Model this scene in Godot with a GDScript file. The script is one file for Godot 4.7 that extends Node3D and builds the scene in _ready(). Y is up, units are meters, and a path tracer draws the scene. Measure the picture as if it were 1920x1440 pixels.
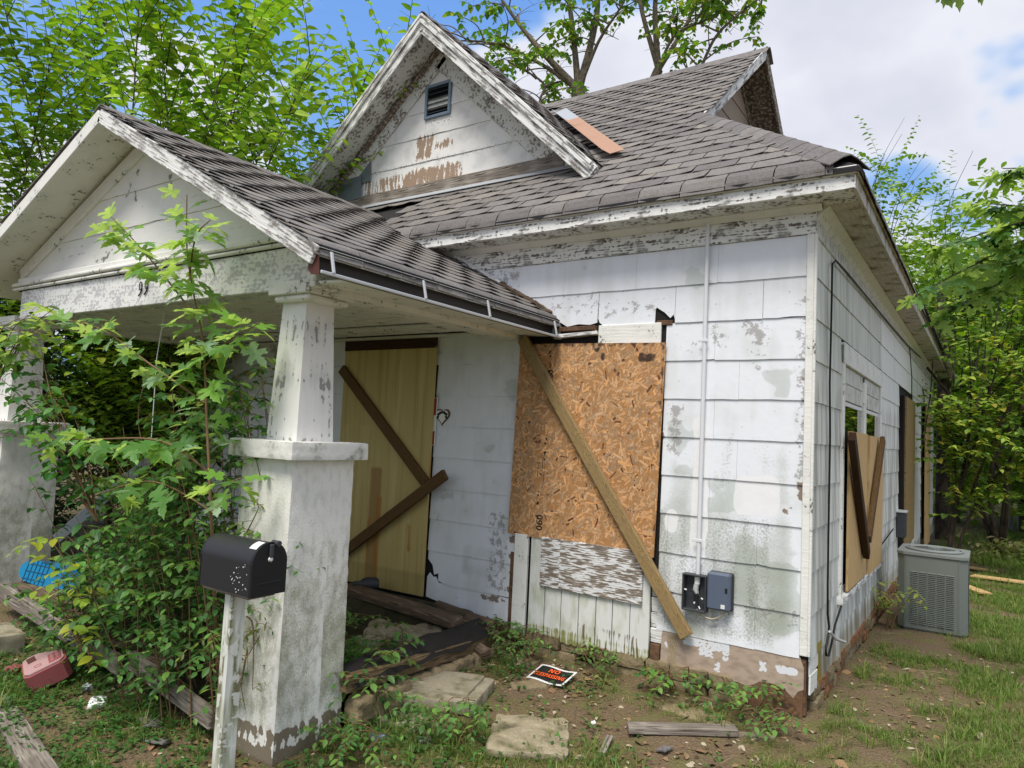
extends Node3D
# A boarded-up white house with a collapsed porch, seen from its front right corner. The house corner is the origin: the front wall faces +z, the side wall +x.

var rng := RandomNumberGenerator.new()
var M := {}
var taken := {}
var house: Node3D

class MB:
	var v := PackedVector3Array()
	var n := PackedVector3Array()
	var t := PackedVector2Array()
	var c := PackedColorArray()
	var mode := 0
	var us := Vector2.ONE
	var uo := Vector2.ZERO
	var col := Color.WHITE
	var colored := false

	func uvof(p: Vector3, nn: Vector3) -> Vector2:
		var q: Vector2
		if mode == 1:
			q = Vector2(p.x, p.y)
		elif mode == 2:
			q = Vector2(p.z, p.y)
		elif mode == 3:
			q = Vector2(p.x, p.z)
		else:
			var a := nn.abs()
			if a.x > a.y and a.x > a.z:
				q = Vector2(p.z, p.y)
			elif a.y > a.z:
				q = Vector2(p.x, p.z)
			else:
				q = Vector2(p.x, p.y)
		return q * us + uo

	func tri(a: Vector3, b: Vector3, d: Vector3, xf := Transform3D()) -> void:
		var nn := (d - a).cross(b - a).normalized()
		var wn := (xf.basis * nn).normalized()
		for p: Vector3 in [a, b, d]:
			v.append(xf * p)
			n.append(wn)
			t.append(uvof(p, nn))
			if colored:
				c.append(col)

	func face(p: Array, out: Vector3, xf := Transform3D()) -> void:
		var nn: Vector3 = (p[1] - p[0]).cross(p[2] - p[0])
		var back := nn.dot(out) > 0.0
		for i in range(1, p.size() - 1):
			if back:
				tri(p[0], p[i + 1], p[i], xf)
			else:
				tri(p[0], p[i], p[i + 1], xf)

	func box(size: Vector3, xf := Transform3D(), b := 0.003) -> void:
		var h := size * 0.5
		b = minf(b, minf(h.x, minf(h.y, h.z)) * 0.6)
		var s: Array[float] = [-1.0, 1.0]
		if b <= 0.0:
			for k: float in s:
				face([Vector3(k * h.x, -h.y, -h.z), Vector3(k * h.x, h.y, -h.z), Vector3(k * h.x, h.y, h.z), Vector3(k * h.x, -h.y, h.z)], Vector3(k, 0, 0), xf)
				face([Vector3(-h.x, k * h.y, -h.z), Vector3(h.x, k * h.y, -h.z), Vector3(h.x, k * h.y, h.z), Vector3(-h.x, k * h.y, h.z)], Vector3(0, k, 0), xf)
				face([Vector3(-h.x, -h.y, k * h.z), Vector3(h.x, -h.y, k * h.z), Vector3(h.x, h.y, k * h.z), Vector3(-h.x, h.y, k * h.z)], Vector3(0, 0, k), xf)
			return
		var g := h - Vector3(b, b, b)
		for k: float in s:
			face([Vector3(k * h.x, -g.y, -g.z), Vector3(k * h.x, g.y, -g.z), Vector3(k * h.x, g.y, g.z), Vector3(k * h.x, -g.y, g.z)], Vector3(k, 0, 0), xf)
			face([Vector3(-g.x, k * h.y, -g.z), Vector3(g.x, k * h.y, -g.z), Vector3(g.x, k * h.y, g.z), Vector3(-g.x, k * h.y, g.z)], Vector3(0, k, 0), xf)
			face([Vector3(-g.x, -g.y, k * h.z), Vector3(g.x, -g.y, k * h.z), Vector3(g.x, g.y, k * h.z), Vector3(-g.x, g.y, k * h.z)], Vector3(0, 0, k), xf)
			for j: float in s:
				face([Vector3(k * h.x, j * g.y, -g.z), Vector3(k * h.x, j * g.y, g.z), Vector3(k * g.x, j * h.y, g.z), Vector3(k * g.x, j * h.y, -g.z)], Vector3(k, j, 0), xf)
				face([Vector3(-g.x, k * h.y, j * g.z), Vector3(g.x, k * h.y, j * g.z), Vector3(g.x, k * g.y, j * h.z), Vector3(-g.x, k * g.y, j * h.z)], Vector3(0, k, j), xf)
				face([Vector3(k * h.x, -g.y, j * g.z), Vector3(k * h.x, g.y, j * g.z), Vector3(k * g.x, g.y, j * h.z), Vector3(k * g.x, -g.y, j * h.z)], Vector3(k, 0, j), xf)
				for i: float in s:
					face([Vector3(k * h.x, j * g.y, i * g.z), Vector3(k * g.x, j * h.y, i * g.z), Vector3(k * g.x, j * g.y, i * h.z)], Vector3(k, j, i), xf)

	# an outline in local x, y pushed out from z0 to z1; its face leans out by tilt per metre downwards
	func prism(poly: PackedVector2Array, z0: float, z1: float, xf := Transform3D(), tilt := 0.0, backside := false) -> void:
		var top := -1e9
		for p in poly:
			top = maxf(top, p.y)
		var idx := Geometry2D.triangulate_polygon(poly)
		for i in range(0, idx.size(), 3):
			var q: Array = []
			var r: Array = []
			for k in 3:
				var p := poly[idx[i + k]]
				q.append(Vector3(p.x, p.y, z1 + tilt * (top - p.y)))
				r.append(Vector3(p.x, p.y, z0 + tilt * (top - p.y)))
			face(q, Vector3(0, 0, 1), xf)
			if backside:
				face(r, Vector3(0, 0, -1), xf)
		var cw := Geometry2D.is_polygon_clockwise(poly)
		for i in poly.size():
			var a := poly[i]
			var b := poly[(i + 1) % poly.size()]
			var o := Vector3(b.y - a.y, a.x - b.x, 0)
			if not cw:
				o = -o
			o = -o
			var ta := tilt * (top - a.y)
			var tb := tilt * (top - b.y)
			face([Vector3(a.x, a.y, z0 + ta), Vector3(b.x, b.y, z0 + tb), Vector3(b.x, b.y, z1 + tb), Vector3(a.x, a.y, z1 + ta)], o, xf)

	func smooth_quad(p: Array, nn: Array, uvs: Array) -> void:
		var out: Vector3 = nn[0] + nn[2]
		var order := [0, 1, 2, 0, 2, 3]
		if (p[1] - p[0]).cross(p[2] - p[0]).dot(out) > 0.0:
			order = [0, 2, 1, 0, 3, 2]
		for i: int in order:
			v.append(p[i])
			n.append(nn[i])
			t.append(uvs[i])
			if colored:
				c.append(col)

	func tube(pts: Array, radii: Array, sides := 6, cap := true, seed_v := 0.0) -> void:
		var rings: Array = []
		var norms: Array = []
		var along := 0.0
		var lens: Array = []
		var ref := Vector3(0.31, 0.87, 0.38)
		for i in pts.size():
			var d: Vector3 = (pts[mini(i + 1, pts.size() - 1)] - pts[maxi(i - 1, 0)]).normalized()
			if absf(d.dot(ref)) > 0.95:
				ref = Vector3(0.9, 0.1, -0.4)
			var a := d.cross(ref).normalized()
			var b := d.cross(a).normalized()
			ref = b.cross(d) * -1.0 if false else ref
			var ring: Array = []
			var nr: Array = []
			for k in sides:
				var an := TAU * k / sides
				var o := a * cos(an) + b * sin(an)
				ring.append(pts[i] + o * radii[i])
				nr.append(o)
			rings.append(ring)
			norms.append(nr)
			if i:
				along += (pts[i] - pts[i - 1]).length()
			lens.append(along)
		for i in pts.size() - 1:
			for k in sides:
				var j := (k + 1) % sides
				var ua := float(k) / sides * 0.3 + seed_v
				var ub := float(k + 1) / sides * 0.3 + seed_v
				smooth_quad([rings[i][k], rings[i][j], rings[i + 1][j], rings[i + 1][k]], [norms[i][k], norms[i][j], norms[i + 1][j], norms[i + 1][k]], [Vector2(lens[i], ua), Vector2(lens[i], ub), Vector2(lens[i + 1], ub), Vector2(lens[i + 1], ua)])
		if cap:
			for e: int in [0, pts.size() - 1]:
				var d: Vector3 = (pts[0] - pts[1]) if e == 0 else (pts[e] - pts[e - 1])
				face(rings[e], d)

	func mesh() -> ArrayMesh:
		var a := []
		a.resize(Mesh.ARRAY_MAX)
		a[Mesh.ARRAY_VERTEX] = v
		a[Mesh.ARRAY_NORMAL] = n
		a[Mesh.ARRAY_TEX_UV] = t
		if colored:
			a[Mesh.ARRAY_COLOR] = c
		var m := ArrayMesh.new()
		m.add_surface_from_arrays(Mesh.PRIMITIVE_TRIANGLES, a)
		return m


class Tex:
	var w: int
	var h: int
	var px := PackedByteArray()

	func _init(ww: int, hh: int, c: Color) -> void:
		w = ww
		h = hh
		var im := Image.create(w, h, false, Image.FORMAT_RGB8)
		im.fill(c)
		px = im.get_data()

	# blends the colour in where the weighted sum of the byte maps lies above lo, fully above hi
	func layer(c: Color, terms: Array, lo: float, hi: float, amt := 1.0) -> void:
		var r := c.r * 255.0
		var g := c.g * 255.0
		var b := c.b * 255.0
		var n0: PackedByteArray = terms[0][0]
		var w0: float = terms[0][1]
		var many := terms.size()
		var n1: PackedByteArray = terms[mini(1, many - 1)][0]
		var w1: float = terms[1][1] if many > 1 else 0.0
		var n2: PackedByteArray = terms[mini(2, many - 1)][0]
		var w2: float = terms[2][1] if many > 2 else 0.0
		var s := amt / maxf(hi - lo, 0.001)
		var k := 0
		for i in w * h:
			var a := (n0[i] * w0 + n1[i] * w1 + n2[i] * w2 - lo) * s
			if a > 0.0:
				if a > amt:
					a = amt
				k = i * 3
				px[k] = int(px[k] + (r - px[k]) * a)
				px[k + 1] = int(px[k + 1] + (g - px[k + 1]) * a)
				px[k + 2] = int(px[k + 2] + (b - px[k + 2]) * a)

	func image() -> Image:
		return Image.create_from_data(w, h, false, Image.FORMAT_RGB8, px)

	func tex() -> ImageTexture:
		return ImageTexture.create_from_image(image())


func noise(w: int, h: int, freq: float, oct: int, sd: int, sx := 1.0, sy := 1.0, tile := false, kind := FastNoiseLite.TYPE_SIMPLEX_SMOOTH) -> PackedByteArray:
	var f := FastNoiseLite.new()
	f.noise_type = kind
	f.seed = sd
	f.frequency = freq
	f.fractal_octaves = oct
	f.fractal_type = FastNoiseLite.FRACTAL_FBM if oct > 1 else FastNoiseLite.FRACTAL_NONE
	var iw := maxi(int(w * sx), 4)
	var ih := maxi(int(h * sy), 4)
	var im := f.get_seamless_image(iw, ih, false, false, 0.15) if tile else f.get_image(iw, ih)
	im.convert(Image.FORMAT_L8)
	if iw != w or ih != h:
		im.resize(w, h, Image.INTERPOLATE_CUBIC)
	return im.get_data()


# soft marks given as [x0, y0, x1, y1, value] in fractions of the sheet
func marks(w: int, h: int, list: Array, step := 24) -> PackedByteArray:
	var im := Image.create(w / step, h / step, false, Image.FORMAT_L8)
	for m: Array in list:
		im.fill_rect(Rect2i(int(m[0] * w / step), int(m[1] * h / step), maxi(1, int((m[2] - m[0]) * w / step)), maxi(1, int((m[3] - m[1]) * h / step))), Color(m[4], m[4], m[4]))
	im.resize(w, h, Image.INTERPOLATE_CUBIC)
	return im.get_data()


# rings of wood: turns a smooth map into bands
func bands(src: PackedByteArray, k: float) -> PackedByteArray:
	var lut := PackedByteArray()
	for i in 256:
		lut.append(int(127.5 + 127.5 * sin(i * k)))
	var o := PackedByteArray()
	o.resize(src.size())
	for i in src.size():
		o[i] = lut[src[i]]
	return o


func grey_tex(w: int, h: int, b: PackedByteArray) -> ImageTexture:
	return ImageTexture.create_from_image(Image.create_from_data(w, h, false, Image.FORMAT_L8, b))


func mat(called: String, c: Color, rough := 0.8, tex: Texture2D = null, bump: Texture2D = null, bump_cm := 0.1) -> StandardMaterial3D:
	var m := StandardMaterial3D.new()
	m.resource_name = called
	m.albedo_color = c
	m.roughness = rough
	m.metallic_specular = 0.4
	m.albedo_texture = tex
	if bump:
		m.heightmap_enabled = true
		m.heightmap_texture = bump
		m.heightmap_scale = bump_cm
	M[called] = m
	return m


func lin(r: float, g: float, b: float) -> Color:
	return Color(r, g, b).linear_to_srgb()


func rgb(r: int, g: int, b: int) -> Color:
	return Color(r / 255.0, g / 255.0, b / 255.0)


func leaf_mat(called: String, c: Color, back: Color, rough := 0.45) -> void:
	var m := mat(called, c, rough)
	m.vertex_color_use_as_albedo = true
	m.backlight_enabled = true
	m.backlight = back
	m.metallic_specular = 0.35


func numbered(called: String) -> String:
	if not taken.has(called):
		taken[called] = 0
		return called
	taken[called] += 1
	return "%s_%03d" % [called, taken[called]]


func tag(o: Node, label: String, category: String, group := "") -> void:
	o.set_meta("label", label)
	o.set_meta("category", category)
	if group:
		o.set_meta("group", group)


func thing(called: String, label: String, category: String, at := Vector3.ZERO, group := "") -> Node3D:
	var o := Node3D.new()
	o.name = numbered(called)
	o.position = at
	add_child(o)
	tag(o, label, category, group)
	return o


func put(called: String, mesh: Mesh, m: Material, parent: Node, xf := Transform3D()) -> MeshInstance3D:
	var o := MeshInstance3D.new()
	if parent == self:
		o.name = numbered(called)
	else:
		var key := "#" + str(parent.get_instance_id()) + called
		var k: int = taken.get(key, 0)
		o.name = called if k == 0 else "%s_%03d" % [called, k]
		taken[key] = k + 1
	o.mesh = mesh
	o.material_override = m
	o.transform = xf
	parent.add_child(o)
	return o


func multi(called: String, mesh: Mesh, m: Material, parent: Node, xfs: Array, cols: Array) -> MultiMeshInstance3D:
	var mm := MultiMesh.new()
	mm.transform_format = MultiMesh.TRANSFORM_3D
	mm.use_colors = true
	mm.mesh = mesh
	mm.instance_count = xfs.size()
	var b := PackedFloat32Array()
	b.resize(xfs.size() * 16)
	var k := 0
	for i in xfs.size():
		var x: Transform3D = xfs[i]
		var c: Color = cols[i]
		b[k] = x.basis.x.x
		b[k + 1] = x.basis.y.x
		b[k + 2] = x.basis.z.x
		b[k + 3] = x.origin.x
		b[k + 4] = x.basis.x.y
		b[k + 5] = x.basis.y.y
		b[k + 6] = x.basis.z.y
		b[k + 7] = x.origin.y
		b[k + 8] = x.basis.x.z
		b[k + 9] = x.basis.y.z
		b[k + 10] = x.basis.z.z
		b[k + 11] = x.origin.z
		b[k + 12] = c.r
		b[k + 13] = c.g
		b[k + 14] = c.b
		b[k + 15] = 1.0
		k += 16
	mm.buffer = b
	var o := MultiMeshInstance3D.new()
	o.name = numbered(called) if parent == self else called
	o.multimesh = mm
	o.material_override = m
	parent.add_child(o, true)
	o.set_meta("kind", "stuff")
	return o


func board(called: String, size: Vector3, m: Material, parent: Node, xf: Transform3D, bevel := 0.004, us := Vector2.ONE) -> MeshInstance3D:
	var b := MB.new()
	b.us = us
	b.uo = Vector2(rng.randf() * 7.0, rng.randf() * 7.0)
	b.box(size, Transform3D(), bevel)
	return put(called, b.mesh(), m, parent, xf)


# a frame whose x axis runs from a to b, whose y axis is as near up as can be
func along(a: Vector3, b: Vector3, up := Vector3.UP) -> Transform3D:
	var x := (b - a).normalized()
	var z := x.cross(up).normalized()
	return Transform3D(Basis(x, z.cross(x).normalized(), z), (a + b) * 0.5)


func beam(called: String, a: Vector3, b: Vector3, hy: float, hz: float, m: Material, parent: Node, up := Vector3.UP, bevel := 0.004) -> MeshInstance3D:
	return board(called, Vector3((b - a).length(), hy, hz), m, parent, along(a, b, up), bevel)


func ground_y(x: float, z: float) -> float:
	var y := -0.1 * maxf(z, 0.0) - 0.012 * clampf(-z, 0.0, 15.0)
	return y + 0.055 * clampf(-x - 2.6, 0.0, 4.0) * clampf(z / 2.0, 0.0, 1.0)


func on_ground(x: float, z: float, up := 0.0) -> Vector3:
	return Vector3(x, ground_y(x, z) + up, z)


func make_materials() -> void:
	# --- general maps, tileable ---
	var fine := noise(512, 512, 0.045, 3, 11, 1.0, 1.0, true)
	var dust := noise(512, 512, 0.28, 2, 12, 1.0, 1.0, true)
	var big := noise(512, 512, 0.008, 4, 13, 1.0, 1.0, true)
	var grain := noise(512, 512, 0.09, 3, 14, 0.08, 1.0, true)
	var grain2 := noise(512, 512, 0.03, 3, 15, 0.1, 1.0, true)
	var upright := noise(512, 512, 0.05, 3, 16, 1.0, 0.1, true)
	var t: Tex
	var bump_fine := grey_tex(512, 512, fine)
	var bump_dust := grey_tex(512, 512, dust)
	var bump_grain := grey_tex(512, 512, grain)
	# painted trim, lightly worn and badly peeled
	t = Tex.new(512, 512, rgb(231, 230, 225))
	t.layer(rgb(204, 206, 198), [[big, 1.0]], 110, 230, 0.5)
	t.layer(rgb(150, 148, 140), [[grain, 0.6], [fine, 0.4]], 185, 220, 0.5)
	t.layer(rgb(104, 100, 96), [[fine, 0.7], [big, 0.5]], 215, 225, 0.8)
	var trim_tex := t.tex()
	mat("trim", Color.WHITE, 0.6, trim_tex, bump_grain, 0.12)
	t = Tex.new(512, 512, rgb(226, 226, 223))
	t.layer(rgb(184, 186, 184), [[big, 1.0]], 100, 230, 0.6)
	t.layer(rgb(166, 163, 161), [[grain, 0.45], [big, 0.55], [fine, 0.25]], 158, 170, 0.85)
	t.layer(rgb(124, 118, 112), [[grain, 0.9], [big, 0.5]], 204, 216, 0.8)
	t.layer(rgb(84, 78, 74), [[grain2, 1.0]], 215, 240, 0.6)
	t.layer(rgb(222, 222, 222), [[dust, 0.5], [fine, 0.6]], 168, 176, 0.7)
	mat("peeled_trim", Color.WHITE, 0.75, t.tex(), bump_grain, 0.3)
	t = Tex.new(512, 512, rgb(219, 219, 216))
	t.layer(rgb(190, 190, 182), [[big, 1.0]], 90, 220, 0.6)
	t.layer(rgb(140, 135, 127), [[fine, 0.75], [big, 0.55]], 180, 186, 0.9)
	t.layer(rgb(84, 80, 76), [[fine, 0.8], [big, 0.3]], 196, 206, 0.9)
	mat("flaked_soffit", Color.WHITE, 0.75, t.tex(), bump_fine, 0.15)
	t = Tex.new(512, 512, rgb(196, 190, 180))
	t.layer(rgb(160, 148, 132), [[big, 0.7], [upright, 0.4]], 100, 200, 0.8)
	t.layer(rgb(110, 96, 80), [[big, 0.9], [fine, 0.4]], 200, 245, 0.7)
	t.layer(rgb(96, 84, 72), [[fine, 1.0]], 214, 226, 0.7)
	mat("dirty_soffit", Color.WHITE, 0.8, t.tex(), bump_fine, 0.1)
	t = Tex.new(512, 512, rgb(104, 90, 78))
	t.layer(rgb(136, 122, 108), [[big, 1.0]], 110, 210, 0.6)
	t.layer(rgb(190, 182, 172), [[fine, 0.8], [grain, 0.4]], 166, 174, 0.85)
	t.layer(rgb(66, 56, 48), [[grain, 1.0]], 175, 220, 0.7)
	mat("brown_peeled", Color.WHITE, 0.8, t.tex(), bump_grain, 0.2)
	t = Tex.new(512, 512, rgb(230, 229, 226))
	t.layer(rgb(190, 192, 188), [[big, 0.7], [upright, 0.4]], 120, 230, 0.6)
	t.layer(rgb(140, 138, 136), [[upright, 0.7], [fine, 0.4], [big, 0.3]], 224, 236, 0.85)
	mat("post_paint", Color.WHITE, 0.6, t.tex(), grey_tex(512, 512, upright), 0.12)
	mat("side_trim", lin(0.8, 0.8, 0.77), 0.65, t.tex())
	t = Tex.new(512, 512, rgb(212, 214, 208))
	t.layer(rgb(150, 152, 128), [[upright, 0.8], [big, 0.5]], 130, 200, 0.8)
	t.layer(rgb(104, 100, 74), [[upright, 1.0], [fine, 0.3]], 185, 215, 0.8)
	t.layer(rgb(226, 228, 224), [[fine, 0.6], [upright, 0.5]], 165, 175, 0.8)
	mat("weathered_post", Color.WHITE, 0.8, t.tex(), grey_tex(512, 512, upright), 0.5)
	t = Tex.new(512, 512, rgb(229, 229, 227))
	t.layer(rgb(206, 207, 206), [[big, 1.0]], 110, 220, 0.5)
	t.layer(rgb(184, 182, 186), [[fine, 0.6], [grain, 0.3], [big, 0.4]], 172, 180, 0.85)
	mat("beam_paint", Color.WHITE, 0.65, t.tex(), bump_fine, 0.06)
	t = Tex.new(512, 512, rgb(229, 229, 226))
	t.layer(rgb(200, 201, 198), [[big, 1.0]], 110, 220, 0.6)
	t.layer(rgb(150, 147, 144), [[grain, 0.5], [big, 0.6], [fine, 0.3]], 194, 204, 0.85)
	t.layer(rgb(92, 86, 82), [[grain, 0.7], [fine, 0.6]], 206, 216, 0.8)
	mat("frieze_paint", Color.WHITE, 0.7, t.tex(), bump_grain, 0.15)
	# bare weathered wood, treated lumber, dark lumber
	t = Tex.new(512, 512, rgb(122, 113, 104))
	t.layer(rgb(164, 156, 146), [[grain2, 0.7], [big, 0.4]], 120, 200, 0.8)
	t.layer(rgb(92, 82, 72), [[grain, 1.0]], 140, 225, 0.8)
	t.layer(rgb(58, 50, 44), [[grain2, 0.8], [grain, 0.4]], 212, 236, 0.8)
	mat("old_wood", Color.WHITE, 0.85, t.tex(), bump_grain, 0.5)
	mat("rotten_wood", lin(0.62, 0.5, 0.4), 0.9, t.tex(), bump_grain, 0.7)
	mat("sill_wood", lin(0.7, 0.56, 0.36), 0.85, t.tex(), bump_grain, 0.4)
	t = Tex.new(512, 512, rgb(150, 126, 86))
	t.layer(rgb(122, 104, 68), [[bands(grain2, 0.22), 1.0]], 90, 250, 0.75)
	t.layer(rgb(170, 148, 106), [[grain, 1.0]], 130, 240, 0.5)
	t.layer(rgb(96, 74, 44), [[grain, 0.8], [bands(grain2, 0.22), 0.3]], 190, 240, 0.8)
	mat("treated_wood", Color.WHITE, 0.7, t.tex(), bump_grain, 0.12)
	mat("dark_lumber", lin(0.42, 0.33, 0.24), 0.75, t.tex(), bump_grain, 0.15)
	mat("header_wood", lin(0.16, 0.1, 0.075), 0.75, t.tex(), bump_grain, 0.15)
	# plywood: pale, and stained yellow
	var ring := bands(noise(512, 512, 0.009, 2, 31, 1.0, 0.14), 0.3)
	t = Tex.new(512, 512, rgb(204, 172, 122))
	t.layer(rgb(176, 138, 88), [[ring, 1.0]], 140, 255, 0.6)
	t.layer(rgb(218, 190, 142), [[upright, 1.0]], 140, 230, 0.5)
	t.layer(rgb(120, 84, 48), [[fine, 1.0]], 222, 240, 0.6)
	mat("plywood", Color.WHITE, 0.7, t.tex(), bump_dust, 0.03)
	var u2 := noise(512, 1024, 0.012, 3, 33, 1.0, 0.07)
	t = Tex.new(512, 1024, rgb(192, 172, 112))
	t.layer(rgb(208, 192, 140), [[u2, 1.0]], 120, 240, 0.8)
	t.layer(rgb(172, 144, 84), [[noise(512, 1024, 0.03, 3, 34, 1.0, 0.04), 1.0]], 140, 240, 0.7)
	t.layer(rgb(150, 112, 66), [[marks(512, 1024, [[0.42, 0.5, 0.58, 1.0, 0.9], [0.45, 0.7, 0.52, 1.0, 1.0]]), 1.0], [u2, 0.6]], 200, 330, 0.7)
	t.layer(rgb(176, 112, 46), [[marks(512, 1024, [[0.49, 0.62, 0.53, 0.98, 1.0], [0.8, 0.72, 0.83, 0.86, 0.8], [0.4, 0.72, 0.43, 0.96, 0.7], [0.0, 0.4, 0.04, 0.8, 0.5]]), 1.0], [noise(512, 1024, 0.05, 2, 35, 1.0, 0.06), 0.8]], 230, 360, 0.8)
	t.layer(rgb(120, 108, 60), [[marks(512, 1024, [[0.0, 0.9, 1.0, 1.0, 0.5], [0.36, 0.0, 0.42, 0.5, 0.3], [0.0, 0.0, 0.5, 0.35, 0.25]]), 1.0], [u2, 0.3]], 90, 240, 0.5)
	mat("door_plywood", Color.WHITE, 0.6, t.tex(), bump_dust, 0.02)
	# wafer board: thousands of pressed strands
	var osb := Image.create(896, 1024, false, Image.FORMAT_RGB8)
	osb.fill(rgb(172, 126, 80))
	var r2 := RandomNumberGenerator.new()
	r2.seed = 5
	for i in 4000:
		var a := r2.randfn(-0.7, 0.9)
		var ln := r2.randf_range(16.0, 60.0)
		var wd := r2.randf_range(3.0, 13.0)
		var cx := r2.randf() * 896.0
		var cy := r2.randf() * 1024.0
		var k := r2.randf_range(0.82, 1.2)
		var warm := r2.randf_range(-10.0, 12.0)
		var col := Color((184.0 + warm) / 255.0 * k, 142.0 / 255.0 * k, (100.0 - warm) / 255.0 * k)
		if r2.randf() < 0.03:
			col = Color(0.36, 0.2, 0.11)
		var edge := col.darkened(0.14)
		var ca := cos(a)
		var sa := sin(a)
		var yy := -wd * 0.5
		while yy < wd * 0.5:
			var lim := ln * 0.5 * (1.0 - 0.25 * absf(yy) / wd)
			var xx := -lim
			var here := edge if yy > wd * 0.5 - 1.2 else col.lightened(0.06 + 0.06 * sin(yy * 2.1))
			while xx < lim:
				var ix := int(cx + xx * ca - yy * sa)
				var iy := int(cy + xx * sa + yy * ca)
				if ix >= 0 and iy >= 0 and ix < 896 and iy < 1024:
					osb.set_pixel(ix, iy, here)
				xx += 0.9
			yy += 0.9
	t = Tex.new(896, 1024, Color.WHITE)
	t.px = osb.get_data()
	var on := noise(896, 1024, 0.02, 4, 36)
	t.layer(rgb(44, 34, 30), [[marks(896, 1024, [[0.56, 0.02, 0.62, 0.07, 0.8], [0.84, 0.05, 0.96, 0.11, 1.0], [0.68, 0.12, 0.73, 0.16, 0.8], [0.8, 0.15, 0.84, 0.19, 0.8], [0.0, 0.0, 1.0, 0.02, 0.6], [0.97, 0.0, 1.0, 0.5, 0.6], [0.6, 0.05, 0.64, 0.1, 0.9]]), 1.0], [on, 0.9]], 260, 350, 0.85)
	t.layer(rgb(140, 92, 54), [[on, 1.0]], 140, 240, 0.35)
	mat("wafer_board", Color.WHITE, 0.7, t.tex(), bump_fine, 0.1)
	# stucco and concrete
	t = Tex.new(512, 512, rgb(222, 221, 216))
	t.layer(rgb(180, 180, 172), [[big, 1.0]], 110, 220, 0.7)
	t.layer(rgb(120, 120, 106), [[fine, 0.5], [big, 0.7]], 178, 230, 0.5)
	mat("stucco", Color.WHITE, 0.85, t.tex(), bump_fine, 0.15)
	var pn := noise(512, 1024, 0.014, 4, 41)
	var pf := noise(512, 1024, 0.09, 3, 42)
	t = Tex.new(512, 1024, rgb(228, 227, 222))
	t.layer(rgb(202, 201, 193), [[pn, 1.0]], 110, 230, 0.6)
	t.layer(rgb(146, 146, 124), [[marks(512, 1024, [[0.0, 0.25, 1.0, 0.9, 0.25], [0.0, 0.42, 0.9, 0.86, 0.5], [0.1, 0.55, 0.7, 0.8, 0.75], [0.0, 0.3, 0.2, 0.6, 0.4]], 64), 1.0], [pf, 0.4], [pn, 0.5]], 170, 350, 0.8)
	t.layer(rgb(84, 82, 66), [[marks(512, 1024, [[0.0, 0.4, 0.9, 0.84, 0.5]], 64), 1.0], [pf, 0.9]], 280, 350, 0.4)
	t.layer(rgb(126, 116, 100), [[marks(512, 1024, [[0.0, 0.8, 1.0, 1.0, 0.75], [0.0, 0.88, 1.0, 1.0, 1.0]]), 1.0], [pn, 0.8]], 268, 280, 1.0)
	t.layer(rgb(94, 84, 66), [[marks(512, 1024, [[0.0, 0.9, 1.0, 1.0, 1.0]]), 1.0], [pf, 0.5]], 220, 330, 0.7)
	mat("pier_stucco", Color.WHITE, 0.9, t.tex(), grey_tex(512, 1024, pf), 0.18)
	t = Tex.new(512, 512, rgb(150, 142, 122))
	t.layer(rgb(112, 106, 84), [[big, 1.0]], 110, 210, 0.8)
	t.layer(rgb(186, 180, 164), [[dust, 0.6], [fine, 0.5]], 170, 200, 0.7)
	t.layer(rgb(84, 86, 60), [[fine, 0.4], [big, 0.7]], 170, 215, 0.6)
	mat("concrete", Color.WHITE, 0.9, t.tex(), bump_dust, 0.25)
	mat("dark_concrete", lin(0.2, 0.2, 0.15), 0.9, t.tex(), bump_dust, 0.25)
	mat("pale_rock", lin(1.0, 0.96, 0.9), 0.9, t.tex(), bump_fine, 0.5)
	mat("stone", lin(0.75, 0.66, 0.54), 0.9, t.tex(), bump_fine, 0.6)
	mat("red_stone", lin(0.72, 0.4, 0.25), 0.9, t.tex(), bump_fine, 0.6)
	t = Tex.new(512, 512, rgb(112, 84, 62))
	t.layer(rgb(70, 54, 44), [[big, 1.0]], 100, 190, 0.9)
	t.layer(rgb(150, 110, 72), [[fine, 0.5], [big, 0.6]], 160, 220, 0.8)
	mat("rust", Color.WHITE, 0.85, t.tex(), bump_fine, 0.3)
	# shingles
	t = Tex.new(512, 512, rgb(160, 156, 152))
	t.layer(rgb(98, 95, 94), [[dust, 0.8], [fine, 0.3]], 130, 200, 0.8)
	t.layer(rgb(216, 212, 206), [[noise(512, 512, 0.35, 1, 52, 1.0, 1.0, true), 1.0]], 170, 230, 0.7)
	t.layer(rgb(136, 124, 112), [[big, 1.0]], 130, 230, 0.5)
	var shingle_tex := t.tex()
	for k: Array in [["shingle_grey", 0.81, 0.805, 0.81], ["shingle_tan", 0.84, 0.825, 0.805], ["shingle_dark", 0.73, 0.725, 0.735], ["shingle_pale", 0.87, 0.86, 0.845]]:
		mat(k[0], Color(k[1], k[2], k[3]), 0.95, shingle_tex, bump_dust, 0.05)
	var sm := mat("shingles", Color.WHITE, 0.95, shingle_tex, bump_dust, 0.05)
	sm.vertex_color_use_as_albedo = true
	mat("felt", lin(0.025, 0.024, 0.025), 0.95)
	# --- the front wall sheet: x -5..0, y 0..3.4 ---
	var w := 1280
	var h := 896
	var fm := func(list: Array) -> PackedByteArray:
		var o: Array = []
		for m: Array in list:
			o.append([(m[0] + 5.0) / 5.0, (3.4 - m[3]) / 3.4, (m[2] + 5.0) / 5.0, (3.4 - m[1]) / 3.4, m[4]])
		return marks(w, h, o)
	var wn := noise(w, h, 0.007, 4, 61)
	var wf := noise(w, h, 0.05, 3, 62)
	var ws := noise(w, h, 0.03, 3, 63, 1.0, 0.12)
	var wd2 := noise(w, h, 0.2, 2, 64)
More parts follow.
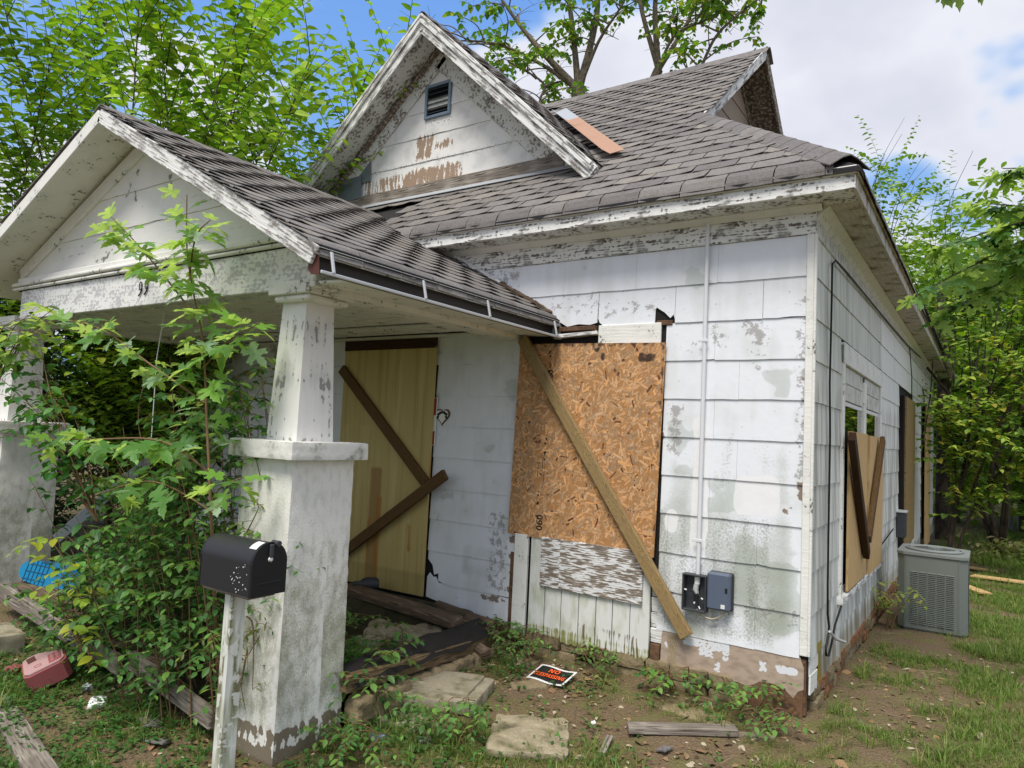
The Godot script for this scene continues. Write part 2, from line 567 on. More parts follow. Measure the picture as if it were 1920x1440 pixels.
	t = Tex.new(w, h, rgb(228, 231, 237))
	t.layer(rgb(204, 206, 204), [[wn, 0.7], [ws, 0.4]], 120, 215, 0.55)
	t.layer(rgb(176, 184, 178), [[wn, 1.0], [fm.call([[-0.95, 1.3, -0.62, 1.75, 0.45], [-0.62, 1.1, -0.3, 1.7, 0.5], [-0.9, 2.2, -0.7, 2.4, 0.3], [-0.35, 1.9, -0.05, 2.2, 0.45], [-0.5, 0.4, 0.0, 1.1, 0.4]]), 0.8]], 205, 216, 0.45)
	t.layer(rgb(140, 146, 130), [[fm.call([[-0.95, 0.35, -0.05, 1.15, 0.75], [-0.7, 0.5, -0.3, 1.1, 0.9], [-0.55, 1.2, -0.3, 1.5, 0.5], [-0.9, 1.2, -0.75, 1.5, 0.5], [-0.97, 0.35, -0.04, 1.2, 0.5], [-0.62, 1.16, -0.04, 1.72, 0.34], [-0.66, 0.45, -0.1, 0.95, 0.72], [-0.95, 0.9, -0.74, 1.45, 0.55], [-0.25, 0.5, -0.08, 1.1, 0.7], [-2.75, 0.4, -2.35, 0.7, 0.6], [-0.4, 0.4, -0.1, 0.7, 0.9]]), 0.9], [wd2, 0.25], [wn, 0.6]], 170, 420, 0.8)
	t.layer(rgb(138, 134, 133), [[fm.call([[-0.62, 2.22, -0.5, 2.42, 0.5], [-0.45, 2.28, -0.36, 2.42, 0.6], [-0.34, 2.25, -0.25, 2.46, 0.6], [-0.85, 2.22, -0.72, 2.36, 0.5], [-0.12, 1.3, -0.03, 2.6, 0.55], [-0.95, 1.5, -0.9, 1.9, 0.7], [-0.35, 2.05, -0.2, 2.3, 0.35], [-1.5, 2.5, -0.95, 2.62, 0.5], [-2.0, 2.5, -1.5, 2.76, 0.3], [-2.6, 2.6, -2.2, 3.0, 0.5], [-2.4, 0.3, -2.2, 0.95, 0.5], [-0.95, 0.5, 0.0, 0.6, 0.4]]), 0.8], [wd2, 0.35], [wf, 0.9]], 262, 300, 0.6)
	t.layer(rgb(132, 116, 104), [[fm.call([[-0.1, 1.18, -0.045, 1.42, 0.9], [-0.16, 1.16, -0.05, 1.26, 0.75], [-0.7, 1.7, -0.62, 1.8, 0.7], [-0.97, 1.58, -0.93, 1.72, 0.7], [-2.26, 0.3, -2.19, 0.95, 0.75], [-0.08, 1.7, -0.04, 2.2, 0.5], [-2.5, 0.2, -2.2, 0.36, 0.8]]), 1.0], [wf, 0.8]], 286, 300, 0.95)
	t.layer(rgb(108, 112, 100), [[fm.call([[-0.97, 0.35, -0.04, 1.2, 0.6], [-0.6, 1.2, -0.05, 1.7, 0.4]]), 0.8], [wd2, 0.6], [ws, 0.6], ], 262, 340, 0.35)
	t.layer(rgb(234, 234, 235), [[fm.call([[-0.76, 0.75, -0.62, 1.8, 0.9], [-0.42, 1.16, -0.12, 1.44, 0.9], [-0.9, 0.95, -0.82, 1.2, 0.6]]), 1.0], [wn, 0.7]], 205, 210, 0.85)
	mat("front_siding", Color.WHITE, 0.65, t.tex(), grey_tex(w, h, wf), 0.08)
	# side wall: z 0..12 streaked with rain
	w = 1024
	h = 512
	wn = noise(w, h, 0.01, 4, 71)
	wf = noise(w, h, 0.08, 3, 72)
	ws = noise(w, h, 0.06, 3, 73, 1.0, 0.06)
	t = Tex.new(w, h, rgb(226, 227, 224))
	t.layer(rgb(182, 184, 174), [[marks(w, h, [[0.0, 0.0, 0.3, 1.0, 0.55], [0.0, 0.5, 0.45, 1.0, 0.5]]), 0.7], [ws, 0.7]], 120, 260, 0.9)
	t.layer(rgb(140, 138, 128), [[ws, 1.0], [marks(w, h, [[0.0, 0.35, 0.5, 1.0, 0.5]]), 0.6]], 190, 300, 0.6)
	t.layer(rgb(112, 100, 76), [[marks(w, h, [[0.0, 0.9, 1.0, 1.0, 0.7]]), 1.0], [ws, 0.6]], 160, 330, 0.8)
	t.layer(rgb(142, 120, 20), [[marks(w, h, [[0.022, 0.88, 0.034, 1.0, 1.0]], 4), 1.0], [ws, 0.4]], 130, 260, 0.8)
	mat("side_siding", Color.WHITE, 0.65, t.tex(), grey_tex(w, h, wf), 0.06)
	# upper gable: x -5..-2.4, y 4.0..5.5
	w = 896
	h = 512
	wn = noise(w, h, 0.012, 4, 81)
	ws = noise(w, h, 0.06, 3, 82, 1.0, 0.16)
	wf = noise(w, h, 0.12, 3, 83)
	t = Tex.new(w, h, rgb(230, 228, 226))
	t.layer(rgb(192, 192, 190), [[wn, 1.0]], 110, 220, 0.5)
	t.layer(rgb(122, 112, 104), [[marks(w, h, [[0.1, 0.72, 0.9, 0.8, 0.4], [0.45, 0.45, 0.6, 0.55, 0.35]]), 0.8], [wf, 0.9]], 236, 256, 0.8)
	t.layer(rgb(152, 128, 108), [[marks(w, h, [[0.12, 0.8, 0.66, 1.0, 0.55], [0.32, 0.78, 0.62, 0.98, 0.75], [0.4, 0.56, 0.5, 0.74, 0.8], [0.4, 0.64, 0.6, 0.72, 0.6]], 28), 1.0], [ws, 1.1], [wf, 0.4]], 318, 336, 0.95)
	mat("gable_siding", Color.WHITE, 0.65, t.tex(), grey_tex(w, h, wf), 0.08)
	# tan skirt board with the last flakes of paint
	t = Tex.new(512, 256, rgb(172, 154, 138))
	t.layer(rgb(148, 130, 114), [[noise(512, 256, 0.02, 3, 85), 1.0]], 110, 220, 0.8)
	t.layer(rgb(112, 104, 54), [[marks(512, 256, [[0.08, 0.1, 0.22, 0.9, 0.6], [0.85, 0.0, 0.98, 0.3, 0.4]]), 0.8], [noise(512, 256, 0.2, 2, 86), 0.8]], 230, 255, 0.7)
	t.layer(rgb(214, 216, 222), [[marks(512, 256, [[0.18, 0.0, 0.52, 0.28, 0.9], [0.3, 0.1, 0.42, 0.5, 0.8], [0.46, 0.25, 0.54, 0.5, 0.75], [0.4, 0.5, 0.46, 0.72, 0.7], [0.7, 0.3, 0.78, 0.52, 0.8], [0.82, 0.3, 0.96, 0.5, 0.95], [0.05, 0.3, 0.08, 0.5, 0.7]], 14), 1.0], [noise(512, 256, 0.05, 4, 87), 1.0]], 282, 288, 1.0)
	mat("skirt", Color.WHITE, 0.8, t.tex())
	# lower door: white vertical boards with a green foot
	w = 512
	h = 512
	wn = noise(w, h, 0.02, 4, 91, 1.0, 0.3)
	ws = noise(w, h, 0.08, 3, 92, 1.0, 0.08)
	t = Tex.new(w, h, rgb(216, 217, 214))
	t.layer(rgb(176, 182, 160), [[wn, 1.0], [marks(w, h, [[0.0, 0.0, 0.65, 1.0, 0.35]]), 0.7]], 140, 260, 0.7)
	t.layer(rgb(120, 122, 62), [[marks(w, h, [[0.0, 0.8, 1.0, 1.0, 0.7], [0.0, 0.9, 1.0, 1.0, 1.0]]), 1.0], [ws, 0.8]], 250, 330, 0.85)
	t.layer(rgb(98, 84, 66), [[marks(w, h, [[0.45, 0.72, 1.0, 1.0, 0.6]]), 0.8], [ws, 1.0]], 270, 300, 0.8)
	mat("door_boards", Color.WHITE, 0.75, t.tex(), grey_tex(w, h, ws), 0.2)
	t = Tex.new(512, 256, rgb(216, 217, 219))
	var pg := noise(512, 256, 0.09, 3, 94, 0.14, 1.0)
	var pb := noise(512, 256, 0.02, 3, 95, 0.5, 1.0)
	t.layer(rgb(146, 136, 126), [[pg, 0.7], [pb, 0.6]], 158, 164, 1.0)
	t.layer(rgb(112, 102, 92), [[pg, 0.9], [pb, 0.4]], 196, 204, 0.8)
	mat("flaking_board", Color.WHITE, 0.8, t.tex(), grey_tex(512, 256, pg), 0.3)
	# soil with crumbs, chips of straw and moss
	w = 1024
	h = 1024
	wn = noise(w, h, 0.006, 4, 101, 1.0, 1.0, true)
	wf = noise(w, h, 0.06, 4, 102, 1.0, 1.0, true)
	wd2 = noise(w, h, 0.25, 2, 103, 1.0, 1.0, true)
	t = Tex.new(w, h, rgb(106, 90, 72))
	t.layer(rgb(92, 77, 62), [[wf, 0.7], [wn, 0.4]], 130, 200, 0.8)
	t.layer(rgb(164, 146, 118), [[wd2, 0.7], [wf, 0.4]], 165, 200, 0.8)
	t.layer(rgb(178, 166, 142), [[wd2, 1.0]], 208, 222, 0.7)
	t.layer(rgb(104, 112, 60), [[wn, 0.8], [wf, 0.5]], 170, 220, 0.5)
	var soil := mat("soil", Color.WHITE, 0.95, t.tex(), grey_tex(w, h, wf), 1.5)
	soil.vertex_color_use_as_albedo = true
	t = Tex.new(256, 256, rgb(128, 116, 102))
	t.layer(rgb(84, 74, 64), [[noise(256, 256, 0.06, 3, 111, 0.2, 1.0, true), 1.0]], 120, 190, 0.9)
	t.layer(rgb(130, 120, 106), [[noise(256, 256, 0.1, 3, 112, 0.4, 1.0, true), 1.0]], 150, 220, 0.6)
	var bark := mat("bark", Color.WHITE, 0.9, t.tex())
	bark.uv1_scale = Vector3(2, 3, 1)
	mat("dark_bark", lin(0.35, 0.33, 0.32), 0.9, t.tex())
	mat("green_stem", lin(0.16, 0.1, 0.05), 0.7)
	# plain ones
	mat("black_void", lin(0.006, 0.006, 0.006), 1.0)
	mat("tar_paper", lin(0.02, 0.018, 0.017), 0.95)
	mat("brown_metal", lin(0.045, 0.038, 0.032), 0.5)
	mat("red_metal", lin(0.09, 0.03, 0.022), 0.6)
	mat("aluminium", lin(0.55, 0.56, 0.57), 0.4).metallic = 0.3
	mat("galvanised", lin(0.2, 0.235, 0.26), 0.5).metallic = 0.35
	mat("vent_metal", lin(0.2, 0.26, 0.33), 0.5).metallic = 0.3
	mat("vent_dark", lin(0.05, 0.065, 0.095), 0.6)
	mat("flash_metal", lin(0.42, 0.44, 0.47), 0.55).metallic = 0.2
	mat("rusty_flash", lin(0.42, 0.25, 0.17), 0.7)
	mat("black_iron", lin(0.012, 0.012, 0.014), 0.5)
	mat("tan_siding", lin(0.38, 0.3, 0.24), 0.75, null, bump_fine, 0.1)
	mat("white_paint", lin(0.72, 0.73, 0.72), 0.6)
	mat("conduit_paint", lin(0.7, 0.71, 0.74), 0.5)
	mat("black_plastic", lin(0.015, 0.015, 0.016), 0.45)
	mat("grey_plastic", lin(0.045, 0.048, 0.055), 0.5)
	mat("blue_grey", lin(0.1, 0.125, 0.18), 0.45)
	mat("cable_black", lin(0.01, 0.01, 0.011), 0.5)
	mat("cable_beige", lin(0.5, 0.44, 0.34), 0.6)
	mat("cap_white", lin(0.75, 0.75, 0.75), 0.4)
	var glass := mat("pane_glass", Color(0.03, 0.04, 0.035), 0.04)
	glass.metallic_specular = 0.9
	glass.clearcoat_enabled = true
	glass.clearcoat = 1.0
	glass.clearcoat_roughness = 0.02


# --- the house ---------------------------------------------------------------------------------------------------------

func strip(x0: float, x1: float, y0: float, y1: float, ragged := 0.0015) -> PackedVector2Array:
	var p := PackedVector2Array([Vector2(x0, y1), Vector2(x1, y1)])
	var k := maxi(3, int((x1 - x0) / 0.09))
	for i in k + 1:
		var f := 1.0 - float(i) / k
		var d := rng.randf_range(-ragged, ragged)
		if rng.randf() < 0.1:
			d += rng.randf_range(0.0, 0.008)
		p.append(Vector2(lerpf(x0, x1, f), y0 + d))
	return p


func panel(poly: PackedVector2Array, xf: Transform3D, m: String, us: Vector2, uo: Vector2, parent: Node, called := "siding_panel") -> void:
	if poly.size() < 3:
		return
	var b := MB.new()
	b.mode = 1
	b.us = us
	b.uo = uo
	var top := -1e9
	var low := 1e9
	for p in poly:
		top = maxf(top, p.y)
		low = minf(low, p.y)
	b.prism(poly, -0.003, 0.005, xf, 0.009 / maxf(top - low, 0.05))
	put(called, b.mesh(), M[m], parent)


func courses(x0: float, x1: float, r0: int, r1: int, ybase: float, joints: Callable, xf: Transform3D, m: String, us: Vector2, uo: Vector2, parent: Node, clip: Array = []) -> void:
	for r in range(r0, r1):
		var yt := ybase - 0.2682 * r
		var xs: Array = [x0, x1]
		for j: float in joints.call(r):
			if j > x0 + 0.05 and j < x1 - 0.05:
				xs.append(j)
		xs.sort()
		for i in xs.size() - 1:
			var poly := strip(xs[i] + 0.0007, xs[i + 1] - 0.0007, yt - 0.2682 - rng.randf_range(0.0, 0.003), yt - 0.001)
			if clip.is_empty():
				panel(poly, xf, m, us, uo, parent)
			else:
				for c: PackedVector2Array in Geometry2D.intersect_polygons(poly, clip[0]):
					panel(c, xf, m, us, uo, parent)


func build_walls() -> void:
	var F := Transform3D()
	var fus := Vector2(0.2, -1.0 / 3.4)
	var fuo := Vector2(1.0, 1.0)
	var b := MB.new()
	b.box(Vector3(6.6, 3.1, 0.14), Transform3D(Basis(), Vector3(-3.3, 1.72, -0.0745)), 0.0)
	b.box(Vector3(0.14, 3.1, 11.8), Transform3D(Basis(), Vector3(-0.0755, 1.72, -6.05)), 0.0)
	b.box(Vector3(6.6, 3.1, 0.14), Transform3D(Basis(), Vector3(-3.3, 1.72, -11.95)), 0.0)
	b.box(Vector3(0.14, 3.1, 11.8), Transform3D(Basis(), Vector3(-6.53, 1.72, -6.05)), 0.0)
	put("wall_sheathing", b.mesh(), M.tar_paper, house)
	var jr := func(r: int) -> Array:
		var a: Array = [-0.623, -0.314, -0.63, -0.46, -0.622, -0.46, -0.64, -0.318, -0.6, -0.32, -0.47]
		var o: Array = []
		for k in range(-2, 14):
			o.append(a[clampi(r, 0, 10)] - 0.61 * k)
		return o
	# right of the boarded window, above it, and left of it
	courses(-3.0, -0.045, 0, 1, 3.034, jr, F, "front_siding", fus, fuo, house)
	# second course with two broken places
	var y1 := 2.766
	panel(strip(-0.313, -0.045, 2.498, y1), F, "front_siding", fus, fuo, house)
	panel(strip(-0.922, -0.316, 2.498, y1), F, "front_siding", fus, fuo, house)
	var broken := PackedVector2Array([Vector2(-1.532, y1), Vector2(-0.925, y1), Vector2(-0.925, 2.53), Vector2(-0.932, 2.56), Vector2(-0.958, 2.535), Vector2(-1.0, 2.577), Vector2(-1.064, 2.618), Vector2(-1.072, 2.6), Vector2(-1.073, 2.5), Vector2(-1.2, 2.502), Vector2(-1.4, 2.498), Vector2(-1.49, 2.505), Vector2(-1.52, 2.53), Vector2(-1.532, 2.56)])
	panel(broken, F, "front_siding", fus, fuo, house)
	broken = PackedVector2Array([Vector2(-2.4, y1), Vector2(-1.535, y1), Vector2(-1.54, 2.53), Vector2(-1.6, 2.515), Vector2(-1.7, 2.525), Vector2(-1.8, 2.51), Vector2(-1.87, 2.55), Vector2(-1.95, 2.6), Vector2(-2.4, 2.6)])
	panel(broken, F, "front_siding", fus, fuo, house)
	board("broken_lath", Vector3(0.12, 0.035, 0.02), M.rust, house, Transform3D(Basis(), Vector3(-1.0, 2.503, 0.006)))
	board("rotten_ledger", Vector3(0.34, 0.035, 0.05), M.rust, house, Transform3D(Basis(), Vector3(-1.71, 2.487, 0.02)))
	board("rotten_ledger", Vector3(0.36, 0.03, 0.06), M.peeled_trim, house, Transform3D(Basis(Vector3(0, 0, 1), 0.05), Vector3(-1.7, 2.44, 0.02)))
	board("casing_head", Vector3(0.5, 0.15, 0.022), M.trim, house, Transform3D(Basis(), Vector3(-1.27, 2.43, 0.014)))
	courses(-0.985, -0.045, 2, 10, 3.034, jr, F, "front_siding", fus, fuo, house)
	var jl := func(r: int) -> Array:
		return [-2.88 + 0.02 * (r % 3), -2.62] if r % 2 == 0 else [-2.74 - 0.03 * (r % 3)]
	courses(-3.09, -2.2, 2, 9, 3.034, jl, F, "front_siding", fus, fuo, house)
	# lowest courses beside the door, with the hole knocked through them
	broken = PackedVector2Array([Vector2(-3.085, 0.62), Vector2(-2.2, 0.62), Vector2(-2.2, 0.6), Vector2(-2.22, 0.54), Vector2(-2.222, 0.36), Vector2(-2.5, 0.357), Vector2(-2.8, 0.355), Vector2(-2.9, 0.362), Vector2(-2.955, 0.378), Vector2(-2.96, 0.44), Vector2(-3.005, 0.42), Vector2(-3.03, 0.5), Vector2(-3.085, 0.545)])
	panel(broken, F, "front_siding", fus, fuo, house)
	broken = PackedVector2Array([Vector2(-3.085, 0.395), Vector2(-3.06, 0.43), Vector2(-3.02, 0.4), Vector2(-2.99, 0.405), Vector2(-2.955, 0.36), Vector2(-2.215, 0.352), Vector2(-2.215, 0.15), Vector2(-2.35, 0.165), Vector2(-2.5, 0.17), Vector2(-2.78, 0.185), Vector2(-2.8, 0.2), Vector2(-2.83, 0.19), Vector2(-3.085, 0.225)])
	panel(broken, F, "front_siding", fus, fuo, house)
	courses(-6.55, -4.26, 1, 10, 3.034, func(r: int) -> Array: return [-5.9 + 0.3 * (r % 2), -5.3 + 0.3 * (r % 2), -4.7 + 0.3 * (r % 2)], F, "front_siding", fus, fuo, house)
	courses(-4.26, -3.0, 1, 2, 3.034, jr, F, "front_siding", fus, fuo, house)
	courses(-4.26, -3.09, 2, 3, 3.034, jr, F, "front_siding", fus, fuo, house)
	# bare tan skirt with its torn foot
	var sk := PackedVector2Array([Vector2(-0.945, 0.372), Vector2(-0.04, 0.36), Vector2(-0.03, 0.33), Vector2(-0.018, 0.3), Vector2(-0.016, 0.17), Vector2(-0.05, 0.15), Vector2(-0.075, 0.105), Vector2(-0.13, 0.15), Vector2(-0.2, 0.165), Vector2(-0.28, 0.16), Vector2(-0.33, 0.125), Vector2(-0.36, 0.115), Vector2(-0.42, 0.125), Vector2(-0.7, 0.098), Vector2(-0.95, 0.075)])
	panel(sk, Transform3D(Basis(), Vector3(0, 0, 0.004)), "skirt", Vector2(1.0 / 0.95, -1.0 / 0.3), Vector2(1.0, 1.24), house, "skirt_board")
	# old clapboards bared between door and siding
	for k in 4:
		board("clapboard", Vector3(0.09, 0.1, 0.016), M.peeled_trim, house, Transform3D(Basis(Vector3(1, 0, 0), 0.1), Vector3(-0.985, 0.62 - 0.105 * k, 0.0)))
	board("rotten_stud", Vector3(0.07, 0.16, 0.03), M.rust, house, Transform3D(Basis(), Vector3(-0.99, 0.17, 0.01)))
	board("rotten_stud", Vector3(0.06, 0.6, 0.03), M.rust, house, Transform3D(Basis(), Vector3(-2.2, 0.42, -0.0)))
	board("rotten_sill", Vector3(0.3, 0.06, 0.04), M.rust, house, Transform3D(Basis(), Vector3(-2.33, 0.12, 0.0)))
	board("sill_strip", Vector3(0.42, 0.05, 0.05), M.sill_wood, house, Transform3D(Basis(Vector3(0, 0, 1), -0.05), Vector3(-2.22, 0.085, 0.03)))
	# frieze, crown and soffit of the front and of the side
	board("frieze_board", Vector3(6.6, 0.145, 0.02), M.frieze_paint, house, Transform3D(Basis(), Vector3(-3.29, 3.107, 0.013)))
	var cr := MB.new()
	cr.prism(PackedVector2Array([Vector2(0.024, 3.176), Vector2(0.034, 3.172), Vector2(0.05, 3.182), Vector2(0.085, 3.205), Vector2(0.085, 3.22), Vector2(0.024, 3.22)]), 0.0, 6.7, Transform3D(Basis(Vector3(0, 0, 1), Vector3(0, 1, 0), Vector3(-1, 0, 0)), Vector3(0.05, 0, 0)))
	put("crown_moulding", cr.mesh(), M.trim, house)
	cr = MB.new()
	cr.prism(PackedVector2Array([Vector2(0.004, 3.12), Vector2(0.034, 3.172), Vector2(0.05, 3.182), Vector2(0.085, 3.205), Vector2(0.085, 3.22), Vector2(0.004, 3.22)]), 0.0, 12.0, Transform3D())
	var cm := cr.mesh()
	put("crown_moulding", cm, M.trim, house, Transform3D(Basis(), Vector3(0.0, 0, -12.0)))
	board("front_soffit", Vector3(6.9, 0.02, 0.25), M.flaked_soffit, house, Transform3D(Basis(), Vector3(-3.18, 3.222, 0.127)))
	board("side_soffit", Vector3(0.25, 0.02, 12.1), M.dirty_soffit, house, Transform3D(Basis(), Vector3(0.127, 3.2225, -6.05)))
	board("front_fascia", Vector3(7.1, 0.088, 0.022), M.frieze_paint, house, Transform3D(Basis(), Vector3(-3.28, 3.252, 0.262)))
	board("front_fascia_cap", Vector3(7.1, 0.05, 0.03), M.trim, house, Transform3D(Basis(), Vector3(-3.27, 3.322, 0.272)))
	board("side_fascia", Vector3(0.022, 0.088, 12.5), M.dirty_soffit, house, Transform3D(Basis(), Vector3(0.262, 3.252, -6.0)))
	board("side_fascia_cap", Vector3(0.03, 0.05, 12.5), M.dirty_soffit, house, Transform3D(Basis(), Vector3(0.274, 3.322, -5.97)))
	board("side_frieze_board", Vector3(0.014, 0.11, 12.0), M.side_trim, house, Transform3D(Basis(), Vector3(0.0085, 3.075, -6.0)))
	# corner boards
	board("corner_board", Vector3(0.045, 2.66, 0.016), M.trim, house, Transform3D(Basis(), Vector3(-0.0215, 1.703, 0.016)))
	board("corner_board", Vector3(0.016, 2.66, 0.03), M.trim, house, Transform3D(Basis(), Vector3(0.0095, 1.703, 0.0085)))
	# side wall
	var S := Transform3D(Basis(Vector3(0, 0, -1), Vector3(0, 1, 0), Vector3(1, 0, 0)), Vector3.ZERO)
	var sus := Vector2(1.0 / 12.0, -1.0 / 3.2)
	var suo := Vector2(0.0, 1.0)
	var sj := func(r: int) -> Array:
		var o: Array = []
		for k in 22:
			o.append(0.26 + 0.61 * k + (0.3 if r % 2 else 0.0) + 0.07 * ((r * 3) % 4))
		return o
	courses(0.0, 7.2, 0, 2, 3.026, sj, S, "side_siding", sus, suo, house)
	courses(0.0, 1.0, 2, 10, 3.026, sj, S, "side_siding", sus, suo, house)
	courses(3.28, 5.2, 2, 10, 3.026, sj, S, "side_siding", sus, suo, house)
	courses(1.0, 3.28, 9, 10, 3.026, sj, S, "side_siding", sus, suo, house)
	courses(0.32, 7.2, 10, 11, 3.026, func(r: int) -> Array: return [1.5, 2.8, 4.2, 5.6], S, "side_siding", sus, suo, house)
	var far := Node3D.new()
	far.name = "rear_siding"
	house.add_child(far)
	for k: Array in [[7.2, 8.75, 0, 11], [8.75, 11.98, 0, 2], [10.45, 11.98, 2, 11]]:
		courses(k[0], k[1], k[2], k[3], 3.026, sj, S, "side_siding", sus, suo, far)
	# torn corner: short laps below the corner board
	board("torn_lap", Vector3(0.012, 0.11, 0.26), M.trim, house, Transform3D(Basis(Vector3(1, 0, 0), 0.05), Vector3(0.004, 0.3, -0.16)))
	board("torn_lap", Vector3(0.012, 0.12, 0.22), M.trim, house, Transform3D(Basis(Vector3(1, 0, 0), -0.04), Vector3(0.008, 0.185, -0.14)))
	board("rotten_post", Vector3(0.05, 0.34, 0.05), M.rust, house, Transform3D(Basis(), Vector3(-0.03, 0.18, -0.02)))
	board("rusted_skirt", Vector3(0.46, 0.24, 0.03), M.rust, house, Transform3D(Basis(Vector3(1, 0, 0), -0.05), Vector3(-0.25, 0.1, 0.0)))
	# foundation: rubble stones in two rows in front, broken brick along the side
	var x := -2.3
	while x < -0.5:
		for row in 2:
			var wd := rng.randf_range(0.13, 0.3)
			var st := lumpy(Vector3(wd, 0.095, 0.16), 4, 0.012, 9.0, 0.012, x * 7.0 + row)
			put("foundation_stone", st, M.stone, house, Transform3D(Basis(Vector3(0, 0, 1), rng.randf_range(-0.04, 0.04)), Vector3(x + wd * 0.5, 0.0 + 0.1 * row, -0.06 + rng.randf_range(0.0, 0.03))))
			if row == 1:
				x += wd + 0.012
	var z := -0.15
	while z > -5.6:
		var wd := rng.randf_range(0.08, 0.2)
		for row in 2:
			var st := lumpy(Vector3(0.12, 0.08, wd), 3, 0.012, 11.0, 0.01, z * 5.0 + row)
			put("foundation_brick", st, M.red_stone if rng.randf() < 0.6 else M.stone, house, Transform3D(Basis(Vector3(1, 0, 0), rng.randf_range(-0.1, 0.1)), Vector3(-0.05 + rng.randf_range(0, 0.03), 0.02 + 0.085 * row, z - wd * 0.5)))
		z -= wd + 0.012
	# blocked doorway low in the front wall, right of the porch
	board("door_jamb", Vector3(0.125, 0.78, 0.03), M.trim, house, Transform3D(Basis(), Vector3(-2.115, 0.485, 0.03)))
	var xs: Array = [-2.03, -1.885, -1.74, -1.59, -1.447, -1.315, -1.178, -1.03]
	for i in 7:
		var bw: float = xs[i + 1] - xs[i]
		var lowy := 0.105 + 0.006 * i
		var hi := 0.865 if i == 0 or i == 6 else 0.53
		var bb := MB.new()
		bb.mode = 1
		bb.us = Vector2(1.0, -1.0 / 0.8)
		bb.uo = Vector2(2.03, 1.08)
		var pts := PackedVector2Array([Vector2(xs[i] + 0.004, hi), Vector2(xs[i + 1] - 0.003, hi)])
		for k in 7:
			pts.append(Vector2(lerpf(xs[i + 1] - 0.003, xs[i] + 0.004, k / 6.0), lowy + rng.randf_range(-0.012, 0.012) * (1.0 + i * 0.25)))
		bb.prism(pts, 0.012, 0.03 + rng.randf_range(0.0, 0.004), F)
		put("door_plank", bb.mesh(), M.door_boards, house)
	var fb := MB.new()
	fb.mode = 1
	fb.us = Vector2(1.2, -2.7)
	fb.uo = Vector2(2.3, 2.3)
	fb.box(Vector3(0.84, 0.37, 0.018), Transform3D(Basis(Vector3(0, 0, 1), -0.005), Vector3(-1.505, 0.69, 0.045)), 0.002)
	put("door_panel", fb.mesh(), M.flaking_board, house)
	# side window, two sashes under one head
	var wn := Node3D.new()
	wn.name = "window"
	house.add_child(wn)
	for k: Array in [[-1.03, 0.07, 1.9, 1.5], [-3.26, 0.07, 1.9, 1.5], [-2.14, 0.13, 1.7, 1.4]]:
		board("window_frame", Vector3(0.035, k[2], k[1]), M.trim, wn, Transform3D(Basis(), Vector3(0.012, k[3], k[0])))
	board("window_head", Vector3(0.04, 0.16, 2.3), M.trim, wn, Transform3D(Basis(), Vector3(0.014, 2.385, -2.145)))
	board("window_sill", Vector3(0.06, 0.05, 2.36), M.peeled_trim, wn, Transform3D(Basis(), Vector3(0.02, 0.545, -2.145)))
	for k: Array in [[-1.6, 0.98], [-2.72, 0.98]]:
		board("infill_board", Vector3(0.014, 0.13, k[1]), M.side_trim, wn, Transform3D(Basis(), Vector3(0.004, 2.235, k[0])))
		board("infill_board", Vector3(0.014, 0.13, k[1]), M.side_trim, wn, Transform3D(Basis(), Vector3(0.006, 2.1, k[0])))
		board("sash_rail", Vector3(0.02, 0.035, k[1]), M.white_paint, wn, Transform3D(Basis(), Vector3(-0.002, 2.012, k[0])))
		board("window_pane", Vector3(0.006, 0.5, k[1]), M.pane_glass, wn, Transform3D(Basis(), Vector3(-0.001, 1.78, k[0])), 0.0)


# a block with worn, uneven faces
func lumpy(size: Vector3, seg: int, amp: float, freq: float, rounding: float, sd: float) -> ArrayMesh:
	var f := FastNoiseLite.new()
	f.frequency = 1.0
	f.fractal_octaves = 3
	f.seed = int(absf(sd) * 131.0) % 10007
	var b := MB.new()
	var h := size * 0.5
	var shape := func(p: Vector3) -> Vector3:
		var inner := Vector3(clampf(p.x, -h.x + rounding, h.x - rounding), clampf(p.y, -h.y + rounding, h.y - rounding), clampf(p.z, -h.z + rounding, h.z - rounding))
		var d := p - inner
		var q := inner + (d.normalized() * rounding if d.length() > 1e-5 else Vector3.ZERO)
		var o := d.normalized() if d.length() > 1e-5 else p.normalized()
		return q + o * amp * f.get_noise_3dv(p * freq)
	var big := maxf(h.x, maxf(h.y, h.z))
	for ax in 3:
		for s: float in [-1.0, 1.0]:
			var u := Vector3.ZERO
			var w := Vector3.ZERO
			var o := Vector3.ZERO
			o[ax] = s * h[ax]
			u[(ax + 1) % 3] = h[(ax + 1) % 3]
			w[(ax + 2) % 3] = h[(ax + 2) % 3]
			var nu := maxi(2, int(ceil(seg * u.length() / big * 2.0)))
			var nw := maxi(2, int(ceil(seg * w.length() / big * 2.0)))
			var g: Array = []
			for i in nu + 1:
				var row: Array = []
				for j in nw + 1:
					row.append(shape.call(o + u * (2.0 * i / nu - 1.0) + w * (2.0 * j / nw - 1.0)))
				g.append(row)
			var nn: Array = []
			for i in nu + 1:
				var row: Array = []
				for j in nw + 1:
					var du: Vector3 = g[mini(i + 1, nu)][j] - g[maxi(i - 1, 0)][j]
					var dw: Vector3 = g[i][mini(j + 1, nw)] - g[i][maxi(j - 1, 0)]
					var m := du.cross(dw).normalized()
					row.append(m if m.dot(o) > 0 else -m)
				nn.append(row)
			for i in nu:
				for j in nw:
					var uvs: Array = []
					for q: Array in [[i, j], [i + 1, j], [i + 1, j + 1], [i, j + 1]]:
						uvs.append(b.uvof(g[q[0]][q[1]], o))
					b.smooth_quad([g[i][j], g[i + 1][j], g[i + 1][j + 1], g[i][j + 1]], [nn[i][j], nn[i + 1][j], nn[i + 1][j + 1], nn[i][j + 1]], uvs)
	return b.mesh()


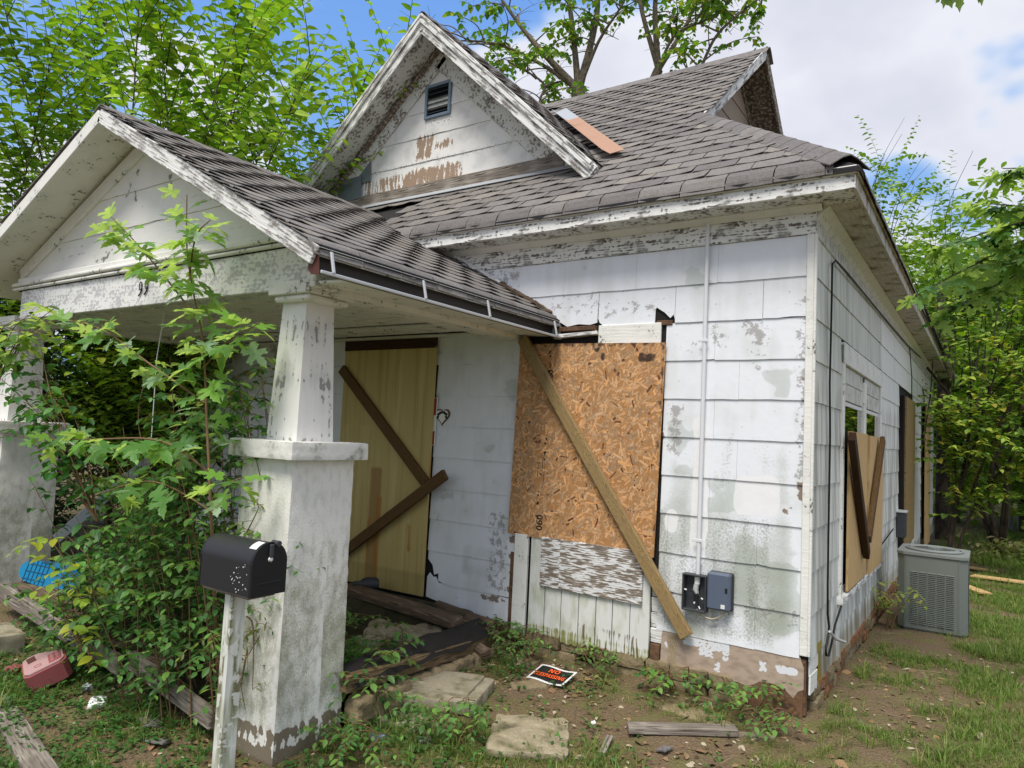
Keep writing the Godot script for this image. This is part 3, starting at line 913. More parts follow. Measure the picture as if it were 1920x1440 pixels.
# a four-sided shaft, square at foot and head
func shaft(w0: float, w1: float, y0: float, y1: float, us := Vector2.ONE, uo := Vector2.ZERO) -> ArrayMesh:
	var b := MB.new()
	b.us = us
	b.uo = uo
	var c: Array = []
	for k: Array in [[w0 * 0.5, y0], [w1 * 0.5, y1]]:
		var r: float = k[0]
		c.append([Vector3(-r, k[1], r), Vector3(r, k[1], r), Vector3(r, k[1], -r), Vector3(-r, k[1], -r)])
	for i in 4:
		var j := (i + 1) % 4
		var o: Vector3 = c[0][i] + c[0][j]
		o.y = 0
		b.face([c[0][i], c[0][j], c[1][j], c[1][i]], o)
	b.face(c[1], Vector3.UP)
	b.face(c[0], Vector3.DOWN)
	return b.mesh()


# uneven rendered pier that widens a little downwards
func pier_mesh(w1: float, w0: float, y0: float, y1: float, sd: int) -> ArrayMesh:
	var f := FastNoiseLite.new()
	f.seed = sd
	f.fractal_octaves = 4
	f.frequency = 3.0
	var b := MB.new()
	var rows := 40
	var cols := 14
	for side in 4:
		var ang := side * PI / 2
		var rot := Basis(Vector3.UP, ang)
		var g: Array = []
		for i in rows + 1:
			var k := float(i) / rows
			var y := lerpf(y0, y1, k)
			var half := lerpf(w0, w1, pow(k, 0.6)) * 0.5
			var row: Array = []
			for j in cols + 1:
				var x := lerpf(-half, half, float(j) / cols)
				var p := rot * Vector3(x, y, half)
				var edge := 1.0 if j > 0 and j < cols else 0.0
				var d := f.get_noise_3dv(p * 1.0) * 0.008 + f.get_noise_3dv(p * 9.0) * 0.0012
				var o := (p * Vector3(1, 0, 1)).normalized() if edge < 0.5 else rot * Vector3(0, 0, 1)
				if edge < 0.5:
					d = f.get_noise_3dv(p * 8.0) * 0.007 - 0.003
				row.append(p + o * d)
			g.append(row)
		for i in rows:
			for j in cols:
				var q: Array = [g[i][j], g[i][j + 1], g[i + 1][j + 1], g[i + 1][j]]
				var ns: Array = []
				var uvs: Array = []
				for c: Array in [[i, j], [i, j + 1], [i + 1, j + 1], [i + 1, j]]:
					var du: Vector3 = g[c[0]][mini(c[1] + 1, cols)] - g[c[0]][maxi(c[1] - 1, 0)]
					var dv: Vector3 = g[mini(c[0] + 1, rows)][c[1]] - g[maxi(c[0] - 1, 0)][c[1]]
					ns.append(du.cross(dv).normalized())
					uvs.append(Vector2(float(c[1]) / cols + side * 0.37, 1.0 - float(c[0]) / rows))
				b.smooth_quad(q, ns, uvs)
	return b.mesh()


func build_porch() -> void:
	# two rendered piers with tapered posts
	for k: Array in [[-2.54, 1.91, -0.36], [-6.41, 1.9, -0.2]]:
		var px: float = k[0]
		var pz: float = k[1]
		put("porch_pier", pier_mesh(0.46, 0.5, k[2], 1.45, int(px * 10.0)), M.pier_stucco, house, Transform3D(Basis(), Vector3(px, 0, pz)))
		put("pier_cap", lumpy(Vector3(0.58, 0.105, 0.58), 14, 0.003, 14.0, 0.01, px), M.stucco, house, Transform3D(Basis(), Vector3(px + 0.01, 1.505, pz + 0.01)))
		put("porch_post", shaft(0.272, 0.206, 1.545, 2.4, Vector2(0.8, 0.8)), M.post_paint, house, Transform3D(Basis(), Vector3(px + 0.065, 0, pz + 0.06)))
		var cap := Node3D.new()
		cap.name = "post_capital" if px > -4.0 else "post_capital_001"
		cap.position = Vector3(px + 0.095, 0, pz + 0.065)
		house.add_child(cap)
		board("capital_slab", Vector3(0.36, 0.075, 0.36), M.trim, cap, Transform3D(Basis(), Vector3(0, 2.445, 0)))
		board("capital_bead", Vector3(0.31, 0.036, 0.31), M.trim, cap, Transform3D(Basis(), Vector3(0, 2.388, 0)), 0.012)
	# beams, ceiling, gable
	board("porch_beam", Vector3(3.8, 0.25, 0.18), M.beam_paint, house, Transform3D(Basis(), Vector3(-4.12, 2.56, 2.06)), 0.006)
	board("porch_side_beam", Vector3(0.18, 0.17, 1.96), M.trim, house, Transform3D(Basis(), Vector3(-2.295, 2.5, 0.985)))
	board("porch_side_beam", Vector3(0.18, 0.17, 1.96), M.trim, house, Transform3D(Basis(), Vector3(-6.08, 2.5, 0.985)))
	board("cornice", Vector3(3.74, 0.03, 0.04), M.trim, house, Transform3D(Basis(), Vector3(-4.27, 2.735, 2.17)), 0.01)
	board("cornice", Vector3(3.8, 0.022, 0.03), M.trim, house, Transform3D(Basis(), Vector3(-4.24, 2.7, 2.165)), 0.008)
	board("cornice", Vector3(3.6, 0.05, 0.03), M.trim, house, Transform3D(Basis(), Vector3(-4.28, 2.77, 2.15)), 0.008)
	for i in 22:
		var zz := 1.93 - 0.09 * i
		if i == 14 or i == 19:
			continue
		board("ceiling_board", Vector3(3.7, 0.016, 0.085), M.trim, house, Transform3D(Basis(Vector3(1, 0, 0), rng.randf_range(-0.06, 0.06)), Vector3(-4.19, 2.475 + rng.randf_range(-0.006, 0.004), zz)), 0.003)
	board("ceiling_deck", Vector3(3.7, 0.02, 1.96), M.tar_paper, house, Transform3D(Basis(), Vector3(-4.19, 2.535, 0.985)))
	# gable face: courses cut to the slope
	var ridge := Vector2(-4.22, 3.79)
	var tri := PackedVector2Array([Vector2(-6.1, 2.78), Vector2(-2.28, 2.78), Vector2(-4.22, 3.66)])
	courses(-6.2, -2.2, 0, 5, 2.78 + 0.2682 * 4, func(r: int) -> Array: return [-4.9 + 0.35 * (r % 2), -3.9 + 0.3 * (r % 2)], Transform3D(Basis(), Vector3(0, 0, 2.115)), "trim", Vector2(0.35, 0.35), Vector2.ZERO, house, [tri])
	var bk := MB.new()
	bk.prism(PackedVector2Array([Vector2(-6.2, 2.7), Vector2(-2.24, 2.7), Vector2(-4.22, 3.68)]), 2.0, 2.105)
	put("gable_sheathing", bk.mesh(), M.tar_paper, house)
	for s: Array in [[Vector2(-2.36, 2.785), 1.0], [Vector2(-6.1, 2.86), -1.0]]:
		var e: Vector2 = s[0]
		beam("gable_rake_trim", Vector3(ridge.x, ridge.y - 0.15, 2.135), Vector3(e.x, e.y - 0.02, 2.135), 0.09, 0.022, M.trim, house)
		beam("gable_rake_trim", Vector3(ridge.x, ridge.y - 0.20, 2.13), Vector3(e.x, e.y - 0.075, 2.13), 0.03, 0.03, M.trim, house)
	# porch roof decks with painted underside
	var eR := Vector2(-1.87, 2.555)
	var eL := Vector2(-6.62, 2.73)
	for s: Array in [[eR, "porch_roof"], [eL, "porch_roof_far_slope"]]:
		var e: Vector2 = s[0]
		var d := MB.new()
		var poly := PackedVector2Array([ridge, e, e - Vector2(0, 0.05), ridge - Vector2(0, 0.06)])
		d.prism(poly, -0.25, 2.44, Transform3D(), 0.0, true)
		var o := put(s[1], d.mesh(), M.trim, house)
		var fl := MB.new()
		fl.prism(PackedVector2Array([ridge + Vector2(0, 0.004), e + Vector2(0, 0.004), e + Vector2(0, 0.010), ridge + Vector2(0, 0.010)]), -0.25, 2.445, Transform3D(), 0.0, true)
		put("roofing_felt", fl.mesh(), M.felt, o)
		beam("rake_board", Vector3(ridge.x, ridge.y - 0.055, 2.452), Vector3(e.x, e.y - 0.05, 2.452), 0.1, 0.022, M.peeled_trim if e == eR else M.trim, o)
	# eave of the near slope: fascia, soffit, then the gutter that has rolled outwards
	board("porch_fascia", Vector3(0.02, 0.1, 2.38), M.trim, house, Transform3D(Basis(), Vector3(-1.945, 2.5, 1.2)))
	board("porch_soffit", Vector3(0.26, 0.018, 2.12), M.trim, house, Transform3D(Basis(Vector3(0, 0, 1), -0.05), Vector3(-2.075, 2.452, 1.08)))
	var gut := Geometry2D.offset_polyline(PackedVector2Array([Vector2(-1.862, 2.548), Vector2(-1.922, 2.52), Vector2(-1.93, 2.44), Vector2(-1.9, 2.425), Vector2(-1.84, 2.414)]), 0.0016)
	var gm := MB.new()
	gm.prism(gut[0], 0.03, 2.44, Transform3D(), 0.0, true)
	var g := put("gutter", gm.mesh(), M.brown_metal, house)
	beam("gutter_lip", Vector3(-1.832, 2.42, 0.03), Vector3(-1.832, 2.42, 2.44), 0.018, 0.012, M.aluminium, g)
	var ec := MB.new()
	ec.prism(PackedVector2Array([Vector2(-1.862, 2.548), Vector2(-1.922, 2.52), Vector2(-1.93, 2.44), Vector2(-1.9, 2.412), Vector2(-1.84, 2.406)]), 2.438, 2.442, Transform3D(), 0.0, true)
	put("gutter_end", ec.mesh(), M.red_metal, g)
	ec = MB.new()
	ec.prism(PackedVector2Array([Vector2(-1.862, 2.548), Vector2(-1.922, 2.52), Vector2(-1.93, 2.44), Vector2(-1.9, 2.412), Vector2(-1.84, 2.406)]), 0.026, 0.03, Transform3D(), 0.0, true)
	put("gutter_end", ec.mesh(), M.aluminium, g)
	for zz: float in [0.12, 1.0, 1.65, 2.36]:
		beam("gutter_strap", Vector3(-1.855, 2.54, zz), Vector3(-1.826, 2.425, zz), 0.012, 0.02, M.aluminium, g, Vector3(1, 0, 0))
	# house numbers on the beam, screwed-on script nines
	for k: Array in [[-4.06, 2.556], [-3.985, 2.562]]:
		var tb := MB.new()
		var pts: Array = []
		var rad: Array = []
		for i in 15:
			var a := -0.25 + TAU * i / 14.0
			pts.append(Vector3(k[0] + 0.017 * cos(a), k[1] + 0.02 + 0.03 * sin(a), 2.158))
			rad.append(0.0038)
		for i in range(1, 9):
			var a := i / 8.0
			pts.append(Vector3(k[0] + 0.018 - 0.04 * a * a + (0.006 if i == 8 else 0.0), k[1] + 0.01 - 0.075 * a + (0.012 * a * a), 2.158))
			rad.append(0.004 + 0.0015 * a)
		tb.tube(pts, rad, 5)
		put("number_nine", tb.mesh(), M.black_iron, house)


# --- the roofs ---------------------------------------------------------------------------------------------------------
var tabs: Array = []          # every shingle tab: [importance, variant, tint, transform]
var eye := Vector3(0.92, 1.67, 4.76)
var tab_meshes: Array = []


func make_tab(droop: float, curl: float, sd: int, wide := 0.302) -> ArrayMesh:
	var r := RandomNumberGenerator.new()
	r.seed = sd
	var b := MB.new()
	b.uo = Vector2(r.randf(), r.randf())
	b.us = Vector2(1.6, 1.6)
	var nx := 3
	var zs: Array = [-0.05, 0.06, 0.13, 0.152]
	if droop > 0.0:
		zs = [-0.05, 0.1, 0.15, 0.185]
	var top: Array = []
	for z: float in zs:
		var row: Array = []
		for i in nx + 1:
			var f := float(i) / nx
			var y := 0.003 + 0.008 * clampf((z + 0.05) / 0.2, 0, 1)
			y += curl * pow(absf(f - 0.5) * 2.0, 2.0) * clampf(z / 0.15, 0, 1) * r.randf_range(0.4, 1.2)
			y += r.randf_range(-0.0012, 0.0012)
			if droop > 0.0 and z > 0.09:
				y -= droop * pow((z - 0.09) / 0.095, 1.6)
			var zz := z + (r.randf_range(-0.005, 0.005) if z > 0.14 else 0.0)
			row.append(Vector3(0.003 + f * (wide - 0.008), y, zz))
		top.append(row)
	for i in zs.size() - 1:
		for k in nx:
			b.face([top[i][k], top[i][k + 1], top[i + 1][k + 1], top[i + 1][k]], Vector3(0, 1, 0))
	var th := Vector3(0, -0.005, 0)
	var last: Array = top[zs.size() - 1]
	for k in nx:
		b.face([last[k], last[k + 1], last[k + 1] + th, last[k] + th], Vector3(0, 0, 1))
	for i in zs.size() - 1:
		b.face([top[i][0], top[i + 1][0], top[i + 1][0] + th, top[i][0] + th], Vector3(-1, 0, 0))
		b.face([top[i][nx], top[i + 1][nx], top[i + 1][nx] + th, top[i][nx] + th], Vector3(1, 0, 0))
	return b.mesh()


# rows of tabs on a slope; o is the low left corner, u runs along the eave, s up the slope. span gives [from, to] along u for a height up the slope
func shingle_slope(o: Vector3, u: Vector3, s: Vector3, rows: int, span: Callable, wear: float, skip: Callable, eave := true) -> void:
	var nrm := s.cross(u).normalized()
	if nrm.y < 0:
		nrm = -nrm
	var flip := nrm.cross(-s).dot(u) < 0.0
	for r in rows:
		var v := r * 0.143
		var lim: Array = span.call(v + 0.05)
		if lim[1] - lim[0] < 0.05:
			continue
		var off := fposmod(r * 0.1525 + rng.randf_range(-0.02, 0.02), 0.305)
		var x: float = floor((lim[0] - off) / 0.305) * 0.305 + off
		var dv := rng.randf_range(-0.006, 0.006)
		while x < lim[1]:
			var a := maxf(x, lim[0])
			var b := minf(x + 0.305, lim[1])
			x += 0.305
			if b - a < 0.03:
				continue
			var p: Vector3 = o + u * a + s * (v + dv + rng.randf_range(-0.003, 0.003))
			if skip.call(p + u * (b - a) * 0.5):
				continue
			var k := (b - a) / 0.302
			var bx := u * k
			if flip:
				p += u * (b - a)
				bx = -bx
			var base := Basis(bx, nrm, -s)
			base = Basis(u.normalized(), rng.randf_range(-0.009, 0.009) * wear) * base
			var xf := Transform3D(base, p + s * 0.143 + nrm * 0.004)
			var d := p - eye
			var imp: float = absf(d.normalized().dot(nrm)) * k / d.length_squared()
			if eave and r == 0:
				tabs.append([imp * 6.0, 4 + rng.randi() % 2, tint(wear, true), xf])
			else:
				tabs.append([imp, rng.randi() % 4, tint(wear, false), xf])


func tint(wear: float, low: bool) -> int:
	var q := rng.randf()
	if low:
		return 2 if q < 0.6 else 0
	if q < 0.18:
		return 1 if wear > 0.5 else 2
	if q < 0.3:
		return 3
	if q < 0.42:
		return 2
	return 0


func build_roof() -> void:
	for i in 4:
		tab_meshes.append(make_tab(0.0, 0.004 + 0.003 * i, 40 + i))
	for i in 2:
		tab_meshes.append(make_tab(0.055, 0.002, 60 + i))
	tab_meshes.append(make_tab(0.02, 0.03, 70))
	var m := 0.82
	var run := sqrt(1.0 + m * m)
	# main roof, front slope and the rest of its hull
	var A := Vector3(0.30, 3.36, 0.30)
	var H := Vector3(-1.19, 4.58, -1.19)
	var R := Vector3(-1.13, 6.045, -2.975)
	var R2 := Vector3(-4.9, 6.045, -2.975)
	var L := Vector3(-6.9, 3.36, 0.30)
	var dn := Vector3(0, -0.03, 0)
	var d := MB.new()
	for k: Array in [[L, A, H], [L, H, R], [L, R, R2]]:
		d.face([k[0] + dn, k[1] + dn, k[2] + dn], Vector3(0, 1, 1))
		d.face([k[0] + dn * 2, k[1] + dn * 2, k[2] + dn * 2], Vector3(0, -1, -1))
	d.face([A + dn, L + dn, L + dn * 2, A + dn * 2], Vector3(0, 0, 1))
	d.face([H + dn, R + dn, R + dn * 3, H + dn * 3], Vector3(1, 0, 0))
	d.face([A + dn, A + dn * 2, Vector3(0.30, 3.30, -12.3), Vector3(0.30, 3.33, -12.3)], Vector3(1, 0, 0))
	d.face([A + dn, Vector3(0.30, 3.33, -12.3), Vector3(-2.98, 6.01, -12.3), Vector3(-2.98, 6.01, -4.75), Vector3(-1.45, 4.77, -4.75), Vector3(-1.45, 4.77, -1.45)], Vector3(1, 1, 0))
	d.face([R + dn, R2 + dn, Vector3(-4.9, 4.6, -4.76), Vector3(-1.13, 4.6, -4.76)], Vector3(0, 1, -1))
	d.face([Vector3(-2.98, 6.01, -12.3), Vector3(-2.98, 6.01, -4.0), Vector3(-6.9, 2.8, -4.0), Vector3(-6.9, 2.8, -12.3)], Vector3(-1, 1, 0))
	d.face([L + dn, R2 + dn, Vector3(-6.9, 3.3, -6.0)], Vector3(-1, 1, 0))
	var roof := put("main_roof", d.mesh(), M.felt, house)
	# shingle courses
	var sl := Vector3(0, m, -1.0).normalized()
	var span_front := func(v: float) -> Array:
		var zz := 0.30 - v / run
		var hi := (zz - 0.11 if zz > -1.19 else -1.13)
		return [-5.6 + 0.3 * maxf(0.0, -zz - 1.0) + 6.9, hi + 6.9]
	var skip_front := func(p: Vector3) -> bool:
		if p.z < -0.62:
			var back := -0.34 - p.z
			if p.x < -1.78 - back * 0.845 and p.x > -5.4 + back * 0.74:
				return true
		return p.z > -0.3 and p.x < -3.75 or p.x < -5.3
	shingle_slope(L, Vector3(1, 0, 0), sl, 30, span_front, 0.4, skip_front)
	var never := func(_p: Vector3) -> bool: return false
	# side slope: only its edge shows, so a narrow band of courses is enough
	shingle_slope(Vector3(0.30, 3.36, -12.2), Vector3(0, 0, 1), Vector3(-1.0, m, 0).normalized(), 3, func(v: float) -> Array: return [0.0, 12.38 - v / run], 0.4, never)
	# upper gable: both slopes
	var gr := Vector3(-3.70, 5.74, -0.20)
	var gR := Vector3(-1.74, 3.90, -0.20)
	var gL := Vector3(-5.45, 4.22, -0.20)
	var ur := (gr - gR)
	shingle_slope(gR, Vector3(0, 0, -1), ur.normalized(), 18, func(v: float) -> Array: return [-0.03, 0.16 + v / ur.length() * 2.3], 0.5, never)
	var ul := (gr - gL)
	shingle_slope(gL, Vector3(0, 0, -1), ul.normalized(), 15, func(v: float) -> Array: return [-0.03, 0.3 + v / ul.length() * 2.2], 0.5, never)
	# porch roof, near and far slope
	var pr := Vector3(-4.22, 3.80, 2.44)
	var pR := Vector3(-1.87, 2.565, 2.44)
	var pL := Vector3(-6.62, 2.74, 2.44)
	var vr := pr - pR
	var span_porch := func(v: float) -> Array:
		var y := 2.565 + 1.235 * v / vr.length()
		var inner := 2.43 + maxf(0.0, (y - 3.4) / 0.82) + (0.14 if y > 3.33 else 0.0)
		return [-0.035, inner]
	shingle_slope(pR, Vector3(0, 0, -1), vr.normalized(), 18, span_porch, 1.0, never)
	var vl := pr - pL
	shingle_slope(pL, Vector3(0, 0, -1), vl.normalized(), 17, func(_v: float) -> Array: return [-0.035, 2.45], 1.0, never)
	tabs.sort_custom(func(a: Array, b: Array) -> bool: return a[0] > b[0])
	var tints: Array = [M.shingle_grey, M.shingle_tan, M.shingle_dark, M.shingle_pale]
	var tcol: Array = [Color(0.62, 0.61, 0.61), Color(0.68, 0.65, 0.62), Color(0.53, 0.52, 0.53), Color(0.72, 0.7, 0.67)]
	var far_x: Array = []
	var far_c: Array = []
	for i in tabs.size():
		var q: Array = tabs[i]
		if i < 298:
			put("shingle", tab_meshes[q[1]], tints[q[2]], roof, q[3])
		else:
			far_x.append(q[3])
			var w := rng.randf_range(0.85, 1.1)
			far_c.append(tcol[q[2]] * w)
	multi("small_shingles", tab_meshes[2], M.shingles, roof, far_x, far_c)
	# caps over the hip and the ridges, one strip of lapped pieces each
	ridge_caps("hip_caps", A + Vector3(-0.06, 0.05, -0.06), H, Vector3(-1, 0, 1) * 0.1, m * 0.1, Vector3(1, 0, -1) * 0.1, m * 0.1, roof, 0.16)
	ridge_caps("ridge_caps", R2, R, Vector3(0, 0, 0.15), 0.123, Vector3(0, 0, -0.15), 0.123, roof, 0.2)
	ridge_caps("ridge_caps", Vector3(-3.70, 5.742, -0.17), Vector3(-3.70, 5.742, -2.6), Vector3(-0.1, 0, 0), 0.09, Vector3(0.1, 0, 0), 0.1, roof, 0.16)
	ridge_caps("ridge_caps", Vector3(-4.22, 3.798, 2.46), Vector3(-4.22, 3.798, -0.2), Vector3(-0.1, 0, 0), 0.047, Vector3(0.1, 0, 0), 0.056, roof, 0.16)
	# end gable over the hip: rake boards, tan siding, brown soffit of the far slope
	var tb := MB.new()
	tb.prism(PackedVector2Array([Vector2(1.35, 4.72), Vector2(4.6, 4.72), Vector2(2.975, 6.0)]), -1.5, -1.44, Transform3D(Basis(Vector3(0, 0, -1), Vector3(0, 1, 0), Vector3(1, 0, 0)), Vector3.ZERO))
	put("end_gable_sheathing", tb.mesh(), M.tar_paper, house)
	var S := Transform3D(Basis(Vector3(0, 0, -1), Vector3(0, 1, 0), Vector3(1, 0, 0)), Vector3(-1.435, 0, 0))
	var tri := PackedVector2Array([Vector2(1.4, 4.74), Vector2(4.5, 4.74), Vector2(2.975, 5.96)])
	courses(1.3, 4.6, 0, 5, 4.74 + 1.27, func(r: int) -> Array: return [2.2 + 0.3 * (r % 2), 2.9 + 0.2 * (r % 2), 3.5], S, "tan_siding", Vector2.ONE, Vector2.ZERO, house, [tri])
	var H2 := Vector3(-1.13, 4.58, -4.76)
	beam("end_rake_board", H + Vector3(0.01, -0.05, 0), R + Vector3(0.0, -0.05, 0), 0.1, 0.03, M.peeled_trim, house)
	beam("end_rake_board", R + Vector3(0.005, -0.07, 0), H2 + Vector3(0, -0.07, 0), 0.13, 0.03, M.brown_peeled, house)
	for q: Array in [[H, R], [R, H2]]:
		var e: Vector3 = q[0]
		var f: Vector3 = q[1]
		var sf := MB.new()
		var k := Vector3(-0.32, 0, 0)
		var lo := Vector3(0, -0.10, 0)
		var lo2 := Vector3(0, -0.125, 0)
		sf.face([e + lo2, f + lo2, f + lo2 + k, e + lo2 + k], Vector3(0, -1, 0))
		sf.face([e + lo, f + lo, f + lo + k, e + lo + k], Vector3(0, 1, 0))
		put("end_gable_soffit", sf.mesh(), M.brown_peeled, house)
		beam("end_gable_trim", e + Vector3(-0.29, -0.17, 0), f + Vector3(-0.29, -0.17, 0), 0.1, 0.03, M.brown_peeled, house)
	# upper front gable
	var wz := -0.55
	var gtri := PackedVector2Array([Vector2(-5.2, 4.1), Vector2(-2.36, 4.1), Vector2(-3.735, 5.43)])
	var bk := MB.new()
	bk.prism(PackedVector2Array([Vector2(-5.35, 4.0), Vector2(-2.2, 4.0), Vector2(-3.72, 5.6)]), wz - 0.1, wz - 0.006)
	put("upper_gable_sheathing", bk.mesh(), M.tar_paper, house)
	courses(-5.2, -2.3, 0, 6, 4.94 + 0.2682 * 2, func(r: int) -> Array: return [[], [-3.9], [-3.9, -3.2], [-4.43, -3.68], [-4.4, -3.6, -2.93], [-4.4, -3.7, -2.9]][r], Transform3D(Basis(), Vector3(0, 0, wz)), "gable_siding", Vector2(1.0 / 2.6, -1.0 / 1.5), Vector2(1.92, 3.67), house, [gtri])
	board("gable_foot_board", Vector3(3.1, 0.15, 0.03), M.old_wood, house, Transform3D(Basis(Vector3(0, 0, 1), 0.004), Vector3(-3.75, 4.085, wz + 0.03)))
	board("gable_flashing", Vector3(3.3, 0.006, 0.12), M.flash_metal, house, Transform3D(Basis(Vector3(1, 0, 0), 0.62), Vector3(-3.7, 4.012, wz + 0.09)), 0.0)
	for s: Array in [[gR, "upper_gable_roof"], [gL, "upper_gable_far_slope"]]:
		var e: Vector3 = s[0]
		var dk := MB.new()
		var r2 := Vector2(gr.x, gr.y)
		var e2 := Vector2(e.x, e.y)
		dk.prism(PackedVector2Array([r2, e2, e2 - Vector2(0, 0.1), r2 - Vector2(0, 0.12)]), -2.9, -0.21, Transform3D(), 0.0, true)
		var o := put(s[1], dk.mesh(), M.flaked_soffit, house)
		dk = MB.new()
		dk.prism(PackedVector2Array([r2 + Vector2(0, 0.003), e2 + Vector2(0, 0.003), e2 + Vector2(0, 0.012), r2 + Vector2(0, 0.012)]), -2.9, -0.19, Transform3D(), 0.0, true)
		put("roofing_felt", dk.mesh(), M.felt, o)
		var lo := Vector3(0, -0.01, 0)
		beam("upper_rake_board", gr + Vector3(0, -0.11, 0.012), e + Vector3(0, -0.11, 0.012), 0.14, 0.022, M.peeled_trim, o)
		beam("upper_rake_moulding", gr + Vector3(0, -0.065, 0.03), e + Vector3(0, -0.065, 0.03), 0.055, 0.026, M.peeled_trim, o)
		beam("upper_rake_shadow_board", gr + Vector3(0, -0.02, 0.03), e + Vector3(0, -0.02, 0.03) + lo, 0.03, 0.04, M.peeled_trim, o)
		beam("upper_gable_trim", gr + Vector3(0, -0.25 if e == gL else -0.285, -0.325), e + Vector3(0, -0.25 if e == gL else -0.285, -0.325), 0.18 if e == gL else 0.24, 0.02, M.flaked_soffit, o)
		beam("upper_gable_trim", gr + Vector3(0, -0.17, -0.305), e + Vector3(0, -0.17, -0.305), 0.05, 0.05, M.brown_peeled, o)
	# louvred vent
	var vent := Node3D.new()
	vent.name = "gable_vent"
	vent.position = Vector3(-3.74, 5.02, wz + 0.02)
	house.add_child(vent)
	for s: float in [-1.0, 1.0]:
		board("vent_frame", Vector3(0.032, 0.36, 0.03), M.vent_metal, vent, Transform3D(Basis(), Vector3(s * 0.155, 0, 0)))
		board("vent_frame", Vector3(0.28, 0.032, 0.03), M.vent_metal, vent, Transform3D(Basis(), Vector3(0, s * 0.164, 0)))
	board("vent_hollow", Vector3(0.28, 0.3, 0.006), M.black_void, vent, Transform3D(Basis(), Vector3(0, 0, -0.013)), 0.0)
	for i in 6:
		board("vent_louvre", Vector3(0.276, 0.036, 0.004), M.vent_dark, vent, Transform3D(Basis(Vector3(1, 0, 0), -0.9), Vector3(0, -0.12 + 0.05 * i, 0.0)), 0.0)
	# patches of sheet metal on the left foot of the gable, bright flashing up the right valley
	board("metal_patch", Vector3(0.25, 0.22, 0.004), M.galvanised, house, Transform3D(Basis(Vector3(0, 0, 1), 0.05), Vector3(-4.77, 4.42, wz + 0.028)), 0.0)
	board("metal_patch", Vector3(0.36, 0.25, 0.004), M.galvanised, house, Transform3D(Basis(Vector3(0, 0, 1), 0.05), Vector3(-4.94, 4.26, wz + 0.045)), 0.0)
	var v0 := Vector3(-3.4, 5.52, -2.3)
	var v1 := Vector3(-1.73, 4.02, -0.46)
	for i in 7:
		var a := v0.lerp(v1, i / 7.0)
		var c := v0.lerp(v1, (i + 1.02) / 7.0)
		var fm := MB.new()
		var w1 := Vector3(0.15, 0.035, 0.03)
		var bmp := Vector3(0, rng.randf_range(0.03, 0.05), 0)
		fm.face([a + bmp, c + bmp, c + w1, a + w1], Vector3(0, 1, 1))
		fm.face([a + bmp * 0.9, c + bmp * 0.9, c + w1 - Vector3(0, 0.004, 0), a + w1 - Vector3(0, 0.004, 0)], Vector3(0, -1, -1))
		fm.face([a + bmp, c + bmp, c + Vector3(-0.08, 0.09, 0), a + Vector3(-0.08, 0.09, 0)], Vector3(0, 1, 1))
		put("valley_flashing", fm.mesh(), M.flash_metal if i < 2 else M.rusty_flash, roof)
	# flashing and tar where the porch roof meets the wall
	for i in 9:
		var f := i / 9.0
		var p := Vector3(lerpf(-2.0, -3.1, f), lerpf(2.66, 3.27, f), 0.035)
		put("roof_tar", lumpy(Vector3(0.16, 0.03, 0.05), 3, 0.02, 18.0, 0.012, f * 3.0 + 1.0), M.peeled_trim if i > 3 else M.rotten_wood, house, Transform3D(Basis(Vector3(0, 0, 1), -0.5), p))
	# broken end of the far gutter
	var bp := MB.new()
	bp.tube([Vector3(0.31, 3.3, -9.2), Vector3(0.32, 3.26, -11.2), Vector3(0.34, 3.22, -12.2)], [0.03, 0.045, 0.06], 8, true)
	put("broken_gutter", bp.mesh(), M.dirty_soffit, house)


func ridge_caps(called: String, a: Vector3, b: Vector3, wa: Vector3, da: float, wb: Vector3, db: float, parent: Node, step: float) -> void:
	var n := int((b - a).length() / step)
	var dir := (b - a) / n
	var up := Vector3(0, 0.016, 0)
	for i in n:
		var p := a + dir * i
		var q := a + dir * (i + 1.25)
		var m := MB.new()
		m.us = Vector2(1.6, 1.6)
		m.uo = Vector2(rng.randf(), rng.randf())
		var lift := Vector3(0, 0.005 + rng.randf_range(0.0, 0.003), 0)
		var e1 := p + up + lift
		var f1 := q + up
		for s: Array in [[wa, da], [wb, db]]:
			var o: Vector3 = s[0] - Vector3(0, s[1], 0)
			var mid: Vector3 = o * 0.35 + Vector3(0, s[1] * 0.12, 0)
			m.face([e1, e1 + mid, f1 + mid, f1], Vector3(0, 1, 0) + s[0] * 0.5)
			m.face([e1 + mid, e1 + o, f1 + o, f1 + mid], Vector3(0, 1, 0) + s[0])
			m.face([e1, e1 + mid, e1 + mid - lift, e1 - lift], -dir)
			m.face([e1 + mid, e1 + o, e1 + o - lift, e1 + mid - lift], -dir)
			m.face([e1 + o, f1 + o, f1 + o - lift, e1 + o - lift], s[0])
		put(called.trim_suffix("s"), m.mesh(), [M.shingle_grey, M.shingle_grey, M.shingle_dark, M.shingle_dark][rng.randi() % 4] if i > n / 3 or called != "hip_caps" else M.shingle_dark, parent)


# --- ground and plants ---------------------------------------------------------------------------------------------------
var leaf_kinds := {}
var patch := FastNoiseLite.new()


func steps(lo: float, hi: float, list: Array) -> PackedFloat32Array:
	var o := PackedFloat32Array()
	var x := lo
	while x < hi:
		o.append(x)
		var d := 8.0
		for k: Array in list:
			if x >= k[0] and x < k[1]:
				d = k[2]
		x += d
	o.append(hi)
	return o


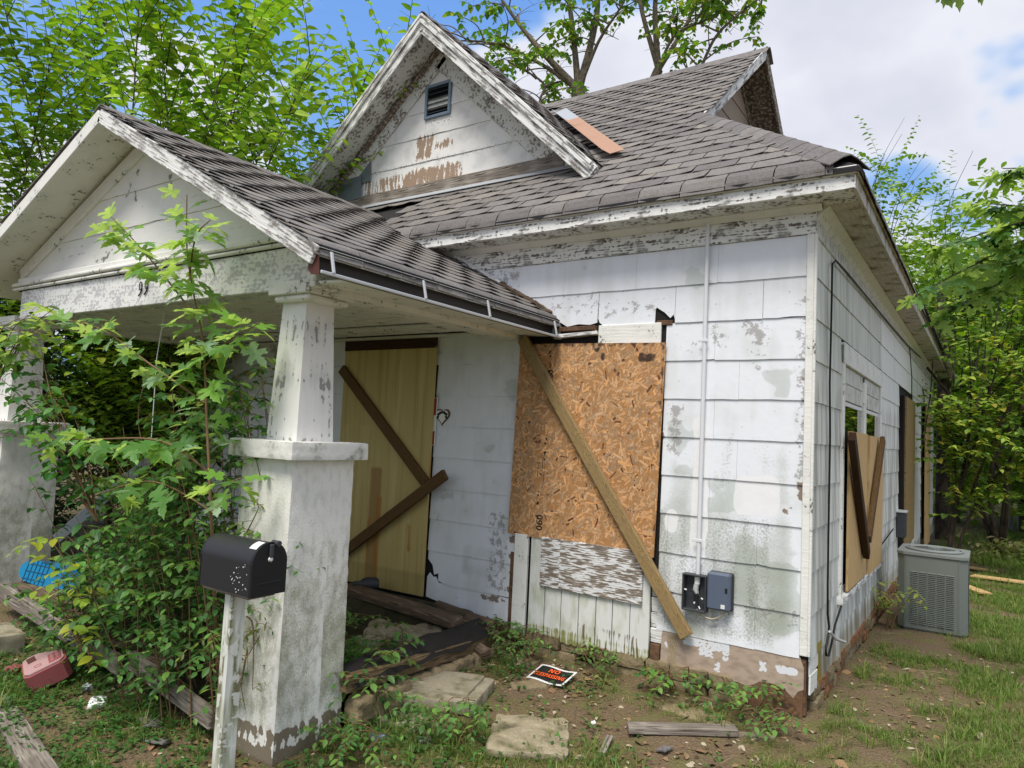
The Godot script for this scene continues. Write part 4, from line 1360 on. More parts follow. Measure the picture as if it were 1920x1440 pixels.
# how green the ground is at a spot, 0 bare soil to 1 full turf
func turf(x: float, z: float) -> float:
	var g := 0.5 + 1.0 * patch.get_noise_2d(x * 55.0, z * 55.0)
	if z < 0.6 and x > -0.1:
		g += 0.1 + 0.12 * clampf(x - 0.6, 0.0, 1.0) - 0.7 * clampf(0.7 - x - 0.08 * z, 0.0, 1.0)
	elif x > -2.3 and z < 1.2:
		g -= 0.32
	if z < -9.0:
		g += 0.35
	if z > 1.1 and x > -2.4:
		g += 0.1
	return clampf(g, 0.0, 1.0)


func build_ground() -> void:
	patch.seed = 77
	patch.frequency = 0.02
	patch.fractal_octaves = 3
	var bump := FastNoiseLite.new()
	bump.seed = 4
	bump.frequency = 1.3
	bump.fractal_octaves = 4
	var xs := steps(-120.0, 120.0, [[-120, -30, 12.0], [-30, -8, 2.0], [-8, 3, 0.07], [3, 6, 0.4], [6, 30, 3.0], [30, 120, 12.0]])
	var zs := steps(-160.0, 40.0, [[-160, -40, 12.0], [-40, -14, 1.5], [-14, -4, 0.25], [-4, 4, 0.07], [4, 8, 0.5], [8, 40, 8.0]])
	var b := MB.new()
	b.colored = true
	var P: Array = []
	var C: Array = []
	for z in zs:
		var row := PackedVector3Array()
		var cr: Array = []
		for x in xs:
			var y := ground_y(x, z)
			if absf(x) < 9.0 and z > -14.0 and z < 6.0:
				y += bump.get_noise_2d(x, z) * 0.028
			row.append(Vector3(x, y, z))
			var g := turf(x, z)
			cr.append(Color(1.0, 0.97, 0.93).lerp(Color(0.76, 0.88, 0.48), g * 0.8))
		P.append(row)
		C.append(cr)
	for j in zs.size() - 1:
		for i in xs.size() - 1:
			var q: Array = [P[j][i], P[j][i + 1], P[j + 1][i + 1], P[j + 1][i]]
			var nn := ((q[2] - q[0]) as Vector3).cross(q[1] - q[0]).normalized()
			if nn.y < 0.0:
				nn = -nn
			var cs: Array = [C[j][i], C[j][i + 1], C[j + 1][i + 1], C[j + 1][i]]
			for k: int in [0, 1, 2, 0, 2, 3]:
				b.v.append(q[k])
				b.n.append(nn)
				b.t.append(Vector2(q[k].x, q[k].z) * 0.55)
				b.c.append(cs[k])
	var g := put("ground", b.mesh(), M.soil, self)
	g.set_meta("kind", "structure")
	# turf, weeds between it, and the litter lying on the soil
	var xf: Array = []
	var cl: Array = []
	var r := RandomNumberGenerator.new()
	r.seed = 8
	var zones: Array = [[-3.2, 1.6, 0.2, 3.4, 20000], [0.1, 1.9, -8.0, 0.4, 34000], [0.1, 3.0, -16.0, -8.0, 9000], [-1.5, 5.0, -34.0, -16.0, 5200], [-5.6, -2.6, 2.2, 3.4, 5000]]
	for zo: Array in zones:
		for i in int(zo[4]):
			var x := r.randf_range(zo[0], zo[1])
			var z := r.randf_range(zo[2], zo[3])
			var t := turf(x, z)
			if r.randf() > t * t * 1.4 or (x > -2.9 and x < -2.25 and z > 1.6 and z < 2.2):
				continue
			var s := r.randf_range(0.5, 1.1) * (0.75 if z > -8.0 else 1.5)
			if r.randf() < 0.04:
				s *= 2.0
			xf.append(Transform3D(Basis(Vector3.UP, r.randf() * TAU).scaled(Vector3(s, s * r.randf_range(0.6, 1.2), s)), on_ground(x, z, -0.004)))
			var dry := r.randf()
			cl.append(Color(0.16, 0.25, 0.05).lerp(Color(0.34, 0.31, 0.13), clampf(dry * 1.5 - 0.75, 0, 1)) * r.randf_range(0.75, 1.3))
	multi("grass", tuft_mesh(), M.grass_leaf, self, xf, cl)
	xf = []
	cl = []
	for i in 15000:
		var x := r.randf_range(-5.2, 1.5)
		var z := r.randf_range(-2.5, 3.4)
		if x < 0.05 and z < 0.05:
			continue
		if x > 0.0 and r.randf() < 0.6:
			continue
		var s := r.randf_range(0.012, 0.045)
		if r.randf() < 0.1:
			s *= 1.9
		xf.append(Transform3D((Basis(Vector3.UP, r.randf() * TAU) * Basis(Vector3(1, 0, 0), r.randf_range(-0.5, 0.5))).scaled(Vector3(s, s * 1.2, s)), on_ground(x, z, 0.006)))
		var q := r.randf()
		cl.append(Color(0.2, 0.12, 0.065).lerp(Color(0.34, 0.22, 0.11), q) * r.randf_range(0.5, 1.25) if q < 0.8 else Color(0.42, 0.36, 0.26))
	multi("leaf_litter", leaf_kinds.oval, M.dead_leaf, self, xf, cl)
	# straws and twigs
	xf = []
	cl = []
	var stick := MB.new()
	stick.tube([Vector3(-0.5, 0, 0), Vector3(-0.1, 0.03, 0.03), Vector3(0.5, 0.0, -0.04)], [0.006, 0.008, 0.004], 4)
	for i in 1500:
		var x := r.randf_range(-5.0, 1.6)
		var z := r.randf_range(-3.0, 3.3)
		if x < 0.05 and z < 0.05:
			continue
		var s := r.randf_range(0.06, 0.22)
		xf.append(Transform3D(Basis(Vector3.UP, r.randf() * TAU).scaled(Vector3(s, s, s)), on_ground(x, z, 0.008)))
		cl.append(Color(0.3, 0.24, 0.15) * r.randf_range(0.4, 1.3))
	multi("twig_litter", stick.mesh(), M.dead_leaf, self, xf, cl)
	# low creeping weeds, thick along the left
	xf = []
	cl = []
	for i in 14000:
		var x := r.randf_range(-5.4, -0.2)
		var z := r.randf_range(0.15, 3.3)
		if r.randf() > clampf((-x - 1.0) * 0.4, 0.08, 1.0) * (0.4 + turf(x, z)) or (x > -2.9 and x < -2.25 and z > 1.6 and z < 2.2):
			continue
		if z < 1.95 and x < -2.3:
			continue
		for k in 3:
			var s := r.randf_range(0.018, 0.042)
			xf.append(Transform3D((Basis(Vector3.UP, r.randf() * TAU) * Basis(Vector3(0, 0, 1), r.randf_range(-0.3, 0.7))).scaled(Vector3(s, s, s)), on_ground(x + r.randf_range(-0.03, 0.03), z + r.randf_range(-0.03, 0.03), r.randf_range(0.01, 0.05))))
			cl.append(Color(0.05, 0.14, 0.035).lerp(Color(0.1, 0.24, 0.05), r.randf()) * r.randf_range(0.8, 1.2))
	multi("ground_ivy", leaf_kinds.oval, M.leaf, self, xf, cl)


func tuft_mesh() -> ArrayMesh:
	var b := MB.new()
	b.colored = true
	var r := RandomNumberGenerator.new()
	r.seed = 3
	for i in 7:
		var a := r.randf() * TAU
		var o := Vector3(cos(a), 0, sin(a))
		var sd := Vector3(-sin(a), 0, cos(a)) * 0.0028
		var lean := r.randf_range(0.015, 0.07)
		var hh := r.randf_range(0.04, 0.1)
		var p0 := o * r.randf_range(0.0, 0.03)
		var p1 := p0 + o * lean * 0.4 + Vector3(0, hh * 0.65, 0)
		var p2 := p0 + o * lean * 1.3 + Vector3(0, hh, 0)
		b.face([p0 - sd, p0 + sd, p1 + sd * 0.7, p1 - sd * 0.7], o + Vector3(0, 0.6, 0))
		b.face([p1 - sd * 0.7, p1 + sd * 0.7, p2], o + Vector3(0, 0.8, 0))
	return b.mesh()


# leaf blades lie along +x from the stalk at the origin, one unit long; the upper side looks up
func make_leaves() -> void:
	leaf_kinds.oval = blade([[0.0, 0.02], [0.2, 0.22], [0.45, 0.29], [0.72, 0.19], [1.0, 0.0]], 0.1, -0.12)
	leaf_kinds.narrow = blade([[0.0, 0.01], [0.25, 0.13], [0.5, 0.16], [0.78, 0.1], [1.0, 0.0]], 0.08, -0.16)
	leaf_kinds.elm = blade([[0.0, 0.03], [0.15, 0.2], [0.4, 0.27], [0.75, 0.17], [1.0, 0.0]], 0.12, -0.2)
	leaf_kinds.heart = blade([[-0.06, 0.1], [0.08, 0.36], [0.35, 0.43], [0.68, 0.27], [1.0, 0.0]], 0.12, -0.2)
	for k in 3:
		leaf_kinds["maple%d" % k] = maple_leaf(0.08 + 0.11 * k, -0.1 - 0.14 * k, k)
	for n: Array in [["leaf", 0.42], ["grass_leaf", 0.5]]:
		var m := mat(n[0], Color.WHITE, n[1])
		m.vertex_color_use_as_albedo = true
		m.backlight_enabled = true
		m.backlight = Color(0.78, 0.9, 0.42)
		m.metallic_specular = 0.4
	var d := mat("dead_leaf", Color.WHITE, 0.85)
	d.vertex_color_use_as_albedo = true


func blade(half: Array, fold: float, droop: float) -> ArrayMesh:
	var b := MB.new()
	for i in half.size() - 1:
		var x0: float = half[i][0]
		var x1: float = half[i + 1][0]
		var w0: float = half[i][1]
		var w1: float = half[i + 1][1]
		var m0 := Vector3(x0, droop * x0 * x0, 0)
		var m1 := Vector3(x1, droop * x1 * x1, 0)
		for s: float in [-1.0, 1.0]:
			var e0 := m0 + Vector3(0, w0 * fold * 2.0, s * w0)
			var e1 := m1 + Vector3(0, w1 * fold * 2.0, s * w1)
			if w1 > 0.0:
				b.face([m0, m1, e1, e0], Vector3.UP)
			else:
				b.face([m0, m1, e0], Vector3.UP)
	return b.mesh()


func maple_leaf(fold: float, droop: float, sd: int) -> ArrayMesh:
	var r := RandomNumberGenerator.new()
	r.seed = sd
	var rim: Array = [[0.0, 0.03], [-0.06, 0.2], [0.02, 0.36], [0.13, 0.31], [0.16, 0.36], [0.2, 0.3], [0.27, 0.13], [0.34, 0.3], [0.42, 0.53], [0.5, 0.44], [0.58, 0.5], [0.6, 0.36], [0.53, 0.3], [0.52, 0.11], [0.66, 0.17], [0.72, 0.12], [0.8, 0.14], [0.86, 0.06], [1.0, 0.0]]
	var b := MB.new()
	var hgt := func(p: Vector2) -> Vector3:
		return Vector3(p.x, absf(p.y) * fold * 1.6 + droop * p.x * p.x - absf(p.y) * absf(p.y) * 0.7 * (1.0 if sd == 1 else 0.4), p.y)
	for s: float in [-1.0, 1.0]:
		var poly := PackedVector2Array()
		for k: Array in rim:
			poly.append(Vector2(k[0], s * k[1] * (1.0 + 0.12 * sin(sd * 3.0 + k[0] * 9.0))))
		poly.append(Vector2(0.55, 0.0))
		poly.append(Vector2(0.28, 0.0))
		poly.append(Vector2(0.0, 0.0))
		var idx := Geometry2D.triangulate_polygon(poly)
		for i in range(0, idx.size(), 3):
			b.face([hgt.call(poly[idx[i]]), hgt.call(poly[idx[i + 1]]), hgt.call(poly[idx[i + 2]])], Vector3.UP)
	b.tube([Vector3(-0.5, -0.16, 0.02), Vector3(-0.2, -0.03, 0), Vector3(0.02, 0, 0)], [0.008, 0.008, 0.008], 3, false)
	return b.mesh()


# sets leaves under a plant: the nearest ones as leaves of their own, the rest as one mass
func set_leaves(plant: Node3D, items: Array, colors: Array, own: int, called := "leaf", spread := 0.25) -> void:
	# items: [kind, transform, colour index]
	for it: Array in items:
		var p: Vector3 = plant.position + it[1].origin
		it.append(it[1].basis.x.length() / (p - eye).length())
	items.sort_custom(func(a: Array, b: Array) -> bool: return a[3] > b[3])
	var mats: Array = []
	for c: Color in colors:
		var m := StandardMaterial3D.new()
		m.albedo_color = c.linear_to_srgb()
		m.roughness = 0.42
		m.metallic_specular = 0.4
		m.backlight_enabled = true
		m.backlight = Color(0.78, 0.9, 0.42)
		mats.append(m)
	var rest := {}
	for i in items.size():
		var it: Array = items[i]
		if i < own:
			put(called, leaf_kinds[it[0]], mats[it[2]], plant, it[1])
		else:
			if not rest.has(it[0]):
				rest[it[0]] = [[], []]
			rest[it[0]][0].append(it[1])
			rest[it[0]][1].append((colors[it[2]] as Color) * rng.randf_range(1.0 - spread, 1.0 + spread))
	for k: String in rest:
		multi("foliage", leaf_kinds[k], M.leaf, plant, rest[k][0], rest[k][1])


# a leaf blade frame: points along dir, upper face towards up
func blade_frame(p: Vector3, dir: Vector3, up: Vector3, s: float) -> Transform3D:
	var x := dir.normalized()
	var z := x.cross(up)
	if z.length() < 0.01:
		z = x.cross(Vector3(0.3, 0.2, 0.9))
	z = z.normalized()
	var y := z.cross(x)
	return Transform3D(Basis(x * s, y * s, z * s), p)


# a twig with leaves set left and right of it in two hanging rows
func spray(st: MB, items: Array, kind: String, a: Vector3, dir: Vector3, length: float, size: float, gap: float, sag: float, ncol: int, rad := 0.006) -> void:
	var pts: Array = [a]
	var d := dir.normalized()
	var n := maxi(3, int(length / 0.12))
	var p := a
	for i in n:
		d = (d + Vector3(rng.randf_range(-0.08, 0.08), -sag * (0.4 + 1.2 * i / n) / n, rng.randf_range(-0.08, 0.08))).normalized()
		p += d * length / n
		pts.append(p)
	var rads: Array = []
	for i in pts.size():
		rads.append(rad * (1.0 - 0.8 * i / float(n)))
	st.tube(pts, rads, 4, false)
	var at := length * 0.08
	var side := 1.0
	while at < length:
		var f := at / length * n
		var i := mini(int(f), n - 1)
		var q: Vector3 = pts[i].lerp(pts[i + 1], f - i)
		var dd: Vector3 = (pts[i + 1] - pts[i]).normalized()
		var lat := dd.cross(Vector3.UP)
		if lat.length() < 0.05:
			lat = dd.cross(Vector3(1, 0, 0.4))
		lat = lat.normalized() * side
		var out := (lat * rng.randf_range(0.7, 1.1) + dd * rng.randf_range(0.2, 0.7) + Vector3(rng.randf_range(-0.25, 0.25), rng.randf_range(-0.6, 0.05), rng.randf_range(-0.25, 0.25)))
		var s := size * rng.randf_range(0.7, 1.15) * (1.0 - 0.45 * pow(at / length, 3.0))
		var kk := kind
		if kind == "maple":
			kk = "maple%d" % (rng.randi() % 3)
			q += out.normalized() * size * 0.45
		items.append([kk, blade_frame(q, out, Vector3(rng.randf_range(-0.35, 0.35), 1, rng.randf_range(-0.35, 0.35)), s), rng.randi() % ncol])
		side = -side
		at += gap * rng.randf_range(0.75, 1.25)


func limb(st: MB, pts: Array, r0: float, r1: float, sides := 6) -> void:
	# smooths a polyline of stations into a tapering limb
	var c := Curve3D.new()
	for i in pts.size():
		var t: Vector3 = (pts[mini(i + 1, pts.size() - 1)] - pts[maxi(i - 1, 0)]) * 0.17
		c.add_point(pts[i], -t, t)
	c.bake_interval = maxf(0.05, c.get_baked_length() / 26.0)
	var bp := c.get_baked_points()
	var arr: Array = []
	var rad: Array = []
	for i in bp.size():
		arr.append(bp[i])
		rad.append(lerpf(r0, r1, pow(i / float(bp.size() - 1), 0.8)))
	st.tube(arr, rad, sides, true)


func bend(pts: Array, f: float) -> Vector3:
	var k := clampf(f, 0.0, 0.999) * (pts.size() - 1)
	var i := int(k)
	return pts[i].lerp(pts[i + 1], k - i)


# an upright, many-stemmed tree: stems, twigs on the stems, leaves on the twigs
func shoot_tree(called: String, label: String, at: Vector3, stems: Array, r0: float, twigs: int, tw_len: float, kind: String, size: float, gap: float, sag: float, colors: Array, own: int, from := 0.3, droopy := 0.0, cat := "tree", group := "", bark := "bark") -> Node3D:
	var t := thing(called, label, cat, at, group)
	var trunk := MB.new()
	var fine := MB.new()
	var items: Array = []
	for s: Array in stems:
		var pts: Array = []
		for q: Vector3 in s:
			pts.append(q - at)
		var total := 0.0
		for i in pts.size() - 1:
			total += (pts[i + 1] - pts[i]).length()
		limb(trunk, pts, r0 * clampf(total / 5.0, 0.35, 1.0), r0 * 0.12)
		for k in twigs:
			var f := lerpf(from, 1.0, (k + rng.randf()) / twigs)
			var p := bend(pts, f)
			var dir := (bend(pts, minf(f + 0.05, 0.999)) - bend(pts, maxf(f - 0.05, 0.0))).normalized()
			var az := rng.randf() * TAU
			var d := (dir * rng.randf_range(0.3, 1.0) + Vector3(cos(az), rng.randf_range(-0.25, 0.4) - droopy, sin(az)) * rng.randf_range(0.5, 1.0)).normalized()
			var ln := tw_len * rng.randf_range(0.5, 1.2) * (1.15 - 0.5 * f)
			spray(fine, items, kind, p, d, ln, size, gap, sag, colors.size())
		spray(fine, items, kind, bend(pts, 0.93), bend(pts, 1.0) - bend(pts, 0.93), tw_len * 0.6, size, gap, sag, colors.size())
	put("trunk", trunk.mesh(), M[bark], t)
	put("twigs", fine.mesh(), M.dark_bark, t).set_meta("kind", "stuff")
	set_leaves(t, items, colors, own)
	return t


# long shoots fanning up and outwards from a few stems, each with two close rows of drooping leaves
func frond_tree(called: String, label: String, at: Vector3, n: int, c: Vector3, r: Vector3, colors: Array, own: int, sd: int) -> void:
	var t := thing(called, label, "tree", at)
	var q := RandomNumberGenerator.new()
	q.seed = sd
	var st := MB.new()
	var fine := MB.new()
	var items: Array = []
	for i in 5:
		limb(st, [Vector3.ZERO, (c - at) * 0.45 + Vector3(q.randf_range(-0.3, 0.3), 0, 0), c - at + Vector3(q.randf_range(-1, 1) * r.x, 0.2, q.randf_range(-0.5, 0.5) * r.z)], 0.05, 0.02, 6)
	for i in n:
		var p := c - at + Vector3(q.randf_range(-1, 1) * r.x, q.randf_range(-1, 1) * r.y, q.randf_range(-1, 1) * r.z)
		var out := Vector3((p.x - c.x + at.x) * 0.5 + q.randf_range(-0.1, 0.5), q.randf_range(0.9, 1.3), q.randf_range(-0.2, 0.5))
		var ln := q.randf_range(1.7, 2.9)
		var tip := p + out.normalized() * ln
		var mid := p.lerp(tip, 0.5) + Vector3(-0.08, 0.12, 0)
		limb(fine, [p - Vector3(0.1, 1.0, 0), p, mid, tip + Vector3(q.randf_range(0.1, 0.4), -0.1, 0.1)], 0.014, 0.003, 4)
		spray(fine, items, "elm", p, out, ln, 0.15, 0.056, 0.35, colors.size(), 0.003)
		for k in 5:
			var o := p.lerp(tip, q.randf_range(0.05, 0.7))
			var az := q.randf() * TAU
			spray(fine, items, "elm", o, Vector3(cos(az) * 0.8 + 0.2, q.randf_range(0.3, 1.0), sin(az) * 0.8), q.randf_range(0.6, 1.3), 0.15, 0.058, 0.5, colors.size(), 0.003)
	put("trunk", st.mesh(), M.dark_bark, t)
	put("twigs", fine.mesh(), M.dark_bark, t).set_meta("kind", "stuff")
	set_leaves(t, items, colors, own)


# a closed crown: leaf clumps spread through an uneven volume on a trunk with limbs
func mass_tree(called: String, label: String, at: Vector3, c: Vector3, r: Vector3, n: int, size: float, colors: Array, sd: int) -> void:
	var t := thing(called, label, "tree", at)
	var q := RandomNumberGenerator.new()
	q.seed = sd
	var st := MB.new()
	limb(st, [Vector3.ZERO, c * 0.5, c], r.x * 0.05, r.x * 0.02, 7)
	var items: Array = []
	var clumps := int(n / 45.0)
	for i in clumps:
		var d := Vector3(q.randfn(), q.randfn(), q.randfn()).normalized()
		var p := c + d * r * pow(q.randf(), 0.45)
		if p.y < 0.15:
			p.y = q.randf_range(0.15, 0.8)
		if i % 6 == 0:
			limb(st, [c * q.randf_range(0.3, 0.8), c.lerp(p, 0.5) + Vector3(0, 0.2, 0), p], r.x * 0.016, 0.005, 4)
		var cr := r.x * q.randf_range(0.1, 0.22)
		var tone := q.randi() % colors.size()
		for k in 45:
			var o := p + Vector3(q.randfn() * cr, q.randfn() * cr * 0.6, q.randfn() * cr)
			var az := q.randf() * TAU
			items.append(["oval", blade_frame(o, Vector3(cos(az), q.randf_range(-0.8, 0.2), sin(az)), Vector3(q.randf_range(-0.5, 0.5), 1, q.randf_range(-0.5, 0.5)), size * q.randf_range(0.7, 1.2)), tone if q.randf() < 0.7 else q.randi() % colors.size()])
	put("trunk", st.mesh(), M.dark_bark, t)
	set_leaves(t, items, colors, 0)


func fan(base: Vector3, n: int, height: float, width: float, sd: int, lean := Vector3.ZERO) -> Array:
	var r := RandomNumberGenerator.new()
	r.seed = sd
	var o: Array = []
	for i in n:
		var a := TAU * i / n + r.randf_range(-0.4, 0.4)
		var w := width * r.randf_range(0.35, 1.0)
		var hh := height * r.randf_range(0.75, 1.05)
		var out := Vector3(cos(a), 0, sin(a)) * w
		o.append([base, base + Vector3(0, hh * 0.22, 0) + out * 0.08 + lean * 0.1, base + Vector3(0, hh * 0.55, 0) + out * 0.45 + lean * 0.5, base + Vector3(0, hh, 0) + out + lean])
	return o


func build_plants() -> void:
	var lime: Array = [Color(0.36, 0.52, 0.07), Color(0.3, 0.47, 0.065), Color(0.44, 0.58, 0.09), Color(0.2, 0.34, 0.055), Color(0.5, 0.58, 0.08)]
	var mid: Array = [Color(0.21, 0.34, 0.07), Color(0.16, 0.27, 0.06), Color(0.28, 0.4, 0.08), Color(0.34, 0.44, 0.07)]
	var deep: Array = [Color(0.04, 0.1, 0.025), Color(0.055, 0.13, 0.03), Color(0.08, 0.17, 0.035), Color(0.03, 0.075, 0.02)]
	# the big light green tree over the porch roof, left
	var b := Vector3(-7.9, -0.1, 0.3)
	shoot_tree("hackberry_tree", "tall bright green tree with upright shoots behind the porch roof at left", b, fan(b, 9, 7.6, 2.6, 3, Vector3(0.2, 0, 0.2)) + fan(b + Vector3(0.6, 0, -0.6), 6, 6.6, 2.0, 5, Vector3(0.9, 0, -0.3)) + fan(b + Vector3(-0.4, 0, 1.4), 6, 6.8, 2.0, 9, Vector3(-0.2, 0, 0.4)) + fan(b + Vector3(0.9, 0, 0.2), 5, 6.4, 1.8, 11, Vector3(1.3, 0, -0.4)), 0.028, 74, 1.5, "elm", 0.155, 0.06, 0.35, lime, 300, 0.24, -0.15)
	# young growth low behind it
	b = Vector3(-8.9, -0.1, 1.6)
	shoot_tree("mulberry_tree", "dense green tree at the left edge beside the porch eave", b, fan(b, 10, 5.2, 1.8, 13), 0.04, 34, 1.0, "elm", 0.12, 0.06, 0.5, lime, 120, 0.15)
	# dark thicket seen through the porch
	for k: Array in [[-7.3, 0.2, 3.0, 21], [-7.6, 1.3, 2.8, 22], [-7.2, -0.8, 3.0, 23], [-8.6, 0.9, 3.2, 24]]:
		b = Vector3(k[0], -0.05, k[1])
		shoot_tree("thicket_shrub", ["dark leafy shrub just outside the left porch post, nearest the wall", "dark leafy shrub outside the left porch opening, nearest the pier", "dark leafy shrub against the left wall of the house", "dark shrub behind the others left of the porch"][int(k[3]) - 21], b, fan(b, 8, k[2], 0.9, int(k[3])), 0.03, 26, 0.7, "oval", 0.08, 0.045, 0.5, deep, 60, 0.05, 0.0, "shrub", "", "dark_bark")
	# the sparse old tree behind the ridge
	b = Vector3(-7.3, -0.2, -9.6)
	var tree := thing("old_maple_tree", "large half-bare tree with open crooked limbs behind the main roof ridge", "tree", b)
	var st := MB.new()
	var tw := MB.new()
	var items: Array = []
	var fork := Vector3(0.2, 10.0, 0.3)
	limb(st, [Vector3(0, -0.3, 0), Vector3(0.1, 4.0, 0.0), Vector3(0.15, 8.0, 0.2), fork], 0.26, 0.17, 9)
	limb(st, [Vector3(0.3, -0.3, -0.5), Vector3(0.8, 5.0, -0.6), Vector3(1.4, 9.0, -0.4), Vector3(1.9, 10.4, -0.4)], 0.2, 0.11, 8)
	var ends: Array = [[fork, Vector3(-2.2, 13.2, 1.2), 0.17], [fork, Vector3(-1.0, 14.8, 0.6), 0.15], [fork, Vector3(0.4, 15.0, 0.2), 0.17], [fork, Vector3(-2.4, 11.3, 1.6), 0.1], [Vector3(1.9, 10.4, -0.4), Vector3(0.8, 14.4, -0.2), 0.12], [Vector3(1.9, 10.4, -0.4), Vector3(2.5, 14.8, -0.5), 0.13], [Vector3(1.9, 10.4, -0.4), Vector3(4.2, 13.4, -0.8), 0.11], [Vector3(1.2, 8.6, -0.4), Vector3(4.7, 11.9, -0.7), 0.1], [fork, Vector3(1.4, 12.2, 0.3), 0.09], [Vector3(0.1, 8.8, 0.2), Vector3(-1.4, 10.8, 1.0), 0.08], [Vector3(1.9, 10.4, -0.4), Vector3(3.6, 11.6, -0.4), 0.07]]
	for e: Array in ends:
		var p: Vector3 = e[0]
		var q: Vector3 = e[1]
		var m1 := p.lerp(q, 0.35) + Vector3(rng.randf_range(-0.3, 0.3), 0.25, rng.randf_range(-0.3, 0.3))
		var m2 := p.lerp(q, 0.7) + Vector3(rng.randf_range(-0.4, 0.4), 0.1, rng.randf_range(-0.3, 0.3))
		var pts: Array = [p, m1, m2, q]
		limb(st, pts, e[2] * 0.62, 0.018, 7)
		for k in 13:
			var f := 0.22 + 0.78 * (k + rng.randf()) / 13.0
			var o := bend(pts, f)
			var az := rng.randf() * TAU
			var dd := Vector3(cos(az), rng.randf_range(-0.2, 0.7), sin(az)).normalized()
			var len2 := rng.randf_range(0.6, 1.5)
			var tip := o + dd * len2
			var bow := o.lerp(tip, 0.5) + Vector3(rng.randf_range(-0.15, 0.15), 0.15, rng.randf_range(-0.15, 0.15))
			limb(st, [o, bow, tip], 0.022, 0.006, 4)
			if rng.randf() < 0.72:
				for j in 6:
					var o2 := bend([o, bow, tip], rng.randf_range(0.3, 1.0))
					var az2 := rng.randf() * TAU
					spray(tw, items, "heart", o2, Vector3(cos(az2), rng.randf_range(-0.5, 0.5), sin(az2)), rng.randf_range(0.3, 0.65), 0.15, 0.085, 1.0, 5, 0.007)
			else:
				for j in 5:
					var o2 := bend([o, bow, tip], rng.randf_range(0.3, 1.0))
					var az2 := rng.randf() * TAU
					var t2 := o2 + Vector3(cos(az2), rng.randf_range(-0.3, 0.6), sin(az2)) * rng.randf_range(0.3, 0.7)
					limb(tw, [o2, o2.lerp(t2, 0.5) + Vector3(0, 0.05, 0), t2], 0.009, 0.003, 3)
	put("trunk", st.mesh(), M.bark, tree)
	put("twigs", tw.mesh(), M.bark, tree).set_meta("kind", "stuff")
	set_leaves(tree, items, [Color(0.22, 0.4, 0.07), Color(0.17, 0.32, 0.06), Color(0.12, 0.25, 0.05), Color(0.3, 0.46, 0.06), Color(0.46, 0.48, 0.06)], 0)
	# elm whose long arching fronds stand over the right eave
	b = Vector3(1.1, -0.2, -11.0)
	frond_tree("elm_tree", "tall elm with feathery arching fronds standing over the right eave", b, 34, Vector3(0.75, 3.3, -9.6), Vector3(1.1, 1.0, 1.6), mid, 200, 5)
	b = Vector3(-0.9, -0.2, -13.5)
	frond_tree("elm_tree", "slender elm whose leafy fronds show behind the end gable", b, 9, Vector3(-1.0, 5.4, -11.0), Vector3(0.6, 0.6, 0.8), mid, 60, 8)
	# redbud by the far corner
	b = Vector3(0.42, -0.12, -7.8)
	shoot_tree("redbud_tree", "many-stemmed redbud with heart-shaped leaves behind the air conditioner", b, [
		[b, b + Vector3(0.1, 1.0, 0.1), b + Vector3(0.42, 2.2, 0.3), b + Vector3(0.75, 3.7, 0.4)], [b + Vector3(0.06, 0, 0), b + Vector3(0.3, 0.9, 0.1), b + Vector3(0.75, 1.7, 0.2), b + Vector3(1.4, 2.5, 0.5)],
		[b, b + Vector3(0.15, 1.2, 0.0), b + Vector3(0.3, 2.4, 0.3), b + Vector3(0.25, 4.0, 0.6)], [b + Vector3(0.3, 1.2, 0.1), b + Vector3(0.6, 2.1, 0.6), b + Vector3(1.0, 3.2, 0.9)], [b + Vector3(0.5, 1.4, 0.1), b + Vector3(1.0, 1.8, 0.4), b + Vector3(1.6, 1.9, 0.8)],
		[b + Vector3(0.1, 0.9, 0), b + Vector3(0.1, 1.9, 0.4), b + Vector3(-0.1, 2.5, 0.7)], [b + Vector3(0.3, 2.3, 0.3), b + Vector3(0.8, 3.0, 0.3), b + Vector3(1.4, 3.6, 0.6)]], 0.045, 44, 0.7, "heart", 0.115, 0.06, 0.7, [Color(0.22, 0.36, 0.06), Color(0.3, 0.43, 0.06), Color(0.14, 0.26, 0.05), Color(0.38, 0.46, 0.07), Color(0.42, 0.36, 0.06)], 300, 0.3, 0.1, "tree", "", "dark_bark")
	# trees closing off the yard
	for k: Array in [[2.6, -21.0, 8.5, 41, "broad green tree at the back of the yard beyond the redbud"], [-0.8, -24.0, 9.5, 42, "green tree closing the yard behind the house corner"], [5.4, -19.0, 9.0, 43, "green tree at the right edge of the back yard"], [1.0, -30.0, 10.0, 44, "farthest green tree at the end of the back yard"], [2.6, -13.5, 6.5, 45, "green sapling thicket right of the redbud"], [1.7, -16.5, 8.6, 46, "tall leafy tree right behind the redbud"], [0.2, -18.0, 7.5, 47, "leafy tree behind the dark trunk"]]:
		b = Vector3(k[0], -0.2, k[1])
		mass_tree("yard_tree", k[4], b, Vector3(0, k[2] * 0.52, 0), Vector3(k[2] * 0.36, k[2] * 0.5, k[2] * 0.36), 6500, 0.26, mid, int(k[3]))
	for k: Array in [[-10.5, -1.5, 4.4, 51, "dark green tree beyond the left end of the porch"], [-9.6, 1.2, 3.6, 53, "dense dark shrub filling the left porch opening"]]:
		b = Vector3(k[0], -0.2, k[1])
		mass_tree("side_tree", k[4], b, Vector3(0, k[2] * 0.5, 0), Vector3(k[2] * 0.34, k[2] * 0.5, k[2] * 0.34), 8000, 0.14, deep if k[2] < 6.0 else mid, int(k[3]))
	# the maple bough that hangs in from the right
	b = Vector3(1.9, 3.1, -1.0)
	var bough := thing("maple_bough", "dark green silver maple bough hanging in from the right over the eave", "tree branch", b)
	st = MB.new()
	items = []
